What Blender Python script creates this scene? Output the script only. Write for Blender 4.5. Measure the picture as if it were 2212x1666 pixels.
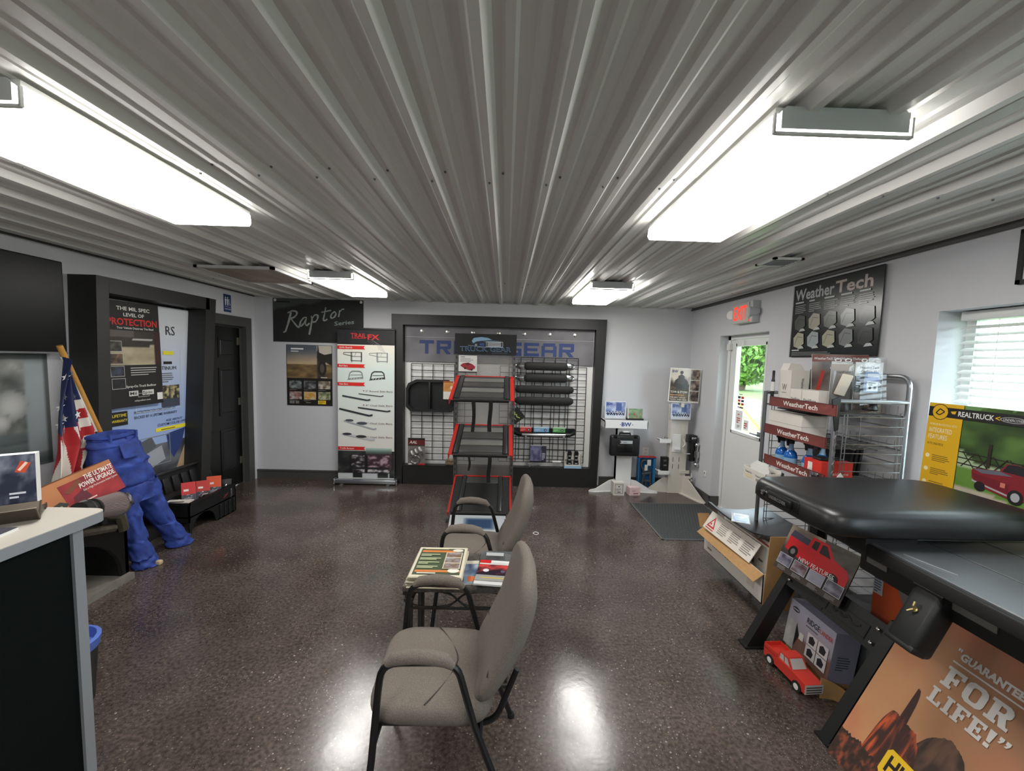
import bpy, bmesh, math, random
from mathutils import Matrix, Vector
PI = math.pi
for o in list(bpy.data.objects): bpy.data.objects.remove(o, do_unlink=True)
S = bpy.context.scene
COL = S.collection
# ---------------------------------------------------------------- camera
H, D, XL, XR, YB = 2.44, 5.58, -3.315, 2.48, -2.6      # room: height, back wall, left, right, wall behind the viewer
YAW, PITCH, ROLL = 0.0170, 0.08125, 0.02637
def cam_axes():
    cy, sy, cp, sp = math.cos(YAW), math.sin(YAW), math.cos(PITCH), math.sin(PITCH)
    fwd = Vector((sy*cp, cy*cp, -sp)); right = Vector((cy, -sy, 0)); down = fwd.cross(right)
    c, s = math.cos(ROLL), math.sin(ROLL)
    return c*right - s*down, -(s*right + c*down), fwd
cr, cu, cf = cam_axes()
cd = bpy.data.cameras.new('camera'); cam = bpy.data.objects.new('camera', cd); COL.objects.link(cam)
cam.matrix_world = Matrix(((cr.x, cu.x, -cf.x, 0), (cr.y, cu.y, -cf.y, 0), (cr.z, cu.z, -cf.z, 1.685), (0, 0, 0, 1)))
cd.sensor_width = 36; cd.lens = 36*900/2212; cd.shift_y = 17.5/2212; cd.clip_start = .02; cd.clip_end = 300
S.camera = cam
# ---------------------------------------------------------------- world, exposure
w = bpy.data.worlds.new('world'); S.world = w; w.use_nodes = True
bg = w.node_tree.nodes['Background']; bg.inputs[0].default_value = (.80, .89, 1.0, 1); bg.inputs[1].default_value = 5.4
S.view_settings.view_transform = 'Standard'; S.view_settings.look = 'None'
S.view_settings.exposure = 1.2; S.view_settings.gamma = 1.0; S.view_settings.use_curve_mapping = False
LAMP = 9.2                                           # emission of the ceiling fixtures' lenses

# ---------------------------------------------------------------- materials
def lin(c):
    return tuple(((x/255)/12.92 if x/255 <= .04045 else ((x/255+.055)/1.055)**2.4) for x in c[:3])
MATS = {}
def mat(name, c, r=.5, metal=0., spec=.5, noise=0., nscale=30., bump=0., emit=None, es=0., coat=0.):
    if name in MATS: return MATS[name]
    m = bpy.data.materials.new(name); m.use_nodes = True; nt = m.node_tree; b = nt.nodes['Principled BSDF']
    c = lin(c); b.inputs['Base Color'].default_value = (*c, 1); b.inputs['Roughness'].default_value = r
    b.inputs['Metallic'].default_value = metal; b.inputs['Specular IOR Level'].default_value = spec
    b.inputs['Coat Weight'].default_value = coat
    if noise or bump:
        tc = nt.nodes.new('ShaderNodeTexCoord'); n = nt.nodes.new('ShaderNodeTexNoise')
        n.inputs['Scale'].default_value = nscale; n.inputs['Detail'].default_value = 4
        nt.links.new(tc.outputs['Object'], n.inputs['Vector'])
        if noise:
            rp = nt.nodes.new('ShaderNodeValToRGB')
            rp.color_ramp.elements[0].position = .3; rp.color_ramp.elements[1].position = .7
            rp.color_ramp.elements[0].color = (*[x*(1-noise) for x in c], 1)
            rp.color_ramp.elements[1].color = (*[min(1, x*(1+noise)) for x in c], 1)
            nt.links.new(n.outputs[0], rp.inputs[0]); nt.links.new(rp.outputs[0], b.inputs['Base Color'])
        if bump:
            bp = nt.nodes.new('ShaderNodeBump'); bp.inputs['Strength'].default_value = bump; bp.inputs['Distance'].default_value = .004
            nt.links.new(n.outputs[0], bp.inputs['Height']); nt.links.new(bp.outputs[0], b.inputs['Normal'])
    if emit:
        b.inputs['Emission Color'].default_value = (*lin(emit), 1); b.inputs['Emission Strength'].default_value = es
    MATS[name] = m; return m
def print_mat(name, r):
    m = bpy.data.materials.new(name); m.use_nodes = True; nt = m.node_tree; b = nt.nodes['Principled BSDF']
    a = nt.nodes.new('ShaderNodeVertexColor'); a.layer_name = 'ink'
    nt.links.new(a.outputs[0], b.inputs['Base Color']); b.inputs['Roughness'].default_value = r
    MATS[name] = m; return m
print_mat('ink_matte', .6); print_mat('ink_gloss', .22)
def glass_mat(name, tint, refl=.08):
    m = bpy.data.materials.new(name); m.use_nodes = True; nt = m.node_tree; nt.nodes.remove(nt.nodes['Principled BSDF'])
    t = nt.nodes.new('ShaderNodeBsdfTransparent'); t.inputs[0].default_value = (*tint, 1)
    g = nt.nodes.new('ShaderNodeBsdfGlossy'); g.inputs['Roughness'].default_value = .02
    x = nt.nodes.new('ShaderNodeMixShader'); x.inputs[0].default_value = refl
    nt.links.new(t.outputs[0], x.inputs[1]); nt.links.new(g.outputs[0], x.inputs[2]); nt.links.new(x.outputs[0], nt.nodes['Material Output'].inputs[0])
    MATS[name] = m; return m
glass_mat('pane_glass', (.93, .97, .96)); glass_mat('clear_plastic', (.95, .96, .97), .05)
def perforated(name, c, pitch, rad, metal=.3):
    m = mat(name, c, .45, metal); nt = m.node_tree; b = nt.nodes['Principled BSDF']; out = nt.nodes['Material Output']
    tc = nt.nodes.new('ShaderNodeTexCoord'); sp = nt.nodes.new('ShaderNodeSeparateXYZ'); nt.links.new(tc.outputs['Object'], sp.inputs[0])
    def mth(op, a, bb=None):
        n = nt.nodes.new('ShaderNodeMath'); n.operation = op
        for i, v in enumerate((a, bb)):
            if v is None: continue
            if isinstance(v, (int, float)): n.inputs[i].default_value = v
            else: nt.links.new(v, n.inputs[i])
        return n.outputs[0]
    X = mth('MULTIPLY', sp.outputs[0], 1/pitch); Z = mth('MULTIPLY', sp.outputs[2], 1/pitch)
    A = mth('ADD', X, Z); B = mth('SUBTRACT', X, Z)
    fa = mth('SUBTRACT', mth('FRACT', mth('ADD', A, 100)), .5); fb = mth('SUBTRACT', mth('FRACT', mth('ADD', B, 100)), .5)
    d = mth('ADD', mth('MULTIPLY', fa, fa), mth('MULTIPLY', fb, fb)); k = mth('LESS_THAN', d, rad*rad)
    t = nt.nodes.new('ShaderNodeBsdfTransparent'); x = nt.nodes.new('ShaderNodeMixShader')
    nt.links.new(k, x.inputs[0]); nt.links.new(b.outputs[0], x.inputs[1]); nt.links.new(t.outputs[0], x.inputs[2]); nt.links.new(x.outputs[0], out.inputs[0])
    return m

# ---------------------------------------------------------------- mesh helpers
class G:
    """a growing mesh: boxes, tubes, prisms, sheets"""
    def __init__(s): s.v = []; s.f = []; s.sm = []
    def add(s, v, f, M=None, smooth=False):
        n = len(s.v)
        s.v += [tuple(M @ Vector(p)) for p in v] if M is not None else [tuple(p) for p in v]
        s.f += [tuple(i+n for i in q) for q in f]; s.sm += [smooth]*len(f); return s
    def box(s, x0, x1, y0, y1, z0, z1, M=None):
        v = [(x, y, z) for x in (x0, x1) for y in (y0, y1) for z in (z0, z1)]
        return s.add(v, [(0, 1, 3, 2), (4, 6, 7, 5), (0, 4, 5, 1), (2, 3, 7, 6), (0, 2, 6, 4), (1, 5, 7, 3)], M)
    def rbox(s, x0, x1, y0, y1, z0, z1, r=.01, seg=2, M=None, smooth=True):
        bm = bmesh.new(); bmesh.ops.create_cube(bm, size=1)
        for q in bm.verts: q.co = Vector(((x0+x1)/2+q.co.x*(x1-x0), (y0+y1)/2+q.co.y*(y1-y0), (z0+z1)/2+q.co.z*(z1-z0)))
        r = min(r, (x1-x0)*.49, (y1-y0)*.49, (z1-z0)*.49)
        bmesh.ops.bevel(bm, geom=list(bm.edges), offset=r, segments=seg, profile=.5, affect='EDGES')
        bm.verts.index_update()
        v = [tuple(q.co) for q in bm.verts]; f = [tuple(q.index for q in p.verts) for p in bm.faces]; bm.free()
        return s.add(v, f, M, smooth)
    def tube(s, pts, r, n=8, closed=False, M=None, cap=True):
        P = [Vector(p) for p in pts]; m = len(P); v = []; f = []; up = None
        rs = r if isinstance(r, (list, tuple)) else [r]*m
        for i in range(m):
            a = P[i-1] if (i > 0 or closed) else P[i]; b = P[(i+1) % m] if (i < m-1 or closed) else P[i]
            t = (b-a).normalized()
            if up is None: up = Vector((0, 0, 1)) if abs(t.z) < .9 else Vector((1, 0, 0))
            e1 = (up - t*up.dot(t)).normalized(); up = e1; e2 = t.cross(e1)
            k = 1.
            if 0 < i < m-1 or closed:
                c = (P[i]-a).normalized().dot((b-P[i]).normalized()); k = 1/max(.5, math.sqrt(max(0, (1+c)/2)))
            for j in range(n):
                w_ = 2*PI*j/n; v.append(P[i] + (e1*math.cos(w_)+e2*math.sin(w_))*rs[i]*min(k, 1.3))
        for i in range(m if closed else m-1):
            for j in range(n):
                a, b = i*n+j, i*n+(j+1) % n; c = ((i+1) % m)*n
                f.append((a, b, c+(j+1) % n, c+j))
        if cap and not closed: f += [tuple(range(n))[::-1], tuple(range((m-1)*n, m*n))]
        return s.add(v, f, M, True)
    def cyl(s, p, q, r, n=12, r2=None, M=None): return s.tube([p, q], [r, r if r2 is None else r2], n, M=M)
    def lathe(s, prof, n=16, M=None):
        v = [(r*math.cos(2*PI*j/n), r*math.sin(2*PI*j/n), z) for r, z in prof for j in range(n)]; f = []
        for i in range(len(prof)-1):
            for j in range(n): f.append((i*n+j, i*n+(j+1) % n, (i+1)*n+(j+1) % n, (i+1)*n+j))
        f += [tuple(range(n))[::-1], tuple(range((len(prof)-1)*n, len(prof)*n))]
        return s.add(v, f, M, True)
    def prism(s, poly, d0, d1, axis='y', M=None, smooth=False):
        """polygon in the plane across axis, pushed from d0 to d1"""
        def P(a, b, d): return {'x': (d, a, b), 'y': (a, d, b), 'z': (a, b, d)}[axis]
        n = len(poly); v = [P(a, b, d0) for a, b in poly]+[P(a, b, d1) for a, b in poly]
        f = [tuple(range(n)), tuple(range(n, 2*n))[::-1]]+[(i, (i+1) % n, n+(i+1) % n, n+i)[::-1] for i in range(n)]
        return s.add(v, f, M, smooth)
    def sheet(s, fn, nu, nv, th=0., M=None, smooth=True):
        v = [fn(i/nu, j/nv) for j in range(nv+1) for i in range(nu+1)]
        f = [(j*(nu+1)+i, j*(nu+1)+i+1, (j+1)*(nu+1)+i+1, (j+1)*(nu+1)+i) for j in range(nv) for i in range(nu)]
        if th:
            n = len(v); N = [Vector((0, 0, 0)) for _ in v]; vv = [Vector(p) for p in v]
            for q in f:
                nn = (vv[q[2]]-vv[q[0]]).cross(vv[q[3]]-vv[q[1]])
                for i in q: N[i] += nn
            v = v + [tuple(vv[i]-N[i].normalized()*th) for i in range(n)]
            f2 = [tuple(i+n for i in q)[::-1] for q in f]
            W = nu+1
            ring = [i for i in range(W)]+[j*W+nu for j in range(1, nv+1)]+[nv*W+i for i in range(nu-1, -1, -1)]+[j*W for j in range(nv-1, 0, -1)]
            f = f+f2+[(ring[i], ring[i]+n, ring[(i+1) % len(ring)]+n, ring[(i+1) % len(ring)]) for i in range(len(ring))]
        return s.add(v, f, M, smooth)
def pad_mesh(hx, hy, lev, e=.42, n=40):
    """rounded-rectangle slab from (scale, height) rings"""
    v = []; f = []
    for s_, z in lev:
        for k in range(n):
            a = 2*PI*k/n; c, s2 = math.cos(a), math.sin(a)
            v.append((hx*math.copysign(abs(c)**e, c)-math.copysign((1-s_)*min(hx, hy), c)*min(1, abs(c)*4), hy*math.copysign(abs(s2)**e, s2)-math.copysign((1-s_)*min(hx, hy), s2)*min(1, abs(s2)*4), z))
    for i in range(len(lev)-1):
        for k in range(n): f.append((i*n+k, i*n+(k+1) % n, (i+1)*n+(k+1) % n, (i+1)*n+k))
    f += [tuple(range(n))[::-1], tuple(range((len(lev)-1)*n, len(lev)*n))]
    return G().add(v, f, None, True)
def frame(o, U, V):
    U = Vector(U).normalized(); V = Vector(V).normalized(); N = U.cross(V)
    return Matrix(((U.x, V.x, N.x, o[0]), (U.y, V.y, N.y, o[1]), (U.z, V.z, N.z, o[2]), (0, 0, 0, 1)))
def T(x, y, z): return Matrix.Translation((x, y, z))
def Rx(a): return Matrix.Rotation(a, 4, 'X')
def Ry(a): return Matrix.Rotation(a, 4, 'Y')
def Rz(a): return Matrix.Rotation(a, 4, 'Z')
def mesh_obj(name, g, m, parent=None, M=None, sharp=35):
    me = bpy.data.meshes.new(name); me.from_pydata(g.v, [], g.f)
    me.polygons.foreach_set('use_smooth', g.sm)
    bm = bmesh.new(); bm.from_mesh(me); bmesh.ops.recalc_face_normals(bm, faces=bm.faces); bm.to_mesh(me); bm.free()
    if any(g.sm): me.set_sharp_from_angle(angle=math.radians(sharp))
    me.materials.append(MATS[m] if isinstance(m, str) else m)
    o = bpy.data.objects.new(name, me); COL.objects.link(o)
    if parent: o.parent = parent
    if M is not None: o.matrix_local = M
    return o
def tag(o, label, cat, group=None):
    o['label'] = label; o['category'] = cat
    if group: o['group'] = group
    return o
def thing(name, label, cat, loc=(0, 0, 0), rz=0., group=None, M=None):
    o = bpy.data.objects.new(name, None); COL.objects.link(o); o.empty_display_size = .1
    o.matrix_local = M if M is not None else T(*loc) @ Rz(rz)
    return tag(o, label, cat, group)
def struct(name, g, m, parent=None):
    o = mesh_obj(name, g, m, parent)
    if not parent: o['kind'] = 'structure'
    return o
def copy_tree(o, M=None, label=None, parent=None):
    c = o.copy(); COL.objects.link(c)
    if parent: c.parent = parent
    if M is not None: c.matrix_local = M
    if label: c['label'] = label
    for ch in list(o.children): copy_tree(ch, None, None, c)
    return c
# ---------------------------------------------------------------- value noise, lettering, print
def hsh(i, j, s):
    n = (i*374761393+j*668265263+s*1274126177) & 0xffffffff; n = ((n ^ (n >> 13))*1274126177) & 0xffffffff
    return ((n ^ (n >> 16)) & 0xffff)/65535
def vn(x, y, s=0):
    i, j = math.floor(x), math.floor(y); a, b = x-i, y-j; a = a*a*(3-2*a); b = b*b*(3-2*b)
    return (hsh(i, j, s)*(1-a)+hsh(i+1, j, s)*a)*(1-b)+(hsh(i, j+1, s)*(1-a)+hsh(i+1, j+1, s)*a)*b
def fb(x, y, s=0): return .55*vn(x, y, s)+.3*vn(2.1*x, 2.1*y, s+7)+.15*vn(4.3*x, 4.3*y, s+13)
def mixc(a, b, t): t = max(0, min(1, t)); return tuple(a[i]+(b[i]-a[i])*t for i in range(3))
FC = {}
def glyphs(s, bold=0., sp=1.):
    k = (s, bold, sp)
    if k not in FC:
        cu = bpy.data.curves.new('t', 'FONT'); cu.body = s; cu.size = 1; cu.resolution_u = 2; cu.offset = bold; cu.space_character = sp
        ob = bpy.data.objects.new('t', cu); me = bpy.data.meshes.new_from_object(ob)
        v = [(q.co.x, q.co.y) for q in me.vertices]; f = [tuple(p.vertices) for p in me.polygons]
        bpy.data.objects.remove(ob); bpy.data.meshes.remove(me); bpy.data.curves.remove(cu); FC[k] = (v, f)
    return FC[k]
BLK = {  # slab-serif block letters on a 6 x 8 grid
 'F': [[(0,0),(3.4,0),(3.4,1.2),(2.7,1.2),(2.7,3.2),(3.6,3.2),(3.6,2.5),(4.6,2.5),(4.6,5.1),(3.6,5.1),(3.6,4.5),(2.7,4.5),(2.7,6.7),(4.8,6.7),(4.8,5.6),(6,5.6),(6,8),(0,8),(0,6.8),(.8,6.8),(.8,1.2),(0,1.2)]],
 'L': [[(0,0),(5.8,0),(5.8,2.8),(4.6,2.8),(4.6,1.3),(2.7,1.3),(2.7,6.8),(3.5,6.8),(3.5,8),(0,8),(0,6.8),(.8,6.8),(.8,1.2),(0,1.2)]],
 'I': [[(0,0),(3.5,0),(3.5,1.2),(2.7,1.2),(2.7,6.8),(3.5,6.8),(3.5,8),(0,8),(0,6.8),(.8,6.8),(.8,1.2),(0,1.2)]],
 'E': [[(0,0),(6,0),(6,2.4),(4.8,2.4),(4.8,1.3),(2.7,1.3),(2.7,3.3),(3.6,3.3),(3.6,2.6),(4.6,2.6),(4.6,5.2),(3.6,5.2),(3.6,4.6),(2.7,4.6),(2.7,6.7),(4.8,6.7),(4.8,5.6),(6,5.6),(6,8),(0,8),(0,6.8),(.8,6.8),(.8,1.2),(0,1.2)]],
 '!': [[(.6,0),(2.6,0),(2.6,1.8),(.6,1.8)], [(.9,2.5),(2.3,2.5),(2.9,8),(.3,8)]],
 '"': [[(0,5.2),(1,5.2),(1.8,6.6),(1.8,8),(.2,8),(.2,6.5),(.8,6.3)], [(2.4,5.2),(3.4,5.2),(4.2,6.6),(4.2,8),(2.6,8),(2.6,6.5),(3.2,6.3)]],
 'O': [[(1.6,0),(3.2,0),(3.2,1.4),(2.3,1.6),(1.95,2.2),(1.95,5.8),(2.3,6.4),(3.2,6.6),(3.2,8),(1.6,8),(.4,7.2),(0,6),(0,2),(.4,.8)], [(3.2,0),(4.8,0),(6,.8),(6.4,2),(6.4,6),(6,7.2),(4.8,8),(3.2,8),(3.2,6.6),(4.1,6.4),(4.45,5.8),(4.45,2.2),(4.1,1.6),(3.2,1.4)]],
 'R': [[(0,0),(3.3,0),(3.3,1.2),(2.7,1.2),(2.7,8),(0,8),(0,6.8),(.8,6.8),(.8,1.2),(0,1.2)], [(2.7,6.7),(4,6.6),(4.3,6),(4.3,5.3),(4,4.7),(2.7,4.6),(2.7,3.3),(3.2,3.3),(4.2,0),(6.6,0),(6.6,1.2),(5.9,1.2),(5.1,3.7),(5.9,4.3),(6.2,5.2),(6.2,6.4),(5.7,7.4),(4.7,8),(2.7,8)]],
}
class Print:
    """flat print on a w x h sheet: u to the right, v up; each mark a little proud of the last"""
    def __init__(s, w, h, bgc=None, step=.0004): s.w, s.h, s.v, s.f, s.c, s.n, s.st = w, h, [], [], [], 0, step; (bgc is not None) and s.rect(0, 0, w, h, bgc)
    def _put(s, pts, faces, cols):
        s.n += 1; s.q = getattr(s, 'q', 0)+1; z = s.st*min(s.n, 12)+s.q*1e-5; k = len(s.v)
        s.v += [(p[0], p[1], z) for p in pts]; s.f += [tuple(i+k for i in q) for q in faces]; s.c += cols
    def rect(s, a, b, c, d, col): s._put([(a, b), (c, b), (c, d), (a, d)], [(0, 1, 2, 3)], [lin(col)]*4)
    def poly(s, pts, col): s._put(pts, [tuple(range(len(pts)))], [lin(col)]*len(pts))
    def disc(s, u, v, r, col, n=14, ry=None): s.poly([(u+r*math.cos(2*PI*i/n), v+(ry or r)*math.sin(2*PI*i/n)) for i in range(n)], col)
    def line(s, a, b, t, col):
        d = Vector((b[0]-a[0], b[1]-a[1])); d.normalize(); n = Vector((-d.y, d.x))*t/2
        s.poly([(a[0]-n.x, a[1]-n.y), (b[0]-n.x, b[1]-n.y), (b[0]+n.x, b[1]+n.y), (a[0]+n.x, a[1]+n.y)], col)
    def path(s, pts, t, col):
        for i in range(len(pts)-1): s.line(pts[i], pts[i+1], t, col); s.n -= 1
    def box(s, a, b, c, d, t, col):
        s.rect(a, b, c, b+t, col); s.rect(a, d-t, c, d, col); s.rect(a, b, a+t, d, col); s.rect(c-t, b, c, d, col); s.n -= 3
    def text(s, t, u, v, h, col, w=None, bold=.0, shear=0., al='l', rot=0., sp=1.):
        """capital height h; stretched to width w when given"""
        vs, f = glyphs(t, bold*.55, sp)
        if not vs: return
        x0 = min(p[0] for p in vs); x1 = max(p[0] for p in vs); k = h/.69; kx = w/(x1-x0) if w else k
        W = (x1-x0)*kx; off = {'l': 0, 'c': -W/2, 'r': -W}[al]; cr_, sr = math.cos(rot), math.sin(rot)
        P = []
        for p in vs:
            a, b = (p[0]-x0)*kx+off, p[1]*k; a += shear*b; P.append((u+a*cr_-b*sr, v+a*sr+b*cr_))
        s._put(P, f, [lin(col)]*len(P))
    def block(s, t, u, v, h, w, col, gap=.7):
        tot = sum((6.4 if c in 'OR' else 3.5 if c == 'I' else 3.2 if c == '!' else 4.2 if c == '"' else 2 if c == ' ' else 6)+gap for c in t)-gap; k = w/tot; x = u
        for c in t:
            for pl in BLK.get(c, []): s.poly([(x+a*k, v+b*h/8) for a, b in pl], col); s.n -= 1
            x += ((6.4 if c in 'OR' else 3.5 if c == 'I' else 3.2 if c == '!' else 4.2 if c == '"' else 2 if c == ' ' else 6)+gap)*k
        s.n += 1
    def lines(s, a, b, c, d, n, col, seed=1, fill=.5):
        R = random.Random(seed); h = (d-b)/n
        for i in range(n): s.rect(a, b+i*h, a+(c-a)*(R.uniform(.75, 1) if i else R.uniform(.4, .8)), b+i*h+h*fill, col); s.n -= 1
        s.n += 1
    def image(s, a, b, c, d, fn, nx=24, ny=18):
        P = []; C = []
        for j in range(ny+1):
            for i in range(nx+1): P.append((a+(c-a)*i/nx, b+(d-b)*j/ny)); C.append(lin([max(0, min(255, q)) for q in fn(i/nx, j/ny)]))
        s._put(P, [(j*(nx+1)+i, j*(nx+1)+i+1, (j+1)*(nx+1)+i+1, (j+1)*(nx+1)+i) for j in range(ny) for i in range(nx)], C)
    def ridge(s, u0, u1, v0, top, fn, nx=80, ny=14):
        """a filled skyline: columns from v0 up to top(a), coloured by fn(a, fraction)"""
        P = []; C = []
        for j in range(ny+1):
            for i in range(nx+1):
                a = i/nx; P.append((u0+(u1-u0)*a, v0+max(0, top(a)-v0)*j/ny)); C.append(lin([max(0, min(255, q)) for q in fn(a, j/ny)]))
        s._put(P, [(j*(nx+1)+i, j*(nx+1)+i+1, (j+1)*(nx+1)+i+1, (j+1)*(nx+1)+i) for j in range(ny) for i in range(nx)], C)
    def build(s, name, parent, M, gloss=False):
        me = bpy.data.meshes.new(name); me.from_pydata(s.v, [], s.f)
        ca = me.color_attributes.new('ink', 'FLOAT_COLOR', 'POINT'); ca.data.foreach_set('color', [x for c in s.c for x in (*c, 1.)])
        me.materials.append(MATS['ink_gloss' if gloss else 'ink_matte'])
        o = bpy.data.objects.new(name, me); COL.objects.link(o)
        if parent: o.parent = parent
        o.matrix_local = M; return o
def murk(c1, c2, sc=5, seed=0, con=1.6):
    return lambda a, b: mixc(c1, c2, (fb(a*sc, b*sc, seed)-.5)*con+.5)
def poster(name, label, cat, P, M, th=.003, m='paper', gloss=False, parent=None):
    """a sheet of real thickness whose face carries the print"""
    g = G().box(0, P.w, 0, P.h, -th, 0)
    o = mesh_obj(name, g, m, parent, M)
    if not parent: tag(o, label, cat)
    P.build('print', o, T(0, 0, .0003), gloss); return o
def wallY(x, z, y): return frame((x, y, z), (1, 0, 0), (0, 0, 1))      # faces the viewer, on the back wall
def wallR(y, z, x): return frame((x, y, z), (0, -1, 0), (0, 0, 1))     # on the right wall
def wallL(y, z, x): return frame((x, y, z), (0, 1, 0), (0, 0, 1))      # on the left wall

mat('paper', (225, 225, 222), .6); mat('wall_paint', (204, 205, 209), .55, bump=.05, nscale=220); mat('trim_grey', (72, 72, 70), .5)
mat('black_paint', (26, 26, 26), .5); mat('black_satin', (17, 18, 18), .3); mat('black_plastic', (24, 25, 26), .42, bump=.08, nscale=400)
mat('black_rubber', (20, 20, 20), .7, bump=.2, nscale=300); mat('ceiling_steel', (214, 214, 210), .36, 0.)
mat('fixture_white', (205, 206, 204), .4); mat('fixture_grey', (196, 200, 202), .45)
mat('lens', (240, 240, 236), .5, emit=(255, 252, 247), es=LAMP); mat('lens_side', (240, 240, 236), .5, emit=(255, 252, 247), es=LAMP*.5)
mat('chrome', (200, 202, 205), .14, 1.); mat('silver', (172, 176, 180), .28, .85); mat('steel_grey', (120, 122, 124), .4, .6)
mat('white_metal', (226, 227, 226), .4); mat('white_plastic', (222, 222, 220), .45); mat('card_brown', (176, 136, 88), .75, noise=.06, nscale=40)
mat('card_white', (214, 210, 202), .65); mat('red_paint', (196, 44, 36), .4); mat('dark_wire', (26, 26, 28), .45, .3)
mat('bolt', (205, 205, 200), .25, 1.)
# ================================================================ floor
def floor_material():
    m = mat('stained_concrete', (60, 52, 46), .22); nt = m.node_tree; b = nt.nodes['Principled BSDF']; L = nt.links.new
    tc = nt.nodes.new('ShaderNodeTexCoord')
    def noise(sc, det, v=None):
        n = nt.nodes.new('ShaderNodeTexNoise'); n.inputs['Scale'].default_value = sc; n.inputs['Detail'].default_value = det; L(tc.outputs['Object'], n.inputs['Vector']); return n
    def ramp(src, stops):
        r = nt.nodes.new('ShaderNodeValToRGB'); e = r.color_ramp.elements
        e[0].position, e[0].color = stops[0][0], (*stops[0][1], 1); e[1].position, e[1].color = stops[-1][0], (*stops[-1][1], 1)
        for p_, c_ in stops[1:-1]: q = e.new(p_); q.color = (*c_, 1)
        L(src, r.inputs[0]); return r
    base = ramp(noise(1.7, 6).outputs[0], [(.3, lin((62, 54, 49))), (.5, lin((82, 72, 67))), (.72, lin((100, 89, 83)))])
    fine = ramp(noise(55, 5).outputs[0], [(.35, (.55, .55, .55)), (.65, (1.3, 1.3, 1.3))])
    mul = nt.nodes.new('ShaderNodeMixRGB'); mul.blend_type = 'MULTIPLY'; mul.inputs[0].default_value = 1; L(base.outputs[0], mul.inputs[1]); L(fine.outputs[0], mul.inputs[2])
    col = mul.outputs[0]
    for sc, th, dens, cc in ((62, .15, .42, (176, 168, 156)), (30, .11, .58, (190, 184, 172)), (120, .2, .38, (140, 130, 120))):
        vo = nt.nodes.new('ShaderNodeTexVoronoi'); vo.inputs['Scale'].default_value = sc; L(tc.outputs['Object'], vo.inputs['Vector'])
        k = ramp(vo.outputs['Distance'], [(th, (1, 1, 1)), (th+.06, (0, 0, 0))])
        sel = nt.nodes.new('ShaderNodeSeparateColor'); L(vo.outputs['Color'], sel.inputs[0])
        k2 = ramp(sel.outputs[0], [(dens, (0, 0, 0)), (dens+.02, (1, 1, 1))])
        k3 = ramp(noise(1.3+sc*.01, 3).outputs[0], [(.42, (0, 0, 0)), (.62, (.85, .85, .85))])
        a = nt.nodes.new('ShaderNodeMath'); a.operation = 'MULTIPLY'; L(k.outputs[0], a.inputs[0]); L(k2.outputs[0], a.inputs[1])
        c2 = nt.nodes.new('ShaderNodeMath'); c2.operation = 'MULTIPLY'; L(a.outputs[0], c2.inputs[0]); L(k3.outputs[0], c2.inputs[1])
        mx = nt.nodes.new('ShaderNodeMixRGB'); L(c2.outputs[0], mx.inputs[0]); L(col, mx.inputs[1]); mx.inputs[2].default_value = (*lin(cc), 1); col = mx.outputs[0]
    L(col, b.inputs['Base Color'])
    rr = ramp(noise(3.2, 5).outputs[0], [(.3, (.13, .13, .13)), (.7, (.25, .25, .25))]); L(rr.outputs[0], b.inputs['Roughness'])
    bp = nt.nodes.new('ShaderNodeBump'); bp.inputs['Strength'].default_value = .12; bp.inputs['Distance'].default_value = .002
    L(noise(40, 4).outputs[0], bp.inputs['Height']); L(bp.outputs[0], b.inputs['Normal'])
    b.inputs['Specular IOR Level'].default_value = .65
floor_material()
struct('floor', G().box(XL-.25, XR+.26, YB-.15, D+.15, -.12, 0), 'stained_concrete')
# ================================================================ walls
def holed(y0, y1, x0, x1, holes, z1=H+.03):
    """wall running along y with rectangular openings (y0, y1, z0, z1)"""
    g = G(); ys = y0
    for a, b, c, d in sorted(holes):
        g.box(x0, x1, ys, a, 0, z1); ys = b
        if c > 0: g.box(x0, x1, a, b, 0, c)
        g.box(x0, x1, a, b, d, z1)
    g.box(x0, x1, ys, y1, 0, z1); return g
DOOR1 = (4.47, 5.40, 0, 2.03); DOOR2 = (3.93, 4.83, 0, 2.02); WIN = (1.10, 2.385, .96, 2.025); WIN_ADDED = (-1.4, .1, .96, 2.025)
struct('wall_left', holed(YB, D, XL-.14, XL, [DOOR1]), 'wall_paint')
struct('wall_right', holed(YB, D, XR, XR+.24, [WIN_ADDED, WIN, DOOR2]), 'wall_paint')
struct('wall_back', G().box(XL-.2, XR+.24, D, D+.15, 0, H+.03), 'wall_paint')
struct('wall_front', G().box(XL-.2, XR+.24, YB-.15, YB, 0, H+.03), 'wall_paint')
# short corridor behind the restroom door, closed
struct('wall_corridor', G().box(XL-.62, XL-.5, 4.0, D+.1, 0, H), 'wall_paint')
# ---- baseboards and the dark strip under the ceiling
def bb(g, x0, x1, y0, y1): g.box(x0, x1, y0, y1, 0, .12); return g
g = G(); g.box(XL, -1.5, D-.016, D, 0, .125); g.box(1.31, XR, D-.016, D, 0, .125); g.box(XL, -1.5, D-.022, D, .105, .113); g.box(1.31, XR, D-.022, D, .105, .113); struct('baseboard_back', g, 'trim_grey')
g = G(); g.box(XR-.016, XR, DOOR2[1], D-.016, 0, .125); g.box(XR-.022, XR, DOOR2[1], D-.022, .105, .113); g.box(XR-.016, XR, YB, DOOR2[0], 0, .125); g.box(XR, XR+.115, DOOR2[1]-.016, DOOR2[1], 0, .125); struct('baseboard_right', g, 'trim_grey')
g = G(); g.box(XL, XL+.016, YB, 3.16, 0, .125); struct('baseboard_left', g, 'trim_grey')
g = G(); g.box(XR-.022, XR, YB, D, H-.045, H-.004); g.box(XR-.03, XR-.022, YB, D, H-.05, H-.035); struct('trim_1', g, 'trim_grey')
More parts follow.
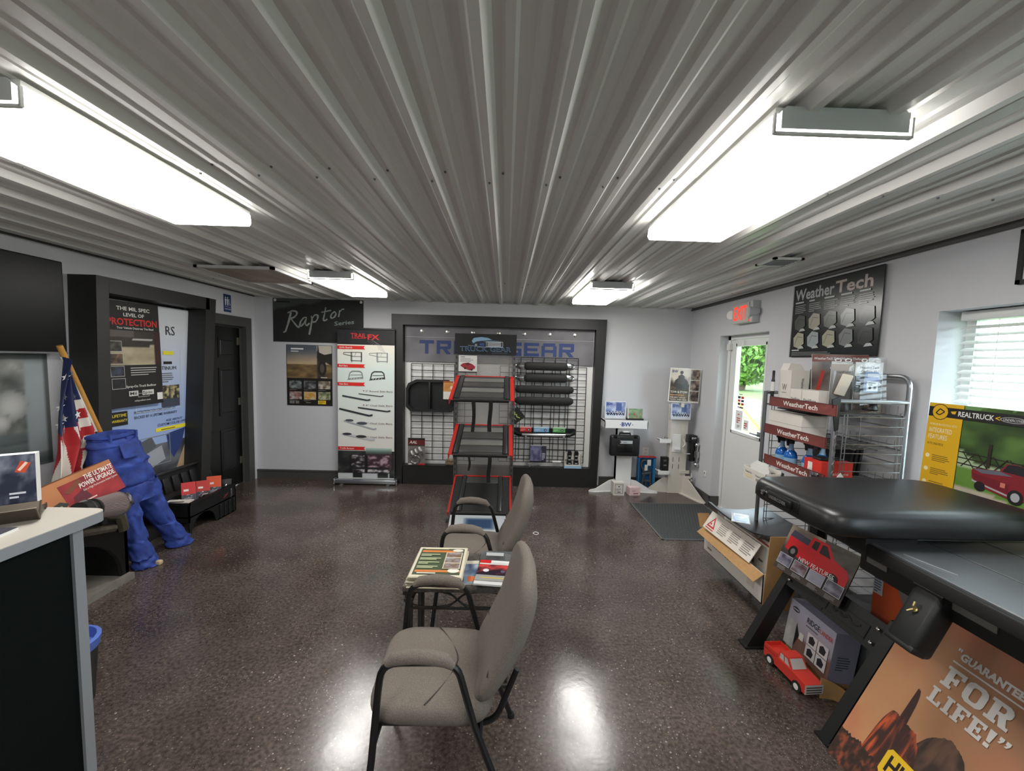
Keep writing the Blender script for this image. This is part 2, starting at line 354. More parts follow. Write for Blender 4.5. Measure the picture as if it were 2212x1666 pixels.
g = G(); g.box(XL, XL+.016, YB, D, H-.02, H-.004); struct('trim_2', g, 'trim_grey')
g = G(); g.box(XL, XR, D-.014, D, H-.018, H-.003); struct('trim_3', g, 'ceiling_steel')
# ================================================================ ceiling: ribbed steel sheets
ceil_o = struct('ceiling', G().box(XL-.2, XR+.24, YB-.15, D+.15, H+.03, H+.12), 'fixture_grey')
RIB = .2335; X0 = -.085 - 14*RIB
prof = []
for k in range(4):
    b0 = k*RIB
    prof += [(b0-.036, 0), (b0-.013, -.030), (b0-.004, -.030), (b0+.013, -.030), (b0+.036, 0)]
    for q in (1, 2):
        c0 = b0+q*RIB/3
        prof += [(c0-.021, 0), (c0-.011, -.007), (c0+.011, -.007), (c0+.021, 0)]
prof += [(4*RIB-.037, 0), (4*RIB-.014, -.0315), (4*RIB+.014, -.0315), (4*RIB+.024, -.018)]
def sheet_mesh(y0, y1, dz):
    v = [(x, y, z) for y in (y0, y1) for x, z in prof]; n = len(prof)
    me = bpy.data.meshes.new('ceiling_sheet'); me.from_pydata(v, [], [(i, n+i, n+i+1, i+1) for i in range(n-1)]); me.materials.append(MATS['ceiling_steel']); return me
m_far = sheet_mesh(1.70, D-.012, 0); m_near = sheet_mesh(YB, 1.735, 0)
for k in range(7):
    for me, dz in ((m_far, -.0015), (m_near, -.004)):
        o = bpy.data.objects.new('ceiling_sheet', me); COL.objects.link(o); o.parent = ceil_o
        o.location = (X0+k*4*RIB, 0, H-.001+dz-.0004*(k % 2))
g = G()
for i in range(26):
    x = X0+i*RIB
    for yy in (1.76, 4.2, -.6):
        if XL+.1 < x < XR-.1:
            g.lathe([(.0055, 0), (.0055, -.002), (.004, -.003), (.004, -.006), (.001, -.006)], 8, T(x+.055, yy+random.Random(i).uniform(-.01, .01), H-.004))
            g.lathe([(.0055, 0), (.0055, -.002), (.004, -.003), (.004, -.006), (.001, -.006)], 8, T(x, yy+.01, H-.0355))
o = mesh_obj('screws', g, 'steel_grey', ceil_o); o['kind'] = 'stuff'
# ================================================================ ceiling lights
def ceiling_light(x, y0, y1, label):
    wd = .395; L = y1-y0; t = thing('ceiling_light', label, 'light', (x, (y0+y1)/2, H-.033), 0, 'fluorescent fixtures on the ribbed ceiling')
    a = wd/2; g = G(); hz = .062; yy = L/2
    pr = [(-a, -.005), (-a-.004, -.045), (-a+.006, -hz), (a-.006, -hz), (a+.004, -.045), (a, -.005)]
    v = [(p[0], y_, p[1]) for y_ in (-yy, yy) for p in pr]; n = 6
    g.add(v, [(i, i+1, n+i+1, n+i) for i in (1, 2, 3)])
    mesh_obj('lens', g, 'lens', t)
    g = G(); g.add(v, [(0, 1, 7, 6), (4, 5, 11, 10), (6, 7, 8, 9, 10, 11)]); mesh_obj('lens_side', g, 'lens_side', t)
    g = G(); g.prism([(-a+.014, -.002), (-a+.014, -.05), (a-.014, -.05), (a-.014, -.002), (a-.026, .010), (-a+.026, .010)], -yy-.012, -yy+.002, 'y'); mesh_obj('end_cap', g, 'fixture_grey', t)
    g = G(); g.prism([(-a+.014, -.002), (-a+.014, -.05), (a-.014, -.05), (a-.014, -.002), (a-.026, .010), (-a+.026, .010)], yy-.004, yy+.004, 'y'); mesh_obj('end_cap', g, 'fixture_white', t)
    g = G(); g.box(-a+.002, a-.002, -yy, yy, -.005, .012); mesh_obj('housing', g, 'fixture_white', t)
    g = G()
    for s_ in (-1, 1):
        g.box(s_*(a+.001)-.003, s_*(a+.001)+.003, -yy-.008, -yy+.001, -hz, -.006)
    g.box(-a, a, -yy-.008, -yy+.001, -hz-.002, -hz+.006); mesh_obj('lens_rim', g, 'fixture_white', t)
    for s_ in (-.09, .09): mesh_obj('mounting_screw', G().cyl((s_, -yy+.04, .01), (s_, -yy+.04, .03), .004, 6), 'steel_grey', t)
    return t
ceiling_light(.945, 1.235, 2.285, 'long lit ceiling fixture nearest the window, with grey end cap fully in view')
ceiling_light(-1.553, 1.235, 2.270, 'long lit ceiling fixture above the counter and screen, cut off by the picture edge')
ceiling_light(.955, 3.86, 4.89, 'small-looking lit ceiling fixture in front of the exit sign, near the back wall')
ceiling_light(-1.553, 3.75, 4.79, 'small-looking lit ceiling fixture beside the perforated grille, near the script banner')
ceiling_light(.945, -1.30, -.25, 'added unseen ceiling fixture behind the viewer on the window side')  # unseen extra fixture, added to raise the ambient light
ceiling_light(-1.553, -1.30, -.25, 'added unseen ceiling fixture behind the viewer on the counter side')  # its unseen counter-side twin, also added to lift the room's ambient light
# ---- perforated return grille and small supply vent
t = thing('ceiling_grille', 'beige perforated return-air grille set in the ceiling', 'grille', (-2.29, 3.94, H-.034))
perforated('grille_metal', (176, 160, 140), .02, .28, .2)
g = G(); g.box(-.30, .30, -.012, .012, -.33, .33, ); mesh_obj('grille_face', g, 'grille_metal', t, T(0, 0, -.008) @ Rx(PI/2))
g = G(); g.box(-.33, -.30, -.36, .36, -.022, 0); g.box(.30, .33, -.36, .36, -.022, 0); g.box(-.33, .33, -.36, -.33, -.022, 0); g.box(-.33, .33, .33, .36, -.022, 0); mesh_obj('grille_frame', g, 'fixture_white', t)
t = thing('ceiling_vent', 'small white supply vent with dark slot near the exit sign', 'vent', (1.86, 2.90, H-.033))
g = G(); g.box(-.10, .10, -.11, -.085, -.012, 0); g.box(-.10, .10, .085, .11, -.012, 0); g.box(-.1, -.08, -.11, .11, -.012, 0); g.box(.08, .1, -.11, .11, -.012, 0); mesh_obj('vent_frame', g, 'fixture_white', t)
for k in range(5):
    mesh_obj('louver', G().box(-.08, .08, -.012, .012, -.001, .001), 'fixture_grey', t, T(0, -.06+.03*k, -.008) @ Rx(.7))
mesh_obj('vent_throat', G().box(-.08, .08, -.085, .085, -.002, 0), 'trim_grey', t)
# ================================================================ restroom door
d1 = struct('door_1', G(), 'trim_grey'); bpy.data.objects.remove(d1)
g = G()
for y0, y1, z0, z1 in ((4.36, 4.49, 0, 2.01), (5.375, 5.49, 0, 2.01), (4.36, 5.49, 2.01, 2.125)): g.box(XL, XL+.018, y0, y1, z0, z1)
g.box(XL-.14, XL, 5.375, 5.40, 0, 2.03); g.box(XL-.14, XL, 4.47, 4.495, 0, 2.03); g.box(XL-.14, XL, 4.47, 5.40, 2.005, 2.03)
g.box(XL-.06, XL-.05, 5.355, 5.378, 0, 2.01); g.box(XL-.06, XL-.05, 4.49, 5.38, 1.99, 2.01)
d1 = struct('door_1', g, 'trim_grey')
mat('door_black', (18, 20, 19), .35)
lf = mesh_obj('door_leaf', G().box(XL-.115, XL-.075, 4.495, 5.375, .008, 2.0), 'door_black', d1)
for y0, y1 in ((4.60, 4.89), (4.98, 5.27)):
    for z0, z1 in ((.2, .75), (.92, 1.5), (1.62, 1.86)):
        g = G(); g.box(XL-.075, XL-.068, y0, y1, z0, z1); g.rbox(XL-.075, XL-.062, y0+.03, y1-.03, z0+.03, z1-.03, .006, 1); mesh_obj('raised_panel', g, 'door_black', lf)
mat('hinge_brass', (170, 168, 150), .35, .8)
for z in (.26, 1.02, 1.78):
    g = G(); g.box(XL-.078, XL-.070, 5.33, 5.375, z, z+.09); g.cyl((XL-.066, 5.372, z), (XL-.066, 5.372, z+.09), .008, 8); mesh_obj('hinge', g, 'hinge_brass', d1)
# ---- restroom sign
P = Print(.128, .205, (38, 58, 110))
for u in (.03, .066):
    P.disc(u, .165, .0095, (235, 238, 245)); P.poly([(u-.014, .15), (u+.014, .15), (u+.010, .11), (u+.007, .075), (u-.007, .075), (u-.010, .11)], (235, 238, 245))
P.line((.088, .125), (.1, .125), .004, (235, 238, 245)); P.path([(.09, .135), (.094, .105), (.108, .1), (.112, .085)], .005, (235, 238, 245)); P.disc(.093, .145, .006, (235, 238, 245)); P.path([(.098+.014*math.cos(a), .098+.016*math.sin(a)) for a in (2.6, 3.4, 4.2, 5, 5.8)], .004, (235, 238, 245))
P.rect(.012, .058, .116, .061, (225, 230, 240)); P.text('RESTROOMS', .064, .026, .014, (235, 238, 245), .1, .02, al='c')
mat('sign_blue', (38, 58, 110), .4)
poster('restroom_sign', 'blue restroom sign with white figures above the black door', 'sign', P, wallL(4.99, 2.16, XL+.004), .004, 'sign_blue')
# ================================================================ exit door with glass
fx = XR+.10
g = G()
g.box(fx, fx+.12, DOOR2[1]-.05, DOOR2[1], 0, 2.02); g.box(fx, fx+.12, DOOR2[0], DOOR2[0]+.05, 0, 2.02); g.box(fx, fx+.12, DOOR2[0], DOOR2[1], 1.975, 2.02); g.box(fx-.01, fx+.12, DOOR2[0], DOOR2[1], 0, .012)
g.box(fx+.055, fx+.075, DOOR2[1]-.065, DOOR2[1]-.05, 0, 1.975)
d2 = struct('door_2', g, 'white_metal')
y0, y1 = DOOR2[0]+.055, DOOR2[1]-.055; ga, gb, gz0, gz1 = y0+.14, y1-.13, .96, 1.90
g = G(); X = (fx+.01, fx+.05)
g.box(*X, y0, ga, .015, 1.97); g.box(*X, gb, y1, .015, 1.97); g.box(*X, ga, gb, .015, gz0); g.box(*X, ga, gb, gz1, 1.97)
lf = mesh_obj('door_leaf', g, 'white_metal', d2)
g = G()
for a, b, c, d in ((ga-.02, gb+.02, gz0-.03, gz0), (ga-.02, gb+.02, gz1, gz1+.03), (ga-.03, ga, gz0-.03, gz1+.03), (gb, gb+.03, gz0-.03, gz1+.03)): g.box(fx, fx+.012, a, b, c, d)
mesh_obj('glazing_bead', g, 'white_metal', lf)
mesh_obj('pane', G().box(fx+.026, fx+.032, ga, gb, gz0, gz1), 'pane_glass', lf)
g = G(); g.box(fx-.045, fx+.01, y0+.06, y0+.11, .98, 1.03); g.tube([(fx-.045, y0+.085, 1.0), (fx-.06, y0+.085, 1.0), (fx-.06, y0+.2, 1.0)], .009, 8); mesh_obj('door_handle', g, 'silver', lf)
g = G(); g.box(fx-.03, fx+.01, y1-.03, y1+.03, 1.86, 1.93); mesh_obj('door_contact', g, 'white_plastic', d2)
g = G(); g.tube([(fx-.004, y1-.28, 1.96), (fx-.02, y1-.28, 1.93), (fx-.02, y1-.28, 1.89)], .006, 6); mesh_obj('closer_arm', g, 'white_metal', lf)
P = Print(.16, .19)
P.lines(.035, .165, .125, .18, 1, (40, 40, 44), 2)
for i in range(3):
    for j in range(2): P.rect(.02+.065*j, .05+.036*i, .075+.065*j, .076+.036*i, (200, 60, 50) if (i+j) % 2 else (60, 60, 66))
P.disc(.04, .025, .012, (90, 90, 90)); P.rect(.06, .015, .14, .035, (110, 110, 112))
o = P.build('sticker', lf, frame((fx+.024, gb-.03, gz0+.24), (0, -1, 0), (0, 0, 1)))
P = Print(.14, .22, (236, 236, 236)); P.lines(.045, .17, .095, .19, 1, (190, 50, 44), 2); P.lines(.03, .08, .11, .15, 3, (200, 70, 64), 3); P.lines(.05, .03, .1, .06, 2, (120, 120, 120), 5)
P.build('sticker', lf, frame((fx+.024, gb-.02, gz0+.01), (0, -1, 0), (0, 0, 1)))
P = Print(.09, .11, (236, 236, 236)); P.lines(.01, .02, .08, .09, 3, (205, 60, 54), 9)
P.build('sticker', lf, frame((fx+.024, gb-.19, gz0+.03), (0, -1, 0), (0, 0, 1)))
# ================================================================ window
wy0, wy1, wz0, wz1 = WIN; wx = XR+.17
g = G()
for a, b, c, d in ((wy0, wy1, wz0, wz0+.05), (wy0, wy1, wz1-.05, wz1), (wy0, wy0+.05, wz0, wz1), (wy1-.05, wy1, wz0, wz1), ((wy0+wy1)/2-.02, (wy0+wy1)/2+.02, wz0, wz1)): g.box(wx, wx+.06, a, b, c, d)
w1 = struct('window_1', g, 'white_metal')
mesh_obj('pane', G().box(wx+.028, wx+.034, wy0+.05, (wy0+wy1)/2-.02, wz0+.05, wz1-.05), 'pane_glass', w1)
mesh_obj('pane', G().box(wx+.028, wx+.034, (wy0+wy1)/2+.02, wy1-.05, wz0+.05, wz1-.05), 'pane_glass', w1)
mesh_obj('sill', G().box(XR-.012, wx, wy0, wy1, wz0-.02, wz0+.004), 'white_metal', w1)
g = G(); a0, a1, b0, b1 = WIN_ADDED  # out-of-view extra window, added to let more daylight into the room
for a, b, c, d in ((a0, a1, b0, b0+.05), (a0, a1, b1-.05, b1), (a0, a0+.05, b0, b1), (a1-.05, a1, b0, b1), ((a0+a1)/2-.02, (a0+a1)/2+.02, b0, b1)): g.box(wx, wx+.06, a, b, c, d)
w2 = struct('added_window', g, 'white_metal'); mesh_obj('pane', G().box(wx+.028, wx+.034, a0+.05, a1-.05, b0+.05, b1-.05), 'pane_glass', w2)
t = thing('window_blind', 'white horizontal-slat blind hanging in the right window', 'blind', (wx-.05, (wy0+wy1)/2, wz0+.03))
hw = (wy1-wy0)/2-.035; hz = wz1-wz0-.035
mesh_obj('headrail', G().rbox(-.03, .03, -hw, hw, hz-.05, hz, .006), 'white_plastic', t)
mat('slat_white', (232, 234, 234), .4)
sm = None
for k in range(23):
    z = .03+k*.0415
    if sm is None:
        o = mesh_obj('slat', G().sheet(lambda u, v: ((u-.5)*.05, (v-.5)*2*hw, .004*(1-(2*u-1)**2)), 4, 1, .002), 'slat_white', t); sm = o.data
    else:
        o = bpy.data.objects.new('slat', sm); COL.objects.link(o); o.parent = t
    o.matrix_local = T(0, 0, z) @ Ry(-.42)
mesh_obj('bottom_rail', G().rbox(-.025, .025, -hw, hw, -.012, .008, .004), 'white_plastic', t)
for yy in (-.42, 0, .42):
    mesh_obj('ladder_cord', G().cyl((-.026, yy, 0), (-.026, yy, hz-.04), .0015, 5), 'white_plastic', t)
mesh_obj('tilt_wand', G().cyl((-.034, hw-.1, hz-.55), (-.034, hw-.1, hz-.05), .004, 6), 'clear_plastic', t)
# ================================================================ outdoors
def foliage(name, label, x, y, h, r, seed, c):
    R = random.Random(seed); t = thing(name, label, 'tree', (x, y, -.1))
    mat('bark', (92, 78, 62), .9, noise=.2, nscale=8); mat('leaf_%d' % seed, c, .6, noise=.25, nscale=1.5)
    g = G(); g.tube([(0, 0, 0), (.1, 0, h*.3), (0, .1, h*.6), (.1, 0, h*.85)], [r*.09, r*.07, r*.05, .03], 8)
    for k in range(5): a = k*1.26; g.tube([(0, 0, h*(.35+.08*k)), (math.cos(a)*r*.6, math.sin(a)*r*.6, h*(.5+.08*k))], [.05, .02], 6)
    mesh_obj('trunk', g, 'bark', t); g = G()
    for k in range(5200):
        d = Vector((R.gauss(0, 1), R.gauss(0, 1), R.gauss(0, 1))).normalized()*(R.random()**.4)
        c0 = Vector((d.x*r, d.y*r, h*.54+d.z*h*.48)); s = R.uniform(.14, .30)
        U = Vector((R.gauss(0, 1), R.gauss(0, 1), R.gauss(0, 1))).normalized(); V = U.cross(Vector((R.gauss(0, 1), R.gauss(0, 1), R.gauss(0, 1)))).normalized()
        g.add([c0-U*s, c0-V*s*.5, c0+U*s, c0+V*s*.5], [(0, 1, 2, 3)])
    o = mesh_obj('crown', g, 'leaf_%d' % seed, t); o['kind'] = 'stuff'
mat('grass', (86, 110, 52), .9, noise=.3, nscale=3); mat('gravel', (122, 118, 108), .9, noise=.15, nscale=12)
o = mesh_obj('lawn', G().box(XR+.24, 80, -40, 60, -.32, -.12), 'grass'); tag(o, 'sunlit green lawn outside the glass door', 'lawn'); o['kind'] = 'stuff'
o = mesh_obj('driveway', G().box(XR+6, XR+11, -40, 60, -.119, -.10), 'gravel'); tag(o, 'pale driveway strip crossing the lawn outside', 'driveway')
foliage('tree', 'bright green rounded tree seen through the door glass', 17.5, 30.5, 5.2, 2.6, 3, (92, 134, 44))
foliage('tree', 'darker tall tree behind the bright one, through the door glass', 27.5, 49, 9.5, 4.2, 5, (66, 104, 60))
foliage('tree', 'leafy tree at the far side of the lawn, left of the bright tree', 19, 40, 7.0, 3.0, 12, (70, 108, 54))
foliage('tree', 'distant dark green tree filling the top of the door glass', 38, 64, 13, 6.0, 14, (62, 96, 60))
foliage('tree', 'broad green tree standing across the driveway from the window', 20, 22, 7.5, 3.4, 8, (74, 112, 46))
foliage('tree', 'green tree beyond the lawn, behind the window blind', 22, 12, 7.0, 3.6, 9, (74, 112, 46))
# ================================================================ back wall: script banner and tyre poster
P = Print(1.18, .565, (42, 46, 44))
P.image(0, 0, 1.18, .565, lambda a, b: mixc((34, 37, 36), (72, 78, 76), (b-.70-.42*a+.16*(fb(a*9, b*7, 2)-.5))*14), 40, 20)
P.image(.72, 0, 1.18, .12, lambda a, b: mixc((78, 84, 82), (38, 41, 40), (b*1.25-a*.9+.3*(fb(a*9, b*4, 4)-.5)+.35)*4), 20, 8)
wt = (150, 158, 150)
def brush(pts, t, c=wt):
    for i in range(len(pts)-1): P.line(pts[i], pts[i+1], t*1.35*(.65+.5*((i*37) % 5)/5), c); P.n -= 1
    P.n += 1
brush([(.13, .12), (.16, .135), (.20, .25), (.235, .385)], .020); brush([(.19, .375), (.25, .405), (.305, .40), (.315, .365), (.28, .325), (.225, .30)], .018); brush([(.235, .30), (.275, .25), (.315, .20), (.345, .195)], .018)
brush([(.44, .325), (.40, .32), (.36, .27), (.345, .215), (.365, .205), (.40, .245), (.435, .31)], .016); brush([(.435, .315), (.42, .235), (.44, .215), (.475, .25)], .015)
brush([(.50, .345), (.51, .30), (.49, .19), (.47, .10)], .018); brush([(.51, .31), (.545, .36), (.585, .36), (.585, .315), (.555, .27), (.515, .265)], .016)
brush([(.69, .46), (.67, .36), (.655, .30), (.675, .285), (.71, .31)], .017); brush([(.63, .395), (.70, .41), (.76, .425)], .014)
brush([(.80, .40), (.77, .385), (.75, .34), (.765, .32), (.80, .335), (.825, .38), (.81, .41), (.785, .40)], .015)
brush([(.87, .43), (.865, .385), (.855, .34)], .016); brush([(.865, .40), (.90, .44), (.93, .445)], .014)
P.text('Series', .80, .225, .052, (140, 148, 142), .26, .025, rot=.13, shear=.15)
P.lines(.05, .51, .40, .545, 1, (30, 32, 32), 4); P.text('THE', .74, .02, .032, (30, 32, 32), .1, .02)
o = poster('wall_banner', 'dark grey wall banner with brushed script lettering, above the tyre poster', 'banner', P, wallY(-3.065, 1.843, D-.006), .002, 'black_paint')
for u in (.03, 1.15): mesh_obj('fixing_button', G().lathe([(.018, 0), (.018, .004), (.01, .008), (.001, .008)], 12), 'white_plastic', o, T(u, .54, 0))
P = Print(.6, .805, (26, 24, 22))
def tyre_scene(a, b):
    sky = mixc((206, 178, 140), (88, 96, 108), (b-.45)*2.0+.25*fb(a*3, b*5, 3)); grd = mixc((70, 56, 38), (150, 124, 82), fb(a*6, b*14, 9)*1.3-.1)
    c = sky if b > .42+.02*fb(a*12, 0, 5) else grd
    if (a-.76)**2/.055**2+(b-.30)**2/.35**2 < 3.2: c = mixc((34, 30, 28), (88, 78, 66), fb(a*22, b*22, 8))
    if a > .70 and b > .52-(a-.7)*.25: c = mixc((52, 46, 42), (30, 27, 26), (b-.5)*3)
    if a > .66 and b > .72+(a-.85)**2*4: c = (214, 206, 192)
    return c
P.image(.005, .365, .595, .80, tyre_scene, 44, 34)
P.disc(.47, .50, .055, (38, 34, 31), 18, .10); P.disc(.468, .50, .03, (84, 76, 66), 14, .06); P.poly([(.40, .64), (.43, .60), (.50, .61), (.55, .56), (.595, .54), (.595, .80), (.41, .80)], (44, 40, 37)); P.poly([(.42, .80), (.43, .71), (.50, .68), (.595, .70), (.595, .80)], (204, 196, 182))
P.lines(.06, .742, .27, .77, 1, (236, 236, 232), 2, .7); P.lines(.06, .712, .26, .732, 1, (215, 215, 212), 3, .7)
P.lines(.45, .372, .58, .392, 1, (220, 214, 200), 5)
sc_ = [((40, 44, 44), (150, 158, 160)), ((36, 38, 36), (140, 146, 148)), ((90, 80, 60), (196, 190, 176)), ((120, 60, 48), (190, 196, 200)), ((196, 140, 46), (200, 196, 180)), ((80, 100, 60), (196, 190, 160))]
for k in range(6):
    i, j = k % 3, k // 3; u = .035+.19*i; v = .225-.145*j
    P.image(u, v, u+.16, v+.105, murk(*sc_[k], 4, 20+k, 2.4), 12, 9); P.lines(u, v-.022, u+.11, v-.008, 2, (130, 128, 122), k)
P.rect(.035, .025, .10, .062, (120, 118, 114)); P.rect(.115, .025, .16, .062, (120, 118, 114)); P.lines(.25, .035, .38, .05, 1, (150, 148, 142), 4)
P.rect(.41, .022, .515, .07, (226, 190, 36)); P.text('HUSKY', .4625, .042, .018, (30, 28, 22), .08, .03, al='c'); P.lines(.425, .028, .5, .036, 1, (60, 50, 20), 4)
poster('wall_poster', 'dark poster of a muddy tyre above six small pictures', 'poster', P, wallY(-2.90, 1.003, D-.005), .003, 'black_paint')
# ================================================================ roll-up banner
t = thing('rollup_banner', 'tall white roll-up banner of truck bars with red section tabs', 'banner', (-1.795, 5.40, 0))
BW_, BH = .73, 1.955
g = G(); g.rbox(-.40, .40, -.055, .06, .012, .075, .02); mesh_obj('cassette', g, 'silver', t)
for s_ in (-1, 1): mesh_obj('end_cap', G().rbox(s_*.405-.012, s_*.405+.012, -.06, .065, 0, .08, .01), 'chrome', t); mesh_obj('foot', G().box(s_*.3-.02, s_*.3+.02, -.09, .09, 0, .012), 'steel_grey', t)
mesh_obj('pole', G().cyl((0, .05, .06), (0, .03, 2.02), .01, 8), 'silver', t)
mesh_obj('top_rail', G().rbox(-.37, .37, -.008, .012, 2.015, 2.04, .006), 'black_paint', t)
P = Print(BW_, BH, (222, 226, 222))
P.image(0, .30, BW_, 1.76, lambda a, b: mixc(mixc((226, 222, 214), (206, 220, 216), b*1.4), (228, 222, 208), (b-.75)*4), 4, 8)
P.image(0, 1.755, BW_, BH, lambda a, b: mixc((24, 24, 26), (60, 60, 64), fb(a*12, b*3, 3)*1.2-.5), 24, 8)
red = (206, 36, 30); dk = (40, 40, 42); gy = (130, 134, 136)
P.text('TRAIL', .17, 1.845, .055, red, .2, .03); P.text('FX', .385, 1.825, .062, red, .15, .05)
P.rect(.18, 1.833, .36, 1.838, red)
for k in range(5): P.path([(.38+.02*k+.012*i, 1.812-.012*k-.0016*(i-4)**2+.01) for i in range(14)], .0025, (120, 122, 128))
def rtab(v, s):
    P.poly([(0, v), (.355, v), (.335, v+.0225), (.355, v+.045), (0, v+.045)], red); P.text(s, .025, v+.012, .021, (238, 230, 226), None, .012)
rtab(1.695, 'Grille Guards'); rtab(1.46, 'Bull Bars'); rtab(1.225, 'Side Bars'); rtab(.385, 'Trailfx Bumper')
for u0, c in ((.08, dk), (.41, gy)):
    P.box(u0+.09, 1.545, u0+.235, 1.66, .007, c); P.path([(u0+.0, 1.63), (u0, 1.65), (u0+.1, 1.655)], .006, c); P.path([(u0, 1.63), (u0+.1, 1.61)], .006, c); P.line((u0+.09, 1.605), (u0+.235, 1.605), .005, c)
    P.path([(u0+.16, 1.655), (u0+.14, 1.61)], .004, c); P.path([(u0+.105, 1.66), (u0+.105, 1.53)], .009, c); P.path([(u0+.225, 1.66), (u0+.225, 1.53)], .009, c)
for u0, c in ((.14, gy), (.42, dk)):
    P.path([(u0, 1.31), (u0+.02, 1.39), (u0+.05, 1.415), (u0+.15, 1.415), (u0+.175, 1.39), (u0+.185, 1.32)], .014, c); P.poly([(u0-.02, 1.30), (u0+.19, 1.325), (u0+.19, 1.345), (u0+.02, 1.325)], c); P.line((u0+.03, 1.365), (u0+.17, 1.37), .006, c)
    for k in range(4): P.line((u0+.03+.035*k, 1.31), (u0+.045+.035*k, 1.33), .006, (220, 222, 222))
for v, s in ((1.15, 'v 3" Round Side Bars'), (.965, 'v 4" Oval Side Bars'), (.73, '< 5" Oval Side Bars'), (.55, '< 6" Oval Side Bars')):
    P.text(s[2:], .36, v, .022, (120, 96, 92), .345, .008); P.poly([(.325, v+.02), (.345, v+.02), (.335, v+.002)] if s[0] == 'v' else [(.342, v), (.342, v+.02), (.325, v+.01)], (130, 60, 54))
def sbar(u, v, w_, dv, c, t_): P.path([(u, v), (u+w_*.9, v-dv), (u+w_, v-dv+.012)], t_, c)
sbar(.06, 1.095, .36, .055, (46, 52, 58), .020); sbar(.27, 1.125, .32, .03, dk, .010); sbar(.02, .925, .43, .085, (44, 46, 50), .024); sbar(.26, .945, .42, .045, dk, .018)
sbar(.08, .77, .42, .105, (160, 164, 170), .016); P.disc(.15, .775, .055, (74, 78, 90), 12, .016); P.disc(.31, .74, .07, (74, 78, 90), 12, .02)
sbar(.05, .60, .43, .075, (190, 192, 196), .026); P.disc(.12, .595, .06, (48, 48, 54), 12, .017); P.disc(.30, .565, .07, (48, 48, 54), 12, .02)
def bumper(a, b):
    c = mixc((26, 28, 30), (90, 96, 84), fb(a*6, b*5, 6)*1.6-.6)
    if .2 < a < .92 and .18 < b < .84: c = mixc((26, 20, 26), (210, 204, 206), (fb(a*14, b*12, 11)-.42)*3.4)
    if .5 < a < .95 and b > .3: c = mixc(c, (120, 60, 84), .35)
    if b < .16 and fb(a*10, 1, 5) > .5: c = (196, 200, 204)
    if abs(b-.36) < .05 and .2 < a < .9: c = (30, 30, 32)
    if min(abs(a-.22), abs(a-.5)) < .02 and .2 < b < .85: c = (16, 16, 18)
    return c
P.image(0, .02, BW_, .375, bumper, 52, 34); P.image(.36, .34, .70, .415, lambda a, b: mixc((70, 90, 84), (170, 196, 186), b*1.4-.2), 8, 6)
pts = lambda v: -.012*math.sin(PI*v)
cv = mesh_obj('banner_sheet', G().box(-BW_/2, BW_/2, 0, .002, .07, .07+BH), 'paper', t)
P.build('print', cv, frame((-BW_/2, -.0006, .07), (1, 0, 0), (0, 0, 1)))
# ================================================================ recessed wall display
t = thing('wall_display', 'large black-framed wall display with grid panels and blue lettering', 'display', (-.09, 5.45, 0))
ox0, ox1, ix0, ix1 = -1.39, 1.395, -1.25, 1.26; fy, by = 0.0, .125
mesh_obj('frame_side', G().prism([(ox0, .0), (ix0+.01, .0), (ix0, 2.235), (ox0-.005, 2.235)], fy, by, 'y'), 'black_paint', t)
mesh_obj('frame_side', G().prism([(ix1-.01, .0), (ox1-.045, .0), (ox1, 2.235), (ix1, 2.235)], fy, by, 'y'), 'black_paint', t)
mesh_obj('frame_top', G().box(ix0, ix1, fy, by, 2.10, 2.235), 'black_paint', t)
g = G(); g.box(ix0, ix1-.01, fy, by, 0, .255); g.box(ix0, ix1-.01, fy-.004, fy+.02, .245, .258); mesh_obj('base', g, 'black_paint', t)
mesh_obj('back_panel', G().box(ix0, ix1, by-.012, by-.002, .255, 2.10), 'white_plastic', t)
mat('header_metal', (120, 118, 126), .5)
hd = mesh_obj('header_panel', G().box(ix0+.01, ix1-.01, by-.035, by-.013, 1.63, 2.10), 'header_metal', t)
P = Print(2.49, .47)
P.image(0, 0, 2.49, .47, lambda a, b: mixc(mixc((80, 79, 82), (138, 137, 140), fb(a*16, b*3, 4)), (102, 101, 106), .4), 60, 12)
P.rect(0, .318, 2.49, .323, (168, 166, 172)); P.rect(0, .314, 2.49, .317, (70, 68, 76))
blue = (34, 54, 106)
def stencil(ch, u, w_, h=.178, v=.105):
    s_ = .045; L = {'T': [(0, h-s_, w_, h), (w_*.5-s_/2, 0, w_*.5+s_/2, h)], 'R': [(0, 0, s_, h), (0, h-s_, w_, h), (w_-s_, h*.42, w_, h), (0, h*.36, w_*.92, h*.36+s_*.8)], 'U': [(0, 0, s_, h), (w_-s_, 0, w_, h), (0, 0, w_, s_)],
         'C': [(0, 0, s_, h), (0, 0, w_, s_), (0, h-s_, w_, h)], 'K': [(0, 0, s_, h)], 'G': [(0, 0, s_, h), (0, 0, w_, s_), (0, h-s_, w_, h), (w_-s_, 0, w_, h*.55), (w_*.5, h*.4, w_, h*.55)],
         'E': [(0, 0, s_, h), (0, 0, w_, s_*.9), (0, h-s_*.9, w_, h), (0, h/2-s_*.4, w_*.9, h/2+s_*.4)], 'A': [(0, 0, s_, h*.8), (w_-s_, 0, w_, h*.8), (s_*.4, h-s_, w_-s_*.4, h), (0, h*.3, w_, h*.3+s_*.8)]}[ch]
    for a, b, c, d in L: P.rect(u+a, v+b, u+c, v+d, blue); P.n -= 1
    if ch == 'R': P.poly([(u+w_*.42, v+h*.36), (u+w_*.72, v+h*.36), (u+w_, v), (u+w_*.68, v)], blue)
    if ch == 'K': P.poly([(u+s_, v+h*.4), (u+w_*.7, v+h), (u+w_, v+h), (u+s_*1.6, v+h*.45), (u+w_, v), (u+w_*.7, v)], blue)
    P.n += 0
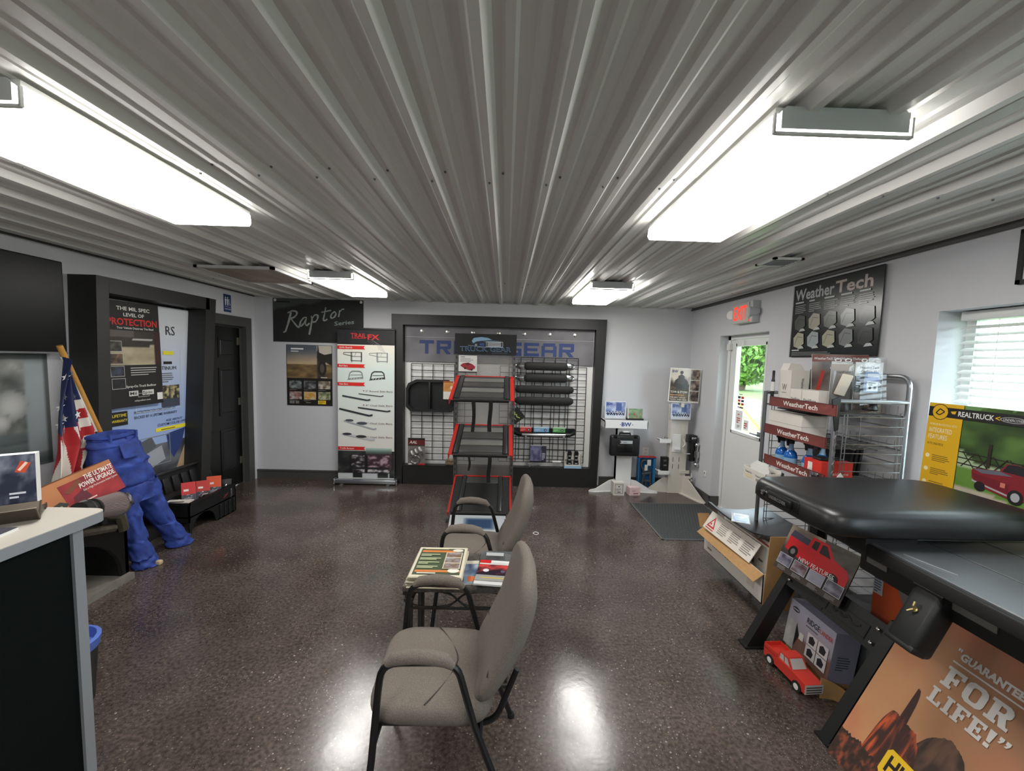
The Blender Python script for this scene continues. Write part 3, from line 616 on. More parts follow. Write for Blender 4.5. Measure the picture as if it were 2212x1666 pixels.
for i, ch in enumerate('TRUCK'): stencil(ch, .19+i*.225, .19)
for i, ch in enumerate('GEAR'): stencil(ch, 1.335+i*.232, .20)
P.build('lettering', hd, frame((ix0+.01, by-.0365, 1.63), (1, 0, 0), (0, 0, 1)))
for k in range(7): mesh_obj('bolt', G().lathe([(.024, 0), (.024, .004), (.016, .006), (.014, .018), (.002, .02)], 10), 'bolt', hd, T(-1.02+k*.336, by-.036, 2.025) @ Rx(PI/2))
def grid(x0, x1, z0, z1, y, dx, dz):
    g = G(); n = round((x1-x0)/dx); m = round((z1-z0)/dz)
    for i in range(n+1): x = x0+(x1-x0)*i/n; g.tube([(x, y, z0), (x, y, z1)], .0048, 5)
    for j in range(m+1): z = z0+(z1-z0)*j/m; g.tube([(x0, y-.006, z), (x1, y-.006, z)], .0048, 5)
    return g
mesh_obj('wire_grid', grid(-1.155, -.30, .315, 1.60, .085, .142, .0865), 'dark_wire', t)
mesh_obj('wire_grid', grid(.02, 1.17, .315, 1.60, .085, .115, .0865), 'dark_wire', t)
mesh_obj('wire_grid', grid(.14, 1.05, .36, 1.72, .055, .143, .136), 'dark_wire', t)
# ---- goods on the display
t = thing('divided_tray', 'black moulded tray with a divider hanging on the left grid', 'tray', (-.965, 5.465, .975))
g = G(); W, Hh = .33, .42; ring = []
out = [(-W, .06), (-W+.06, 0), (W-.06, 0), (W, .06), (W, Hh-.10), (W-.10, Hh), (-W+.13, Hh), (-W+.03, Hh-.05), (-W, Hh-.12)]
inn = [(x*.90, .035+(z-.0)*.84) for x, z in out]
n = len(out); v = [(x, -.02, z) for x, z in out]+[(x, -.02, z) for x, z in inn]+[(x*.97, .045, z*.97+.006) for x, z in inn]
g.add(v, [(i, (i+1) % n, n+(i+1) % n, n+i) for i in range(n)]+[(n+i, n+(i+1) % n, 2*n+(i+1) % n, 2*n+i) for i in range(n)]+[tuple(range(2*n, 3*n))])
v = [(x, -.02, z) for x, z in out]+[(x*.97, .05, z) for x, z in out]; g.add(v, [(i, (i+1) % n, n+(i+1) % n, n+i) for i in range(n)])
mesh_obj('tray_shell', g, 'black_plastic', t); mesh_obj('divider', G().rbox(-.035, -.01, -.02, .04, .03, Hh-.03, .006), 'black_plastic', t)
P = Print(.13, .235, (214, 150, 84)); P.rect(0, 0, .13, .10, (226, 222, 214)); P.lines(.015, .13, .11, .2, 4, (180, 118, 60), 3); P.disc(.11, .15, .025, (236, 214, 190)); P.rect(0, .215, .13, .235, (170, 96, 44))
poster('hang_tag', 'orange and white hang tag in front of the black divided tray', 'tag', P, wallY(-.80, 1.15, 5.40), .002)
def run_board(z, full, label):
    t = thing('running_board', label, 'running board', (.515, 5.435, z), 0, 'running boards on the right grid')
    L = .385
    def body(l, r_, y0): return G().tube([(-l, 0, 0), (-l*.96, 0, 0)] + [(x/10*l*.96, 0, 0) for x in range(-9, 10)] + [(l*.96, 0, 0), (l, 0, 0)], [r_*.4, r_*.8]+[r_]*19+[r_*.8, r_*.4], 12, M=Matrix.Diagonal((1, .5, 1, 1)))
    mesh_obj('bar', body(L, .046, 0), 'black_satin' if full else 'chrome', t)
    l = L*.97 if full else L*.74; g = body(l, .053, 0); mesh_obj('step_pad', g, 'black_rubber', t, T(.0 if full else .01, -.012, 0))
    for k in range(3): mesh_obj('tread_rib', G().rbox(-l*.7, l*.7, -.036, -.030, -.018+.016*k, -.012+.016*k, .002, 1), 'black_satin', t)
    for s_ in (-1, 1): mesh_obj('bracket', G().box(s_*.22-.012, s_*.22+.012, .01, .075, -.02, .04), 'dark_wire', t)
run_board(1.608, False, 'topmost running board on the grid, chrome ends and black pad')
run_board(1.455, False, 'second running board from the top, chrome ends and black pad')
run_board(1.305, True, 'third running board from the top, all black with slim pad')
run_board(1.157, True, 'lowest of the four running boards, all black with wide pad')
t = thing('side_bar', 'black curved light bar with a polished centre tube under three small cards', 'bar', (.525, 5.44, .735))
g = G(); g.tube([(-.41, .03, .03), (-.40, -.01, .0), (-.34, -.04, -.022), (.34, -.04, -.022), (.40, -.01, 0), (.41, .03, .03)], .024, 10); g.box(-.41, .41, .0, .012, -.02, .06); mesh_obj('bar_body', g, 'black_satin', t)
mesh_obj('polished_tube', G().cyl((-.29, -.052, -.02), (.28, -.052, -.02), .021, 12), 'chrome', t)
for s_ in (-.24, .26): mesh_obj('clamp', G().rbox(s_-.012, s_+.012, -.07, -.03, -.06, -.036, .004), 'silver', t)
for u, w_, c, nm in ((.21, .15, (190, 44, 42), 'red'), (.39, .20, (110, 158, 196), 'light blue'), (.64, .165, (78, 150, 78), 'green')):
    P = Print(w_, .068, c); P.rect(0, .052, w_, .068, mixc(c, (240, 240, 240), .6)); P.disc(w_*.75, .026, .018, (40, 40, 44)); P.disc(w_*.75, .026, .009, (170, 170, 175)); P.lines(.012, .012, w_*.5, .042, 3, mixc(c, (250, 250, 250), .5), 3)
    poster('display_card', 'small %s printed card standing on the black light bar' % nm, 'card', P, wallY(u, .747, 5.412), .004)
t = thing('wall_tag', 'black diamond-turned packet with yellow-green writing behind the centre rack', 'packet', (.155, 5.44, .955))
P = Print(.17, .17, (22, 26, 24)); P.path([(.02, .075), (.04, .1), (.06, .075), (.08, .1), (.1, .08), (.14, .105)], .009, (190, 210, 90)); P.rect(.02, .045, .13, .05, (190, 200, 190)); P.box(0, 0, .17, .17, .004, (60, 66, 62))
b_ = mesh_obj('packet', G().box(-.085, .085, -.012, .0, -.085, .085), 'black_paint', t, Ry(.9)); P.build('print', b_, frame((-.085, -.0125, -.085), (1, 0, 0), (0, 0, 1)))
# blister packs
def blister(name, label, x, z, w_, h, y, P, parts):
    o = mesh_obj(name, G().box(0, w_, 0, h, -.003, 0), 'paper', None, wallY(x, z, y)); tag(o, label, 'packet'); P.build('print', o, T(0, 0, .0004))
    for nm, gg, mm in parts: mesh_obj(nm, gg, mm, o)
    return o
P = Print(.225, .36, (60, 52, 50)); P.image(0, .0, .225, .25, murk((84, 80, 78), (130, 126, 122), 4, 3), 10, 10); P.rect(0, .27, .225, .335, (96, 22, 24)); P.rect(0, .335, .225, .36, (22, 20, 20)); P.text('AAL', .02, .285, .036, (232, 226, 220), .1, .03, shear=.2); P.rect(.14, 0, .225, .02, (196, 40, 36)); P.rect(.01, .002, .05, .018, (230, 230, 226))
g = G(); g.tube([(.05, .14, .02), (.17, .2, .02)], .026, 10); g2 = G()
for k in range(3): g2.tube([(.06+.05*k, .16+.026*k, .022), (.075+.05*k, .168+.026*k, .022)], .035, 10)
g3 = G(); g3.tube([(.10+.06*math.cos(a/3), .075+.05*math.sin(a/3), .012) for a in range(19)], .006, 6, True)
blister('blister_pack', 'tall dark blister pack with white rollers at the lower left of the grid', -1.265, .262, .225, .36, 5.452, P, [('white_roller', g2, 'white_plastic'), ('clear_shell', g, 'clear_plastic'), ('coiled_wire', g3, 'silver')])
P = Print(.215, .215, (70, 68, 96)); P.image(0, 0, .15, .215, murk((70, 70, 104), (140, 138, 168), 5, 8), 10, 10); P.rect(.15, 0, .215, .215, (44, 44, 58)); P.disc(.035, .175, .022, (120, 124, 170)); P.lines(.158, .03, .205, .13, 5, (190, 190, 200), 3); P.rect(0, 0, .215, .012, (40, 40, 50))
g = G(); g.rbox(.04, .13, .03, .13, 0, .03, .012)
blister('light_packet', 'purple and grey packet clipped low on the right grid', .355, .338, .215, .22, 5.455, P, [('clear_shell', g, 'clear_plastic')])
t = thing('open_box', 'small white and pale blue box holding two black brackets on the display ledge', 'box', (.93, 5.488, .258))
mat('pale_blue', (150, 186, 210), .5)
g = G(); g.box(-.115, .115, -.035, -.031, 0, .05); g.box(-.115, .115, .031, .035, 0, .21); g.box(-.115, -.111, -.035, .035, 0, .21); g.box(.111, .115, -.035, .035, 0, .18); g.box(-.115, .115, -.035, .035, 0, .004); mesh_obj('tray', g, 'card_white', t)
mesh_obj('blue_lip', G().box(-.116, .116, -.037, -.035, 0, .035), 'pale_blue', t)
for s_ in (-.045, .045):
    g = G(); g.prism([(-.035, .04), (.035, .04), (.03, .09), (.018, .13), (.03, .2), (.02, .23), (-.02, .23), (-.03, .18), (-.016, .13), (-.032, .09)], -.022, .022, 'y', T(s_, 0, 0)); mesh_obj('bracket', g, 'black_satin', t)
    g = G()
    for k in range(3): g.box(-.016, .016, -.024, -.022, .06+.05*k, .068+.05*k, T(s_, 0, 0))
    mesh_obj('stripe', g, 'white_plastic', t)
mat('camo', (118, 104, 78), .8, noise=.6, nscale=40)
t = thing('camo_pouch', 'small camouflage pouch on the ledge left of the centre rack', 'pouch', (-.715, 5.49, .256))
g = G(); g.rbox(-.06, .06, -.03, .03, 0, .06, .02, 3); mesh_obj('body', g, 'camo', t); mesh_obj('flap', G().rbox(-.05, .055, -.034, .02, .045, .085, .014), 'camo', t)
t = thing('clear_bag', 'clear bag of chrome fittings lying on the display ledge', 'bag', (.40, 5.487, .257))
g = G(); g.prism([(-.12, 0), (.12, 0), (.10, .035), (.02, .05), (-.04, .03), (-.10, .075)], -.03, .03, 'y'); mesh_obj('film', g, 'clear_plastic', t)
g = G(); g.tube([(-.09, -.01, .05), (-.05, -.01, .012), (-.02, -.01, .03)], .009, 6); g.tube([(0, 0, .012), (.09, -.01, .02)], .01, 6); mesh_obj('fitting', g, 'chrome', t)
t = thing('clear_tub', 'low clear plastic tub on the ledge beside the white box', 'tub', (.715, 5.487, .257))
mesh_obj('tub_body', G().rbox(-.055, .055, -.03, .03, 0, .075, .015), 'clear_plastic', t); mesh_obj('lid', G().rbox(-.06, .06, -.034, .034, .075, .09, .006), 'white_plastic', t)
# ================================================================ centre rack
t = thing('display_rack', 'tall grey perforated rack with red-edged sloping shelves in the room centre', 'rack', (-.232, 4.80, 0))
mat('rack_grey', (96, 97, 98), .45, .4); perforated('rack_mesh', (140, 138, 136), .016, .36, .2)
for s_ in (-1, 1):
    g = G(); g.box(s_*.33-.018, s_*.33+.018, -.02, .02, 0, 1.97)
    up = mesh_obj('upright', g, 'rack_grey', t)
    g = G()
    for k in range(28): g.box(s_*.33-.005, s_*.33+.005, -.0215, -.019, .12+k*.065, .15+k*.065)
    mesh_obj('slots', g, 'black_paint', up)['kind'] = 'stuff'
    mesh_obj('foot', G().rbox(s_*.33-.02, s_*.33+.02, -.62, .12, 0, .04, .006), 'rack_grey', t)
mesh_obj('mesh_panel', G().box(-.312, .312, -.004, .004, .05, 1.74), 'rack_mesh', t)
P = Print(.70, .232, (16, 17, 19))
P.poly([(.15, .09), (.175, .13), (.20, .185), (.30, .20), (.38, .195), (.44, .165), (.53, .155), (.555, .13), (.555, .09), (.36, .088), (.30, .10), (.22, .10)], (28, 34, 42))
P.poly([(.19, .15), (.215, .185), (.30, .198), (.375, .19), (.42, .168), (.30, .155), (.24, .145), (.21, .125)], (124, 162, 190)); P.poly([(.31, .152), (.43, .165), (.53, .154), (.52, .14), (.35, .135)], (70, 90, 106))
for k in range(4): P.rect(.37, .095+.013*k, .525, .102+.013*k, (186, 190, 194))
P.box(.355, .088, .545, .148, .004, (200, 204, 208)); P.disc(.24, .108, .02, (60, 64, 70)); P.disc(.24, .108, .011, (150, 154, 160)); P.rect(.28, .10, .335, .13, (44, 74, 130)); P.path([(.15, .1), (.3, .088), (.55, .082)], .004, (150, 170, 186))
P.text('TRUCK GEAR', .35, .038, .048, (110, 146, 184), .58, .04, al='c'); P.text('TRUCK GEAR', .35, .041, .042, (30, 40, 60), .57, .005, al='c'); P.rect(.42, .01, .60, .026, (46, 52, 58))
hb = mesh_obj('header_sign', G().box(-.35, .35, -.035, -.029, 1.733, 1.967), 'black_paint', t); P.build('print', hb, frame((-.35, -.0355, 1.734), (1, 0, 0), (0, 0, 1)))
P = Print(.21, .195, (216, 214, 210)); P.lines(.02, .125, .17, .17, 3, (150, 150, 150), 2); P.lines(.02, .175, .12, .188, 1, (70, 70, 70), 7); P.rect(0, 0, .21, .012, (30, 30, 30))
P.poly([(.02, .08), (.05, .105), (.11, .115), (.16, .095), (.19, .07), (.185, .045), (.13, .025), (.06, .05)], (150, 40, 46)); P.poly([(.07, .10), (.11, .112), (.15, .095), (.1, .085)], (90, 24, 30)); P.disc(.075, .05, .012, (40, 34, 36)); P.disc(.15, .035, .012, (40, 34, 36))
cb = mesh_obj('info_card', G().box(-.305, -.095, -.03, -.027, 1.525, 1.72), 'paper', t); P.build('print', cb, frame((-.305, -.0305, 1.525), (1, 0, 0), (0, 0, 1)))
mat('cover_vinyl', (66, 66, 65), .38, bump=.15, nscale=300); mat('cover_light', (104, 104, 100), .4); mat('rail_grey', (66, 67, 68), .35, .5)
def shelf(zr, zf, kind):
    yr, yf = -.05, -.68; sl = (zr-zf)/(yr-yf); ang = math.atan2(zr-zf, yr-yf); L = math.hypot(zr-zf, yr-yf)
    M = T(0, yf, zf) @ Rx(ang)                      # local: y up the slope from the front edge
    sh = mesh_obj('shelf_bracket', G().box(-.325, .325, L-.02, L, -.03, .012), 'red_paint', t, M)
    for s_ in (-1, 1):
        g = G(); x0, x1 = (.272, .322)
        if kind == 'low': x0 = .308
        g.box(min(s_*x0, s_*x1), max(s_*x0, s_*x1), 0, L, -.004, .004); g.box(s_*.322-.004, s_*.322+.004, 0, L, -.05, .004); mesh_obj('red_arm', g, 'red_paint', sh)
        g = G(); r0 = .225 if kind != 'low' else .18; g.rbox(min(s_*r0, s_*(r0+.045)), max(s_*r0, s_*(r0+.045)), .005, L-.02, .0, .028, .008); g.box(min(s_*(r0+.052), s_*(r0+.062)), max(s_*(r0+.052), s_*(r0+.062)), .005, L-.02, 0, .018)
        if kind == 'low': g.box(min(s_*.24, s_*.30), max(s_*.24, s_*.30), .0, L-.02, 0, .008)
        mesh_obj('side_rail', g, 'rail_grey', sh)
    pl = mesh_obj('cover_sample', G().box(-.225, .225, 0, L-.03, .0, .012), 'cover_vinyl', sh)
    if kind == 'slat':
        for k in range(4): mesh_obj('slat', G().rbox(-.22, .22, .03+k*.145, .135+k*.145, .010, .019, .004), 'cover_light' if k % 2 else 'cover_vinyl', pl)
    else:
        mesh_obj('vinyl_skin', G().rbox(-.18, .18, .01, L-.16, .010, .016, .004), 'black_rubber', pl); mesh_obj('vinyl_skin', G().rbox(-.18, .18, L-.15, L-.04, .010, .016, .004), 'cover_vinyl', pl)
    g = G(); g.rbox(-.275, .275, -.02, .012, -.018, .012, .008); mesh_obj('front_roll', g, 'black_rubber', sh)
    return sh
mat('strap_web', (14, 14, 14), .8)
s1 = shelf(1.48, 1.275, 'slat'); s2 = shelf(.925, .722, 'slat'); s3 = shelf(.325, .125, 'low')
for sh, zs, items in ((s1, 1.27, ((-.075, .31, .017), (.09, .305, .02))), (s2, .72, ((-.108, .15, .011), (.092, .27, .019)))):
    for x, ln, hw_ in items:
        g = G(); g.sheet(lambda u, v: (x+(u-.5)*2*hw_+.006*math.sin(v*5+x*9), -.705-.004*math.sin(v*7), zs-v*ln), 1, 8, .003); mesh_obj('strap', g, 'strap_web', t)
P = Print(.56, .22, (176, 182, 186)); P.image(.13, .03, .47, .19, lambda a, b: mixc((170, 178, 184), (52, 72, 100), min(1, 6*min(a, 1-a, b, 1-b))), 16, 10)
kp = mesh_obj('base_card', G().box(-.28, .28, 0, .22, -.004, 0), 'paper', t, frame((-.01, -.90, .015), (1, 0, 0), (0, .9, .42))); P.build('print', kp, T(-.28, 0, .0004), True)
# ================================================================ towing kiosk with black case
t = thing('towing_kiosk', 'white towing kiosk with shelf, splayed feet and a hanging black case', 'kiosk', (1.565, 5.34, 0))
g = G(); g.rbox(-.10, .10, -.05, .05, 0, .86, .004, 1); g.box(-.10, -.05, -.052, .052, 0, .86); mesh_obj('column', g, 'white_metal', t)
g = G(); g.box(-.285, .27, -.10, .13, .93, .945); g.box(-.285, .27, -.105, -.097, .85, .955); g.box(-.285, -.277, -.105, .13, .85, .945); g.box(.262, .27, -.105, .13, .85, .945); hs = mesh_obj('shelf', g, 'white_metal', t)
P = Print(.555, .10); P.text('BW', .277, .027, .048, (40, 60, 130), .125, .05, al='c'); P.disc(.2, .047, .006, (60, 60, 66)); P.disc(.355, .047, .006, (60, 60, 66)); P.build('lettering', hs, frame((-.285, -.1055, .85), (1, 0, 0), (0, 0, 1)))
for s_ in (-1, 1):
    poly = [(.08, .0), (.44, -.0), (.455, .012), (.44, .03), (.36, .045), (.18, .15), (.08, .17)]
    g = G(); g.prism(poly, -.008, .008, 'y', Rz(-.16 if s_ > 0 else PI+.16)); g.prism([(.36, -.02), (.455, 0), (.36, .02), (.1, .02), (.1, -.02)], 0, .008, 'z', Rz(-.16 if s_ > 0 else PI+.16)); mesh_obj('foot', g, 'white_metal', t)
g = G(); g.prism([(.05, 0), (.12, 0), (.10, .05), (.05, .2)], -.008, .008, 'y', Rz(PI/2)); mesh_obj('foot', g, 'white_metal', t)
g = G(); g.box(-.05, .03, -.145, -.05, .80, .81); mesh_obj('hook_plate', g, 'white_metal', t)
t = thing('tool_case', 'black plastic carry case hanging on the front of the white kiosk', 'case', (1.535, 5.205, .50))
g = G(); g.rbox(-.19, .19, -.04, .04, 0, .27, .03, 3); mesh_obj('case_body', g, 'black_plastic', t); g = G(); g.rbox(-.10, .10, -.048, -.035, .06, .15, .006); mesh_obj('panel', g, 'black_satin', t)
P = Print(.16, .04, (176, 180, 184)); P.poly([(0, 0), (.02, .02), (0, .04)], (60, 60, 62)); P.lines(.04, .012, .14, .03, 1, (120, 124, 130), 3); P.build('label_plate', t, frame((-.07, -.0415, .165), (1, 0, 0), (0, 0, 1)))
g = G(); g.tube([(-.07, 0, .262), (-.065, 0, .295), (.065, 0, .295), (.07, 0, .262)], .011, 8); mesh_obj('handle', g, 'black_plastic', t)
for s_ in (-.13, .13): mesh_obj('latch', G().rbox(s_-.025, s_+.025, -.046, -.03, .235, .28, .005), 'black_satin', t)
def brochure_print(w_, h):
    P = Print(w_, h, (226, 228, 232)); P.image(.01, .03, w_-.01, h-.01, lambda a, b: mixc((206, 214, 230), (92, 112, 170), fb(a*5, b*5, 5)*1.5*(1 if b > .35 else .5)-.2), 16, 14)
    P.text('BW', .025, h-.055, .032, (40, 56, 128), .075, .03); P.rect(w_*.52, h*.45, w_*.78, h*.9, (88, 106, 160))
    P.path([(.02+i*(w_-.04)/22, h*.26+.018*math.sin(i*2.3)) for i in range(23)], .007, (24, 24, 40)); P.path([(.02+i*(w_-.04)/22, h*.34+.022*math.sin(i*1.7+1)) for i in range(23)], .005, (24, 24, 40)); return P
def brochure_holder(x, y, z, w_, h, label):
    t = thing('brochure_holder', label, 'brochure holder', (x, y, z), 0, 'towing brochures')
    bx = mesh_obj('brochure', G().box(-w_/2, w_/2, -.004, .0, .005, h), 'paper', t); brochure_print(w_, h).build('print', bx, frame((-w_/2, -.0045, .003), (1, 0, 0), (0, 0, 1)), True)
    g = G(); g.box(-w_/2-.012, -w_/2-.006, -.03, .02, 0, h*.72); g.box(w_/2+.006, w_/2+.012, -.03, .02, 0, h*.72); g.box(-w_/2-.012, w_/2+.012, .004, .008, 0, h*1.02); g.box(-w_/2-.012, w_/2+.012, -.03, .02, -.004, 0); g.box(-w_/2-.012, w_/2+.012, -.032, -.029, 0, .035); mesh_obj('acrylic', g, 'clear_plastic', t)
brochure_holder(1.425, 5.30, .962, .272, .225, 'towing brochure in a clear holder on the kiosk shelf')
t = thing('small_cards_box', 'low dark box of colourful small cards on the kiosk shelf', 'box', (1.68, 5.30, .946))
mesh_obj('tray', G().box(-.10, .10, -.05, .06, 0, .03), 'black_paint', t); P = Print(.18, .13, (90, 90, 84)); P.image(0, 0, .18, .13, lambda a, b: mixc(mixc((60, 120, 70), (190, 190, 170), fb(a*7, b*6, 3)), (200, 50, 50), (fb(a*5+3, b*5, 6)-.55)*6), 14, 10)
cb = mesh_obj('card', G().box(-.09, .09, -.02, -.014, .03, .15), 'paper', t); P.build('print', cb, frame((-.09, -.0205, .025), (1, 0, 0), (0, 0, 1)))
g = G(); g.prism([(-.05, .03), (.06, .03), (.04, .155), (-.0, .155)], -.10, -.093, 'x'); mesh_obj('wing', g, 'card_white', t)
t = thing('white_carton', 'small white carton with dark green printed frame at the kiosk foot', 'carton', (1.478, 5.205, 0))
b_ = mesh_obj('carton_body', G().box(-.07, .07, -.05, .07, 0, .165), 'card_white', t); P = Print(.13, .15); P.box(.012, .012, .118, .138, .004, (60, 90, 84)); P.box(.022, .022, .108, .128, .002, (60, 90, 84)); P.rect(.055, .10, .075, .112, (40, 40, 40)); P.lines(.03, .055, .10, .085, 3, (120, 130, 128), 3); P.rect(.045, .03, .085, .04, (40, 40, 40)); P.build('print', b_, frame((-.065, -.0505, .008), (1, 0, 0), (0, 0, 1)))
mat('card_pink', (218, 190, 188), .6)
t = thing('pink_carton', 'low pale pink carton beside the white carton at the kiosk foot', 'carton', (1.68, 5.225, 0), .12)
b_ = mesh_obj('carton_body', G().box(-.07, .07, -.06, .04, 0, .10), 'card_pink', t); P = Print(.13, .09); P.lines(.03, .05, .11, .065, 1, (190, 110, 110), 3); P.rect(.045, .015, .11, .028, (150, 90, 92)); P.build('print', b_, frame((-.065, -.0605, .004), (1, 0, 0), (0, 0, 1)))
# ---- wall outlet
t = thing('wall_outlet', 'white duplex wall outlet between the two white kiosks', 'outlet', (1.937, D-.002, .427))
mesh_obj('plate', G().rbox(-.045, .045, -.008, 0, 0, .115, .004), 'white_plastic', t)
for z in (.022, .068):
    s0 = mesh_obj('socket', G().rbox(-.02, .02, -.011, -.006, z, z+.028, .006), 'card_white', t)
    mesh_obj('slots', G().box(-.009, -.006, -.0118, -.0105, z+.01, z+.021).box(.006, .009, -.0118, -.0105, z+.01, z+.021), 'trim_grey', s0)
t = thing('wall_plate', 'small white wall plate low beside the exit door', 'wall plate', (XR-.002, 4.98, .31))
mesh_obj('plate', G().rbox(-.006, 0, -.035, .035, 0, .075, .003), 'white_plastic', t); mesh_obj('jack', G().box(-.009, -.005, -.008, .008, .045, .06), 'trim_grey', t)
# ---- blue packaging with grey part
t = thing('blue_package', 'open blue box with a grey moulded part, leaning under the wall outlet', 'package', (1.925, 5.50, 0))
mat('box_blue', (46, 120, 176), .5)
g = G(); g.box(-.115, .115, .02, .024, 0, .435); g.box(-.115, -.10, -.05, .024, 0, .435); g.box(.085, .115, -.05, .024, 0, .435); g.box(-.115, .115, -.05, .024, .42, .435); g.box(-.115, .115, -.05, .024, 0, .012); mesh_obj('box_shell', g, 'box_blue', t); mesh_obj('red_edge', G().box(-.116, .116, -.052, .024, .428, .437), 'red_paint', t)
mat('part_grey', (72, 76, 84), .55)
g = G()
g.tube([(-.03+.045*math.cos(a/2), -.03, .33+.06*math.sin(a/2)) for a in range(13)], .016, 8, True); g.tube([(-.045, -.03, .27), (-.03, -.03, .19), (-.055, -.03, .05)], .02, 8); g.tube([(.015, -.03, .28), (.05, -.03, .22), (.06, -.03, .10), (.07, -.03, .02)], .018, 8); g.tube([(-.06, -.03, .2), (.06, -.03, .22)], .022, 8); g.tube([(-.04, -.03, .11), (.06, -.03, .10)], .02, 8); g.tube([(0, -.03, .1), (.0, -.03, .02), (.06, -.03, .02)], .016, 8)
mesh_obj('moulded_part', g, 'part_grey', t); mesh_obj('label', G().box(.0, .05, -.053, -.049, .32, .4), 'paper', t); mesh_obj('label', G().box(-.03, .01, -.0475, -.045, .25, .33), 'paper', t)
# ================================================================ second kiosk
t = thing('hitch_kiosk', 'tall white hitch kiosk in the corner with side shelves and poster head', 'kiosk', (2.255, 5.33, 0))
mat('warm_white', (206, 202, 192), .5)
g = G(); g.rbox(-.105, .115, -.045, .06, 0, 1.16, .004, 1); g.box(.07, .115, -.047, .062, 0, 1.16); mesh_obj('column', g, 'warm_white', t)
g = G(); g.prism([(0, 0), (.26, 0), (.26, .02), (.05, .2), (0, .2)], -.008, .008, 'y', T(-.1, 0, 0) @ Rz(PI-.15)); mesh_obj('foot', g, 'warm_white', t)
g = G(); g.prism([(0, 0), (.42, 0), (.43, .015), (.36, .05), (.1, .22), (0, .24)], -.008, .008, 'y', T(.09, -.03, 0) @ Rz(-1.30)); g.prism([(0, -.05), (.36, -.05), (.43, -.02), (.36, .0), (0, .0)], 0, .01, 'z', T(.09, -.03, 0) @ Rz(-1.30)); mesh_obj('foot', g, 'warm_white', t)
for nm, x0, x1, z in (('tray', -.25, -.105, .70), ('tray', -.25, -.105, .285)):
    g = G(); g.box(x0, x1, -.07, .04, z, z+.008); g.box(x0, x1, -.074, -.07, z-.03, z+.02); g.box(x0, x0+.006, -.07, .04, z, z+.02); mesh_obj(nm, g, 'white_metal', t)
g = G(); g.box(.04, .16, -.06, -.045, .27, .31); g.box(.10, .17, -.13, -.045, .22, .235); g.box(.155, .17, -.13, -.12, .19, .3); mesh_obj('hitch_bracket', g, 'warm_white', t)
g = G(); g.box(-.08, .03, -.055, -.045, .55, .78); g.box(-.05, .02, -.08, -.05, .58, .60); g.tube([(.06, -.06, .62), (.08, -.08, .66), (.06, -.07, .72)], .008, 6); mesh_obj('pin_plate', g, 'white_metal', t)
for z in (.45, .36):
    for x in (-.06, .02): mesh_obj('slot', G().box(x, x+.006, -.0465, -.044, z-.03, z+.03), 'trim_grey', t)
P = Print(.40, .43, (226, 222, 214))
P.image(.012, .012, .262, .418, lambda a, b: mixc((64, 50, 42), (214, 202, 188), (b-.52)*5+1.6*(fb(a*5, b*5, 2)-.5)) if b > .45 else mixc((48, 36, 32), (128, 104, 84), fb(a*8, b*10, 5)*1.5-.3), 40, 48); P.poly([(.05, .20), (.07, .27), (.10, .30), (.15, .26), (.20, .30), (.24, .26), (.25, .18), (.16, .155)], (46, 36, 33))
P.disc(.15, .375, .022, (52, 40, 36)); P.poly([(.10, .24), (.11, .33), (.15, .355), (.19, .33), (.20, .25), (.17, .22)], (66, 50, 46)); P.text('BW', .025, .37, .032, (40, 56, 128), .075, .03)
P.text('TOW & STOW', .02, .115, .026, (236, 230, 220), .225, .02); P.lines(.02, .085, .25, .105, 1, (196, 150, 100), 2); P.text('THE BEST HITCH', .02, .05, .018, (230, 220, 205), .2, .015); P.text("YOU'LL EVER NEED", .02, .022, .018, (230, 220, 205), .22, .015)
for k in range(3): P.image(.272, .02+.135*k, .388, .145+.135*k, murk((40, 30, 30), (186, 168, 150), 4, 30+k, 2), 10, 9)
hb = mesh_obj('poster_board', G().box(0, .40, 0, .43, -.006, 0), 'paper', t, frame((-.195, -.12, 1.21), (.994, -.02, -.03), (.03, 0, 1)) @ Matrix.Diagonal((.965, 1, 1, 1)))
mesh_obj('poster_arm', G().box(-.02, .02, -.115, .02, 1.14, 1.17).box(-.02, .02, -.117, -.109, 1.14, 1.4), 'warm_white', t)
hb; P.build('print', hb, T(0, 0, .0004), True)
brochure_holder(2.25, 5.25, .975, .255, .215, 'towing brochure clipped to the tall corner kiosk below its poster')
t = thing('hitch_lock_pile', 'pile of small silver hitch pins on the corner kiosk tray', 'hardware', (2.075, 5.315, .709))
R = random.Random(4)
for k in range(9):
    x, y = R.uniform(-.05, .05), R.uniform(-.05, .02); a = R.uniform(0, 3)
    g = G(); g.tube([(x, y, .008), (x+.03*math.cos(a), y+.03*math.sin(a), .012+.004*(k % 3)), (x+.03*math.cos(a), y+.03*math.sin(a), .025)], .006, 6); mesh_obj('pin', g, 'chrome', t)
t = thing('black_packet', 'narrow black boxed part standing on the corner kiosk lower tray', 'box', (2.10, 5.31, .293))
b_ = mesh_obj('carton', G().box(-.045, .04, -.03, .03, 0, .185), 'black_satin', t); P = Print(.08, .18); P.lines(.018, .13, .06, .155, 2, (120, 120, 124), 2); P.rect(.02, .07, .06, .085, (130, 130, 134)); P.build('print', b_, frame((-.042, -.0305, .002), (1, 0, 0), (0, 0, 1)))
t = thing('ball_hitch', 'black adjustable ball hitch with two chrome balls on the corner kiosk', 'hitch', (2.395, 5.215, .45))
g = G(); g.rbox(-.055, .055, -.05, .06, .24, .34, .01); g.rbox(-.03, .06, -.03, .04, .0, .26, .008); mesh_obj('shank', g, 'black_satin', t)
P = Print(.09, .04); P.text('BW', .045, .008, .024, (220, 222, 226), .06, .03, al='c'); P.build('lettering', t, frame((-.035, -.0505, .285), (1, 0, 0), (0, 0, 1)))
g = G()
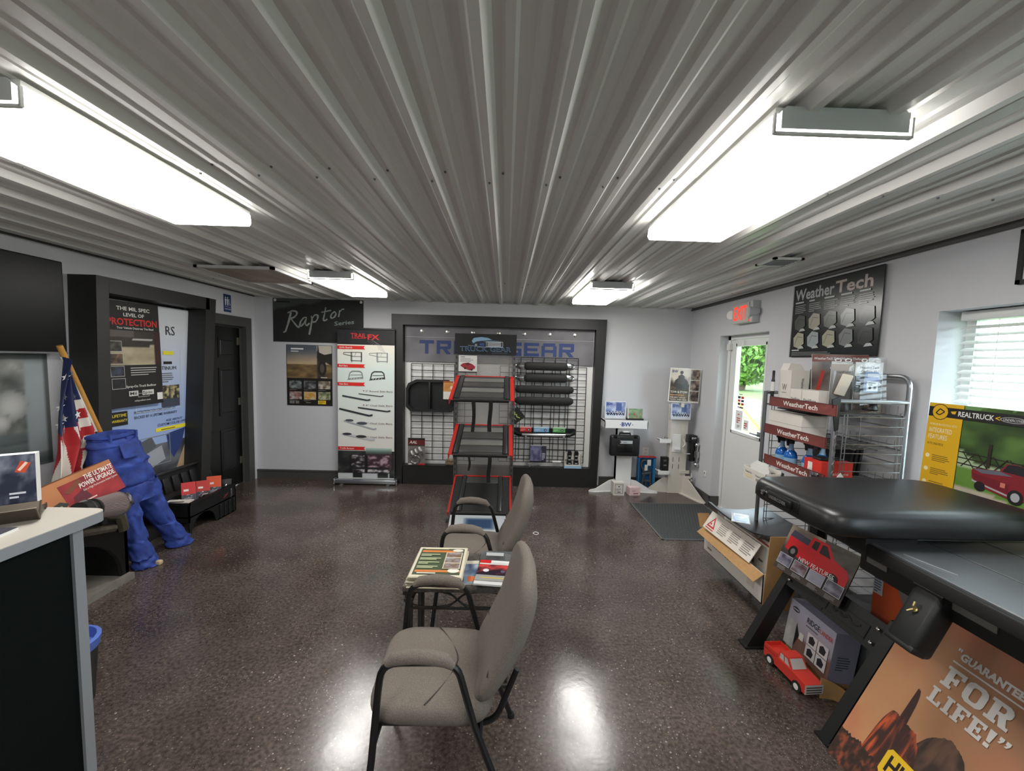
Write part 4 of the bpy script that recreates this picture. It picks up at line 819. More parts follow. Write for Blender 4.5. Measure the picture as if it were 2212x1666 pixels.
for z, r_ in ((.22, .03), (-.035, .034)): g.lathe([(r_*math.sin(a*PI/10)+.001, z+r_*(1-math.cos(a*PI/10))-r_) for a in range(11)], 14, T(.05, -.05, 0))
g.cyl((.05, -.05, 0), (.05, -.05, .2), .02, 12); g.cyl((.05, -.05, .06), (.05, -.05, .14), .034, 12); mesh_obj('tow_balls', g, 'chrome', t)
mesh_obj('lock_pin', G().cyl((-.07, -.02, .1), (-.02, -.02, .1), .012, 8), 'chrome', t)
# ================================================================ entrance mat
t = thing('door_mat', 'dark ribbed entrance mat on the floor by the exit door', 'mat', (1.965, 4.355, 0))
mat('mat_carpet', (70, 72, 74), .95, noise=.25, nscale=90); mat('mat_edge', (108, 108, 106), .7)
mesh_obj('pad', G().rbox(-.415, .455, -.50, .515, .001, .009, .003), 'mat_carpet', t)
g = G()
for i in range(52):
    for j in range(22):
        if (i+j) % 2 == 0: g.box(-.385+i*.0158, -.377+i*.0158, -.475+j*.0445, -.475+j*.0445+.04, .008, .0125)
o = mesh_obj('ribs', g, 'mat_carpet', t); o['kind'] = 'stuff'
g = G(); g.box(-.425, -.41, -.51, .525, 0, .008); g.box(.45, .465, -.51, .525, 0, .008); g.box(-.425, .465, -.51, -.497, 0, .008); g.box(-.425, .465, .512, .525, 0, .008); mesh_obj('edge_strip', g, 'mat_edge', t)
# ================================================================ left wall: screen and grey picture
t = thing('television', 'large black wall screen high on the left wall', 'television', (XL, 2.535, 1.642))
mesh_obj('shell', G().rbox(.05, .10, -.585, .585, 0, .66, .006), 'black_plastic', t); mat('screen_glass', (5, 9, 8), .35, spec=.2)
mesh_obj('screen', G().box(.10, .1015, -.575, .575, .018, .65), 'screen_glass', t); mesh_obj('bezel_lip', G().box(.098, .104, -.585, .585, 0, .012), 'steel_grey', t); mesh_obj('wall_mount', G().box(.002, .06, -.2, .2, .2, .45), 'trim_grey', t)
P = Print(1.0, .79, (140, 146, 142))
def stones(a, b):
    c = mixc((88, 94, 90), (176, 176, 172), fb(a*9, b*8, 3)*1.5-.3)
    if b < .32: c = mixc((120, 128, 128), (70, 80, 80), fb(a*2, b*26, 5)*1.6-.3)
    if a > .84: c = mixc((166, 174, 178), (140, 148, 150), fb(a*3, b*3, 2)) if b > .1 else c
    for u, v, r_ in ((.76, .55, .1), (.70, .42, .06), (.4, .5, .12), (.2, .6, .1)):
        d = ((a-u)/r_)**2+((b-v)/(r_*1.3))**2
        if d < 1: c = mixc((214, 214, 210), (150, 152, 150), d)
    if a > .975: c = mixc(c, (60, 66, 66), .7)
    return mixc(c, (60, 68, 62), (b-.9)*8)
P.image(0, 0, 1.0, .79, stones, 50, 40)
poster('wall_picture', 'grey picture of water and pale stones below the screen', 'picture', P, wallL(2.065, .85, XL+.006), .006)
# ================================================================ flag on a pole
t = thing('flag', 'stars and stripes flag hanging from a leaning wooden pole', 'flag', (-3.083, 3.50, 0))
mat('pole_wood', (192, 140, 66), .45, noise=.1, nscale=20)
pb, pt_ = Vector((0, .10, 0)), Vector((.0, -.56, 1.70))
mesh_obj('pole', G().cyl(pb+(pt_-pb)*.34, pt_, .018, 12), 'pole_wood', t)
q_ = pb+(pt_-pb)*.36; mesh_obj('pole_bracket', G().box(-.03, .026, q_.y-.03, q_.y+.03, q_.z-.05, q_.z-.03).box(-.03, -.019, q_.y-.03, q_.y+.03, q_.z-.09, q_.z+.05).box(.019, .026, q_.y-.03, q_.y+.03, q_.z-.05, q_.z+.03), 'black_satin', t)
fl_cols = []
def edge_pole(q): return pb+(pt_-pb)*q
Rt = [(0, .955), (.12, .90), (.25, .84), (.40, .77), (.52, .70), (.60, .645), (.70, .60), (1, .46)]      # v -> place on pole
def cloth(u, v):
    # right boundary: the pole down to v=.6, then the hanging fold; left boundary: the outer fold
    lz = 1.60-v*1.02; ly = -.575-.105*math.sin(min(v*2.2, 1)*PI/2)-.08*v*v
    if v < .62:
        k = .955-v/.62*.33; r = edge_pole(k)+Vector((0, -.022, 0))
    else:
        a = (v-.62)/.38; r0 = edge_pole(.625)+Vector((0, -.022, 0)); r = Vector((r0.x, r0.y-.12*min(1, a*2.2)-.02*a, r0.z-.46*a))
    L = Vector((.02, ly, lz)); p_ = L.lerp(r, u)
    am = .045*(.35+.65*v)
    p_.x += (am*math.sin(u*15+v*2.0)+.02*math.sin(u*31+1)+.055)*max(0, 1-u)**.4*(1 if v < .62 else 1)-(.012 if v < .64 else 0)*u**6
    return tuple(p_)
NU, NV = 130, 130
g = G().sheet(cloth, NU, NV)
me = bpy.data.meshes.new('cloth'); me.from_pydata(g.v, [], g.f); me.polygons.foreach_set('use_smooth', [True]*len(g.f))
fred, fwh, fbl = (172, 34, 40), (222, 216, 206), (30, 42, 84)
def flag_col(u, v):
    vb = .50-.04*u if u < .62 else .34-.02*u
    if v < vb: return fbl
    if u > .60 and v < .70: return fred if int((v-vb)*14) % 2 else fwh
    k = (u+.10*math.sin(v*5))*7.5+.6
    return fred if int(k) % 2 else fwh
ca = me.color_attributes.new('ink', 'FLOAT_COLOR', 'CORNER'); cols = []
for j in range(NV):
    for i in range(NU):
        c = lin(flag_col((i+.5)/NU, (j+.5)/NV)); cols += [*c, 1.]*4
ca.data.foreach_set('color', cols); me.materials.append(MATS['ink_matte'])
o = bpy.data.objects.new('cloth', me); COL.objects.link(o); o.parent = t
so = Vector((0, 0, 0)); g = G()
for (u, v, s_) in ((.18, .12, .020), (.10, .19, .017), (.30, .19, .018), (.24, .26, .019), (.14, .32, .022), (.06, .38, .022), (.30, .37, .018), (.34, .42, .02), (.16, .44, .019), (.72, .24, .017), (.66, .29, .019), (.60, .42, .024), (.05, .47, .015), (.22, .47, .018), (.45, .10, .015)):
    c = Vector(cloth(u, v)); e1 = (Vector(cloth(u+.01, v))-c).normalized(); e2 = (Vector(cloth(u, v-.01))-c).normalized(); n = e1.cross(e2).normalized(); n = n if n.x > 0 else -n
    pts = [c+n*.008+(e1*math.sin(k*PI/5)+e2*math.cos(k*PI/5))*(s_*1.35 if k % 2 == 0 else s_*.56) for k in range(10)]
    mesh_obj('star', G().add(pts, [tuple(range(10))]), 'paper', o)
mesh_obj('sleeve', G().tube([tuple(edge_pole(.955-k*.055)+Vector((-.004, -.016, 0))) for k in range(7)], .010, 8), 'paper', t)
# ================================================================ big dark display frame on the left wall
t = thing('liner_display', 'tall dark wall frame around the bedliner posters on the left wall', 'display', (XL, 3.85, 0))
fx0, fx1 = .002, .215
mat('frame_dark', (38, 38, 37), .5)
def sidey(a0, a1, b0, b1): return [(a0, 0), (b0, 0), (b1, 2.24), (a1, 2.24)]
mesh_obj('frame_side', G().prism(sidey(-.68, -.605, -.57, -.505), fx0, fx1, 'x'), 'frame_dark', t)
mesh_obj('frame_side', G().prism(sidey(.36, .555, .49, .70), fx0, fx1, 'x'), 'frame_dark', t)
mesh_obj('frame_top', G().box(fx0, fx1, -.505, .60, 2.12, 2.24), 'frame_dark', t)
mesh_obj('frame_base', G().box(fx0, fx1, -.60, .42, 0, .10), 'frame_dark', t)
mesh_obj('back_panel', G().box(fx0, fx0+.012, -.56, .56, .1, 2.12), 'black_paint', t)
P = Print(.96, 1.62, (190, 202, 222))
P.image(0, 0, .96, 1.62, lambda a, b: mixc((150, 172, 216), (206, 210, 216), (b-.38)*2.2), 4, 14)
P.rect(0, .0, .96, .30, (46, 46, 50)); P.image(.12, 0, .96, .32, murk((52, 54, 60), (110, 112, 118), 4, 6, 2), 14, 8); P.poly([(.72, .02), (.96, .0), (.96, .32), (.90, .36)], (176, 150, 118)); P.poly([(.62, .40), (.86, .43), (.80, .26), (.70, .15), (.64, .25)], (44, 62, 116))
P.poly([(.2, .2), (.56, .3), (.6, .16), (.3, .06)], (160, 164, 172)); P.poly([(.14, .32), (.45, .40), (.5, .30), (.2, .2)], (88, 92, 96)); P.box(.18, .12, .66, .40, .008, (130, 136, 140))
P.rect(.50, .435, .96, .47, (232, 214, 50)); P.text('ASK ABOUT', .62, .52, .022, (40, 52, 90), .2, .01, shear=.15); P.text('CUSTOM COLOR OPTIONS', .52, .485, .024, (40, 52, 90), .42, .01, shear=.15); P.lines(.56, .445, .9, .46, 1, (90, 80, 40), 3)
P.rect(.06, .555, .215, .675, (26, 26, 24)); P.text('LIFETIME', .138, .63, .024, (226, 204, 60), .13, .02, al='c'); P.text('WARRANTY', .138, .585, .022, (226, 204, 60), .145, .02, al='c')
P.text('PROTECTION YOU CAN COUNT ON', .28, .635, .024, (40, 46, 70), .46, .012); P.text('BACKED BY A LIFETIME WARRANTY', .28, .59, .024, (40, 46, 70), .48, .012)
P.text('RS', .66, 1.355, .085, (46, 48, 52), .11, .0); P.rect(.62, 1.165, .74, 1.20, (226, 214, 50)); P.rect(.62, 1.075, .72, 1.10, (26, 26, 26)); P.text('PLATINUM', .50, 1.02, .034, (50, 52, 56), .27, .0)
P.lines(.58, .90, .76, 1.0, 5, (110, 114, 120), 4); P.image(.58, .66, .80, .87, lambda a, b: mixc((44, 44, 40), (190, 176, 130), (fb(a*9, b*9, 5)-.4)*4) if b > .35 else (62, 68, 84), 22, 20); P.box(.3, .64, .83, 1.22, .003, (222, 224, 228))
poster('liner_banner', 'pale blue and white bedliner banner inside the dark wall frame', 'banner', P, wallL(3.43, .48, XL+.035), .004)
P = Print(.525, .90, (28, 27, 27))
P.text('THE MIL SPEC', .27, .825, .030, (230, 228, 224), .32, .035, al='c'); P.text('LEVEL OF', .27, .775, .028, (230, 228, 224), .2, .035, al='c'); P.text('PROTECTION', .26, .70, .055, (206, 44, 36), .48, .05, al='c'); P.text('Your Vehicle Deserves The Best!', .28, .668, .018, (225, 222, 218), .36, .02, al='c')
def bed(a, b):
    c = mixc((40, 36, 34), (70, 64, 58), fb(a*6, b*6, 4))
    if b < .52 and a < .86: c = mixc((196, 186, 158), (150, 136, 108), fb(a*5, b*5, 7)+.5*abs(a-.45))
    if b > .80 and a < .5: c = (96, 90, 86)
    if .5 < b < .62 and (a < .16 or a > .78): c = (176, 166, 140)
    if a > .87: c = mixc((34, 22, 24), (80, 40, 40), fb(a*30, b*6, 2))
    if .72 < b < .76 and .45 < a < .85: c = (200, 196, 190)
    return c
P.image(.0, .36, .525, .655, bed, 34, 24)
for k in range(4):
    v = .475-.105*k; P.rect(.01+.004*k, v, .135+.004*k, v+.09, (190, 188, 184)); P.image(.014+.004*k, v+.004, .131+.004*k, v+.086, murk([(96, 92, 86), (140, 110, 84), (70, 78, 98), (40, 40, 46)][k], (30, 28, 28), 3, 40+k, 2), 8, 6)
P.lines(.20, .27, .47, .35, 4, (190, 188, 184), 5, .35); P.text('Spray-On Truck Bedliner', .30, .165, .020, (226, 224, 220), .3, .02, al='c')
P.rect(.17, .09, .26, .135, (205, 204, 200)); P.rect(.30, .09, .42, .135, (205, 204, 200)); P.text('Mil', .18, .10, .026, (40, 38, 36), .065, .03); P.text('Spec', .305, .10, .026, (40, 38, 36), .1, .03); P.box(.255, .075, .37, .11, .004, (180, 178, 174)); P.text('milspecliner.com', .30, .04, .014, (226, 224, 220), .16, .01, al='c')
P.rect(.455, .035, .515, .10, (224, 222, 218))
poster('liner_poster', 'black bedliner poster with red heading hung over the pale banner', 'poster', P, frame((XL+.075, 3.455, 1.19), (0, 1, .02), (0, 0, 1)), .002, 'black_paint')
# ================================================================ stuffed blue jeans
t = thing('blue_jeans', 'stuffed blue work trousers standing by the dark wall frame', 'trousers', (-2.885, 3.29, 0))
mat('denim', (44, 66, 142), .75, noise=.38, nscale=14, bump=.7)
R = random.Random(2)
def loft(rings, n=44, wr=.014, seed=1):
    """rings: centre x, y, z, half depth, half width"""
    v = []; f = []; m = 0; rr = []
    for i in range(len(rings)-1):
        for k in range(10):
            a = k/10; s_ = a*a*(3-2*a); rr.append([p_+(q-p_)*(s_ if i else a) for p_, q in zip(rings[i], rings[i+1])])
    rr.append(list(rings[-1]))
    for j, (cx, cy, cz, hx, hy) in enumerate(rr):
        for k in range(n):
            a = 2*PI*k/n; w_ = wr*(fb(k*.5 if k < n/2 else (n-k)*.5, j*.42+.3*math.sin(a*2), seed)-.5)*2.4+wr*.35*math.sin(j*.9+3*math.cos(a)+2*math.sin(2*a))
            v.append((cx+(hx+w_)*math.cos(a), cy+(hy+w_)*math.sin(a), cz))
    for j in range(len(rr)-1):
        for k in range(n): f.append((j*n+k, j*n+(k+1) % n, (j+1)*n+(k+1) % n, (j+1)*n+k))
    return v, f, len(rr)*n, n
g = G()
v, f, N, n = loft([(-.05, -.16, 1.055, .085, .16), (-.05, -.15, .97, .105, .185), (-.04, -.12, .82, .125, .205), (-.03, -.08, .66, .13, .205), (-.02, -.05, .52, .11, .18)], seed=3)
g.add(v, f, None, True); g.add([(-.05, -.16, .99)]+v[:n], [(0, k+1, (k+1) % n+1) for k in range(n)], None, True)
v, f, N, n = loft([(-.02, .02, .66, .11, .115), (.0, .08, .46, .09, .09), (.03, .18, .24, .078, .078), (.06, .26, .08, .082, .085), (.07, .285, .006, .09, .105)], seed=9); g.add(v, f, None, True); g.add(v[-n:], [tuple(range(n))], None)
v, f, N, n = loft([(-.01, -.15, .64, .11, .11), (.03, -.16, .44, .085, .078), (.07, -.14, .22, .07, .066), (.10, -.115, .08, .074, .074), (.11, -.10, .006, .08, .09)], seed=21); g.add(v, f, None, True); g.add(v[-n:], [tuple(range(n))], None)
mesh_obj('trousers', g, 'denim', t, None, 60)
g = G(); g.tube([(-.05+.088*math.cos(a), -.16+.164*math.sin(a), 1.045+.004*math.sin(3*a)) for a in [2*PI*k/24 for k in range(24)]], .017, 6, True); mesh_obj('waistband', g, 'denim', t)
for dy in (-.11, .02, .10): mesh_obj('belt_loop', G().box(.028, .046, -.16+dy-.008, -.16+dy+.008, 1.015, 1.068), 'denim', t)
g = G(); g.sheet(lambda u, v: (.070+.03*v+.006*math.sin(u*6), -.24+.16*u, .985-.10*v), 6, 5, .006); mesh_obj('pocket', g, 'denim', t)
mat('foam_tan', (196, 172, 132), .8); mesh_obj('stuffing', G().rbox(.17, .21, -.10, -.06, 0, .035, .01), 'foam_tan', t)
# ================================================================ open black toolbox
t = thing('tool_chest', 'open black wheel-well tool chest on the floor under the pale banner', 'toolbox', (-2.985, 4.07, 0))
hx, y0, y1, hz = .135, -.33, .325, .30
def arch(y, r_, c): return max(0, math.sqrt(max(0, r_*r_-(y-c)**2)))
poly = [(y0, .10), (y0+.02, 0.06)]+[(y0+.06+k*.03, .06+arch(y0+.06+k*.03, .17, y0+.21)) for k in range(11)]+[(y0+.40, 0), (y1, 0), (y1, hz), (y0, hz)]
poly = [(y0, 0), (y0+.02, 0)]+[(y0+.03+k*.0325, arch(y0+.03+k*.0325, .165, y0+.19)*.95) for k in range(11)]+[(y0+.37, 0), (y1, 0), (y1, hz), (y0, hz)]
g = G(); g.prism(poly, hx-.012, hx, 'x'); g.box(-hx, -hx+.012, y0, y1, 0, hz); g.box(-hx, hx, y0, y0+.012, .12, hz); g.box(-hx, hx, y1-.012, y1, 0, hz); g.box(-hx, hx, y0, y1, .16, .172); g.box(-hx, hx, y0+.37, y1, 0.0, .012)
bd = mesh_obj('chest_body', g, 'black_plastic', t)
for k in range(4): mesh_obj('rib', G().rbox(hx-.002, hx+.012, y0+.40+k*.068, y0+.425+k*.068, .01, .15, .004, 1), 'black_plastic', bd)
mesh_obj('rim', G().box(hx-.014, hx+.008, y0-.005, y1+.005, hz-.02, hz).box(-hx-.004, hx+.008, y1-.014, y1+.006, hz-.02, hz).box(-hx-.004, hx+.008, y0-.006, y0+.014, hz-.02, hz), 'black_plastic', bd)
P = Print(.09, .05); P.path([(.01, .01), (.04, .015), (.06, .03), (.08, .045)], .006, (150, 50, 60)); P.path([(.02, .03), (.05, .034), (.075, .02)], .005, (140, 50, 60)); P.build('emblem', bd, frame((hx+.001, .12, .19), (0, 1, 0), (0, 0, 1)))
Ml = T(-hx, 0, hz) @ Ry(-.22)
ld = mesh_obj('lid', G().box(-.012, 0, y0, y1, 0, .26), 'black_plastic', t, Ml)
g = G(); g.rbox(0, .045, y0, y0+.03, 0, .26, .008); g.rbox(0, .045, y1-.03, y1, 0, .26, .008); g.rbox(0, .045, y0, y1, .235, .262, .008)
for k in range(5): g.rbox(0, .02, y0+.08+k*.11, y0+.15+k*.11, .05, .2, .01)
mesh_obj('lid_ribs', g, 'black_plastic', ld)
def hang_pack(x, y, z, rz, c, nm, w_=.10, h=.16):
    t = thing('parts_packet', nm, 'packet', M=T(x, y, z) @ Rz(rz) @ Rx(-.25))
    b_ = mesh_obj('card', G().box(-w_/2, w_/2, -.004, .004, 0, h), 'paper', t); P = Print(w_, h, c); P.rect(0, h*.0, w_, h*.42, (84, 84, 96)); P.lines(w_*.15, h*.58, w_*.85, h*.72, 1, (240, 232, 226), 3, .7); P.lines(w_*.15, h*.1, w_*.8, h*.3, 3, (170, 170, 180), 4); P.build('print', b_, frame((-w_/2, -.0045, 0), (1, 0, 0), (0, 0, 1)))
    mesh_obj('clear_shell', G().rbox(-w_*.35, w_*.35, -.03, -.004, h*.05, h*.45, .01), 'clear_plastic', t)
hang_pack(-2.99, 3.93, .235, .7, (206, 58, 58), 'red hanging packet standing left in the tool chest', .11, .20)
hang_pack(-2.95, 4.06, .235, .6, (196, 62, 56), 'middle red packet with blue-grey window in the tool chest', .11, .18)
hang_pack(-2.93, 4.18, .235, .5, (222, 88, 48), 'orange packet standing right in the tool chest', .12, .19)
t = thing('white_tray_card', 'flat white printed card lying at the near end of the tool chest', 'card', (-2.99, 3.80, .285), .2)
mesh_obj('card', G().box(-.10, .10, -.045, .06, 0, .012), 'card_white', t); mesh_obj('print_block', G().box(-.07, .05, -.03, .0, .012, .0135), 'trim_grey', t)
t = thing('parts_heap', 'heap of small dark and bright packaged parts filling the tool chest', 'parts', (-2.985, 4.07, .173))
R = random.Random(11)
for k in range(14):
    a, b = R.uniform(-.09, .08), R.uniform(-.27, .27); s1, s2, s3 = R.uniform(.025, .045), R.uniform(.03, .06), R.uniform(.07, .125)
    mesh_obj('part_pack', G().rbox(-s1, s1, -s2, s2, 0, s3, .006, 1), ['black_satin', 'steel_grey', 'card_white', 'clear_plastic', 'black_plastic'][k % 5], t, T(a, b, 0) @ Rz(R.uniform(0, 3)))
t = thing('silver_clip', 'bright silver clip on the front edge of the tool chest', 'clip', (-2.90, 4.0, .172))
g = G(); g.tube([(0, -.06, .12), (.0, -.02, .135), (0, .03, .125), (0, .06, .14)], .012, 8); g.box(-.02, .02, -.05, .05, 0, .12); mesh_obj('clip_body', g, 'chrome', t)
t = thing('dark_blister', 'small dark blister pack leaning on the tool chest rim', 'packet', M=T(-2.885, 4.29, .172) @ Rz(.5) @ Rx(-.3))
mesh_obj('card', G().box(-.05, .05, -.003, .003, 0, .19), 'black_satin', t); mesh_obj('clear_shell', G().rbox(-.035, .035, -.028, -.003, .04, .15, .01), 'clear_plastic', t); mesh_obj('part', G().lathe([(.018, 0), (.018, .01), (.006, .012)], 12, T(0, -.008, .09) @ Rx(PI/2)), 'steel_grey', t)
# ================================================================ fender mock-up with air intake
t = thing('fender_display', 'cut-away black truck fender on a grey base behind the counter', 'fender', (-2.80, 2.58, 0))
mat('fender_black', (14, 15, 15), .35); mat('rail_dirty', (78, 72, 58), .55, noise=.35, nscale=18); mat('plinth_grey', (118, 114, 106), .7, noise=.15, nscale=20)
g = G(); g.box(-.45, .075, -.62, .43, 0, .025); g.box(.05, .09, -.62, .43, 0, .045); mesh_obj('plinth', g, 'plinth_grey', t)
poly = [(-.62, .025), (-.42, .025)]+[(-.02+.40*math.cos(PI-k*PI/14), .06+.34*math.sin(PI-k*PI/14)) for k in range(15)]+[(.40, .025), (.43, .025), (.43, .50), (.40, .585), (.30, .62), (-.30, .60), (-.62, .52)]
g = G(); g.prism(poly, .02, .05, 'x'); g.box(-.25, .05, .405, .43, .025, .56); mesh_obj('fender_skin', g, 'fender_black', t)
g = G(); g.tube([(.055, -.60, .46), (.06, -.3, .53), (.06, .0, .55), (.06, .25, .55), (.055, .37, .50), (.05, .40, .38)], .035, 8); g.tube([(.05, -.6, .37), (.055, -.3, .45), (.055, .1, .48), (.05, .33, .42)], .028, 8); mesh_obj('inner_rail', g, 'rail_dirty', t)
mesh_obj('chrome_strip', G().tube([(.078, -.55, .50), (.085, -.2, .57), (.08, .12, .59)], .006, 6), 'chrome', t)
for yy, zz in ((-.25, .46), (.02, .50), (.22, .52)): mesh_obj('clip', G().rbox(.07, .10, yy-.02, yy+.02, zz-.03, zz+.03, .008), 'black_plastic', t)
g = G(); g.tube([(-.02, .43, .52), (-.02, .40, .60), (-.05, .32, .64), (-.08, .2, .63)], .06, 12); mesh_obj('intake_elbow', g, 'black_satin', t)
mesh_obj('elbow_clamp', G().tube([(-.02+.064*math.cos(a), .425+.01, .53+.064*math.sin(a)) for a in [2*PI*k/16 for k in range(16)]], .008, 6, True), 'chrome', t)
mesh_obj('bright_end', G().tube([(-.04, .42, .53), (-.03, .47, .56), (.01, .52, .58)], [.055, .05, .055], 12), 'steel_grey', t)
mesh_obj('support', G().box(-.40, .02, -.6, .40, .56, .59), 'fender_black', t)
t = thing('air_filter', 'pleated cone air filter with metal bands on the fender mock-up', 'air filter', M=T(-2.585, 2.60, .675) @ Rz(.15) @ Rx(-.18))
mat('pleat', (128, 114, 112), .7)
v = []; f = []; n = 96
for y, r_ in ((0, .062), (.20, .078)):
    for k in range(n): a = 2*PI*k/n; q = r_*(1 if k % 2 else .93); v.append((q*math.cos(a), y, q*math.sin(a)))
g = G(); g.add(v, [(k, (k+1) % n, n+(k+1) % n, n+k) for k in range(n)]); mesh_obj('pleats', g, 'pleat', t)
for y, r_, m_ in ((-.012, .066, 'black_rubber'), (.20, .082, 'chrome')): mesh_obj('end_band', G().lathe([(r_-.01, 0), (r_, 0), (r_, .016), (r_-.012, .016)], 24, T(0, y+.016, 0) @ Rx(PI/2)), m_, t)
mesh_obj('end_plug', G().lathe([(.074, 0), (.07, .012), (.03, .016), (.002, .016)], 24, T(0, .214, 0) @ Rx(-PI/2)), 'black_rubber', t); mesh_obj('collar', G().cyl((0, -.10, 0), (0, -.01, 0), .058, 16), 'black_rubber', t); mesh_obj('collar_clamp', G().tube([(.061*math.cos(a), -.05, .061*math.sin(a)) for a in [2*PI*k/16 for k in range(16)]], .007, 6, True), 'chrome', t)
t = thing('upgrade_carton', 'brown and red intake carton leaning tilted behind the air filter', 'carton', M=frame((-2.715, 2.385, .60), (0, .985, .17), (-.35, -.15, .92)))
mat('carton_orange', (158, 98, 56), .6)
b_ = mesh_obj('carton_body', G().box(0, .60, 0, .225, -.12, 0), 'carton_orange', t)
P = Print(.60, .225); P.image(0, 0, .60, .225, lambda a, b: mixc((166, 104, 62), (196, 130, 84), fb(a*6, b*4, 2)), 14, 6); P.image(.23, 0, .60, .19, lambda a, b: mixc((176, 50, 52), (120, 30, 40), fb(a*5, b*4, 8)*1.3-.1), 14, 6)
P.poly([(.02, .03), (.05, .075), (.2, .10), (.24, .07), (.17, .02)], (54, 54, 50)); P.line((.05, .05), (.2, .07), .012, (150, 152, 140)); P.poly([(.26, .02), (.28, .09), (.36, .12), (.38, .05)], (96, 34, 44)); P.poly([(.24, .14), (.36, .19), (.37, .16), (.27, .12)], (120, 66, 44))
P.text('THE ULTIMATE', .39, .165, .030, (238, 230, 224), .2, .04, shear=.15); P.text('POWER UPGRADE.', .34, .125, .030, (238, 230, 224), .25, .04, shear=.15); P.text('Get a High Performance Intake System', .35, .10, .014, (232, 214, 206), .24, .01); P.lines(.28, .02, .44, .05, 2, (232, 210, 200), 4)
P.build('print', b_, T(0, 0, .0004))
# ================================================================ counter
t = thing('counter', 'dark service counter with pale top and grey corner post at the left edge', 'counter', (-1.90, .90, 0))
mat('counter_top', (168, 163, 154), .4); mat('counter_edge', (146, 149, 152), .45); mat('counter_dark', (9, 15, 14), .85, spec=.15, bump=.1, nscale=200)
def rc(x0, x1, y0, y1, r_):
    p = [(x0, y0), (x1, y0)]
    for k in range(7): a = k*PI/12; p.append((x1-r_+r_*math.cos(a), y1-r_+r_*math.sin(a)))
    return p+[(x0, y1)]
tp = mesh_obj('counter_top', G().prism(rc(-.36, .36, -1.6, .72, .05), 1.022, 1.06, 'z'), 'counter_edge', t)
mesh_obj('laminate', G().prism(rc(-.36, .358, -1.6, .718, .05), 1.06, 1.0615, 'z'), 'counter_top', tp)
mesh_obj('front_panel', G().box(-.3, .29, -1.6, .63, .0, 1.022), 'counter_dark', t); mesh_obj('corner_post', G().box(.262, .302, .63, .668, 0, 1.022), 'counter_edge', t); mesh_obj('end_panel', G().box(-.3, .262, .63, .66, 0, 1.022), 'counter_dark', t)
t = thing('brochure_stand', 'stack of dark car brochures in a folded wire stand on the counter', 'brochures', M=T(-1.79, 1.535, 1.0615) @ Rz(.7))
mat('stand_bronze', (92, 84, 74), .35, .6)
b_ = mesh_obj('brochures', G().box(-.048, .048, -.035, .045, .02, .228), 'paper', t, Rx(-.08)); P = Print(.096, .208, (40, 44, 62)); P.image(0, 0, .096, .208, lambda a, b: mixc((34, 38, 58), (128, 132, 146), (fb(a*4, b*5, 3)-.45)*2.2+.25*b), 12, 18)
P.poly([(.045, .145), (.06, .185), (.085, .175), (.07, .14)], (200, 76, 48)); P.line((.055, .15), (.075, .178), .008, (240, 210, 190)); P.lines(.03, .05, .075, .078, 2, (210, 212, 220), 3); P.build('print', b_, frame((-.048, -.0355, .02), (1, 0, 0), (0, 0, 1)), True)
mat('cover_dark', (58, 58, 64), .3); mesh_obj('spine', G().box(-.0495, -.048, -.034, .044, .021, .226), 'cover_dark', b_)
g = G(); g.sheet(lambda u, v: (-.06+.12*u, -.05-.045*v, .055-.055*v), 1, 2, .003); g.sheet(lambda u, v: (-.06+.12*u, -.095-.05*v, .0+.055*v), 1, 2, .003); g.tube([(-.06, -.05, .058), (-.06, -.10, .003), (-.06, -.15, .058)], .003, 5); g.tube([(.06, -.05, .058), (.06, -.10, .003), (.06, -.15, .058)], .003, 5); g.sheet(lambda u, v: (-.06+.12*u, -.05+.1*v, .016), 1, 1, .003); g.box(-.06, -.056, .03, .06, 0, .02); g.box(.056, .06, .03, .06, 0, .02); mesh_obj('stand', g, 'stand_bronze', t)
P = Print(.21, .28, (40, 36, 44)); P.rect(0, .19, .21, .28, (52, 50, 62)); P.rect(0, .17, .21, .19, (190, 40, 44)); P.image(0, 0, .21, .165, lambda a, b: mixc((206, 190, 176), (150, 60, 56), (fb(a*4, b*4, 5)-.3)*1.7), 12, 10); P.path([(.05, .10), (.08, .14), (.10, .10), (.13, .14), (.17, .11)], .014, (236, 230, 224)); P.lines(.03, .21, .15, .25, 2, (150, 150, 165), 2)
poster('magazine', 'red and dark brochure lying flat on the counter edge', 'brochure', P, T(-1.80, 1.09, 1.0705) @ Rz(.2) @ T(0, 0, 0), .009)
t = thing('waste_bin', 'small black bin with a blue liner tucked behind the counter corner', 'bin', (-2.035, 1.87, 0))
mat('bag_blue', (84, 110, 190), .5)
g = G(); g.lathe([(.10, 0), (.125, .30), (.13, .31), (.12, .31), (.095, .02)], 20); mesh_obj('bin_body', g, 'black_plastic', t); g = G(); g.lathe([(.128, .27), (.135, .315), (.118, .32), (.10, .2)], 20); mesh_obj('liner', g, 'bag_blue', t)
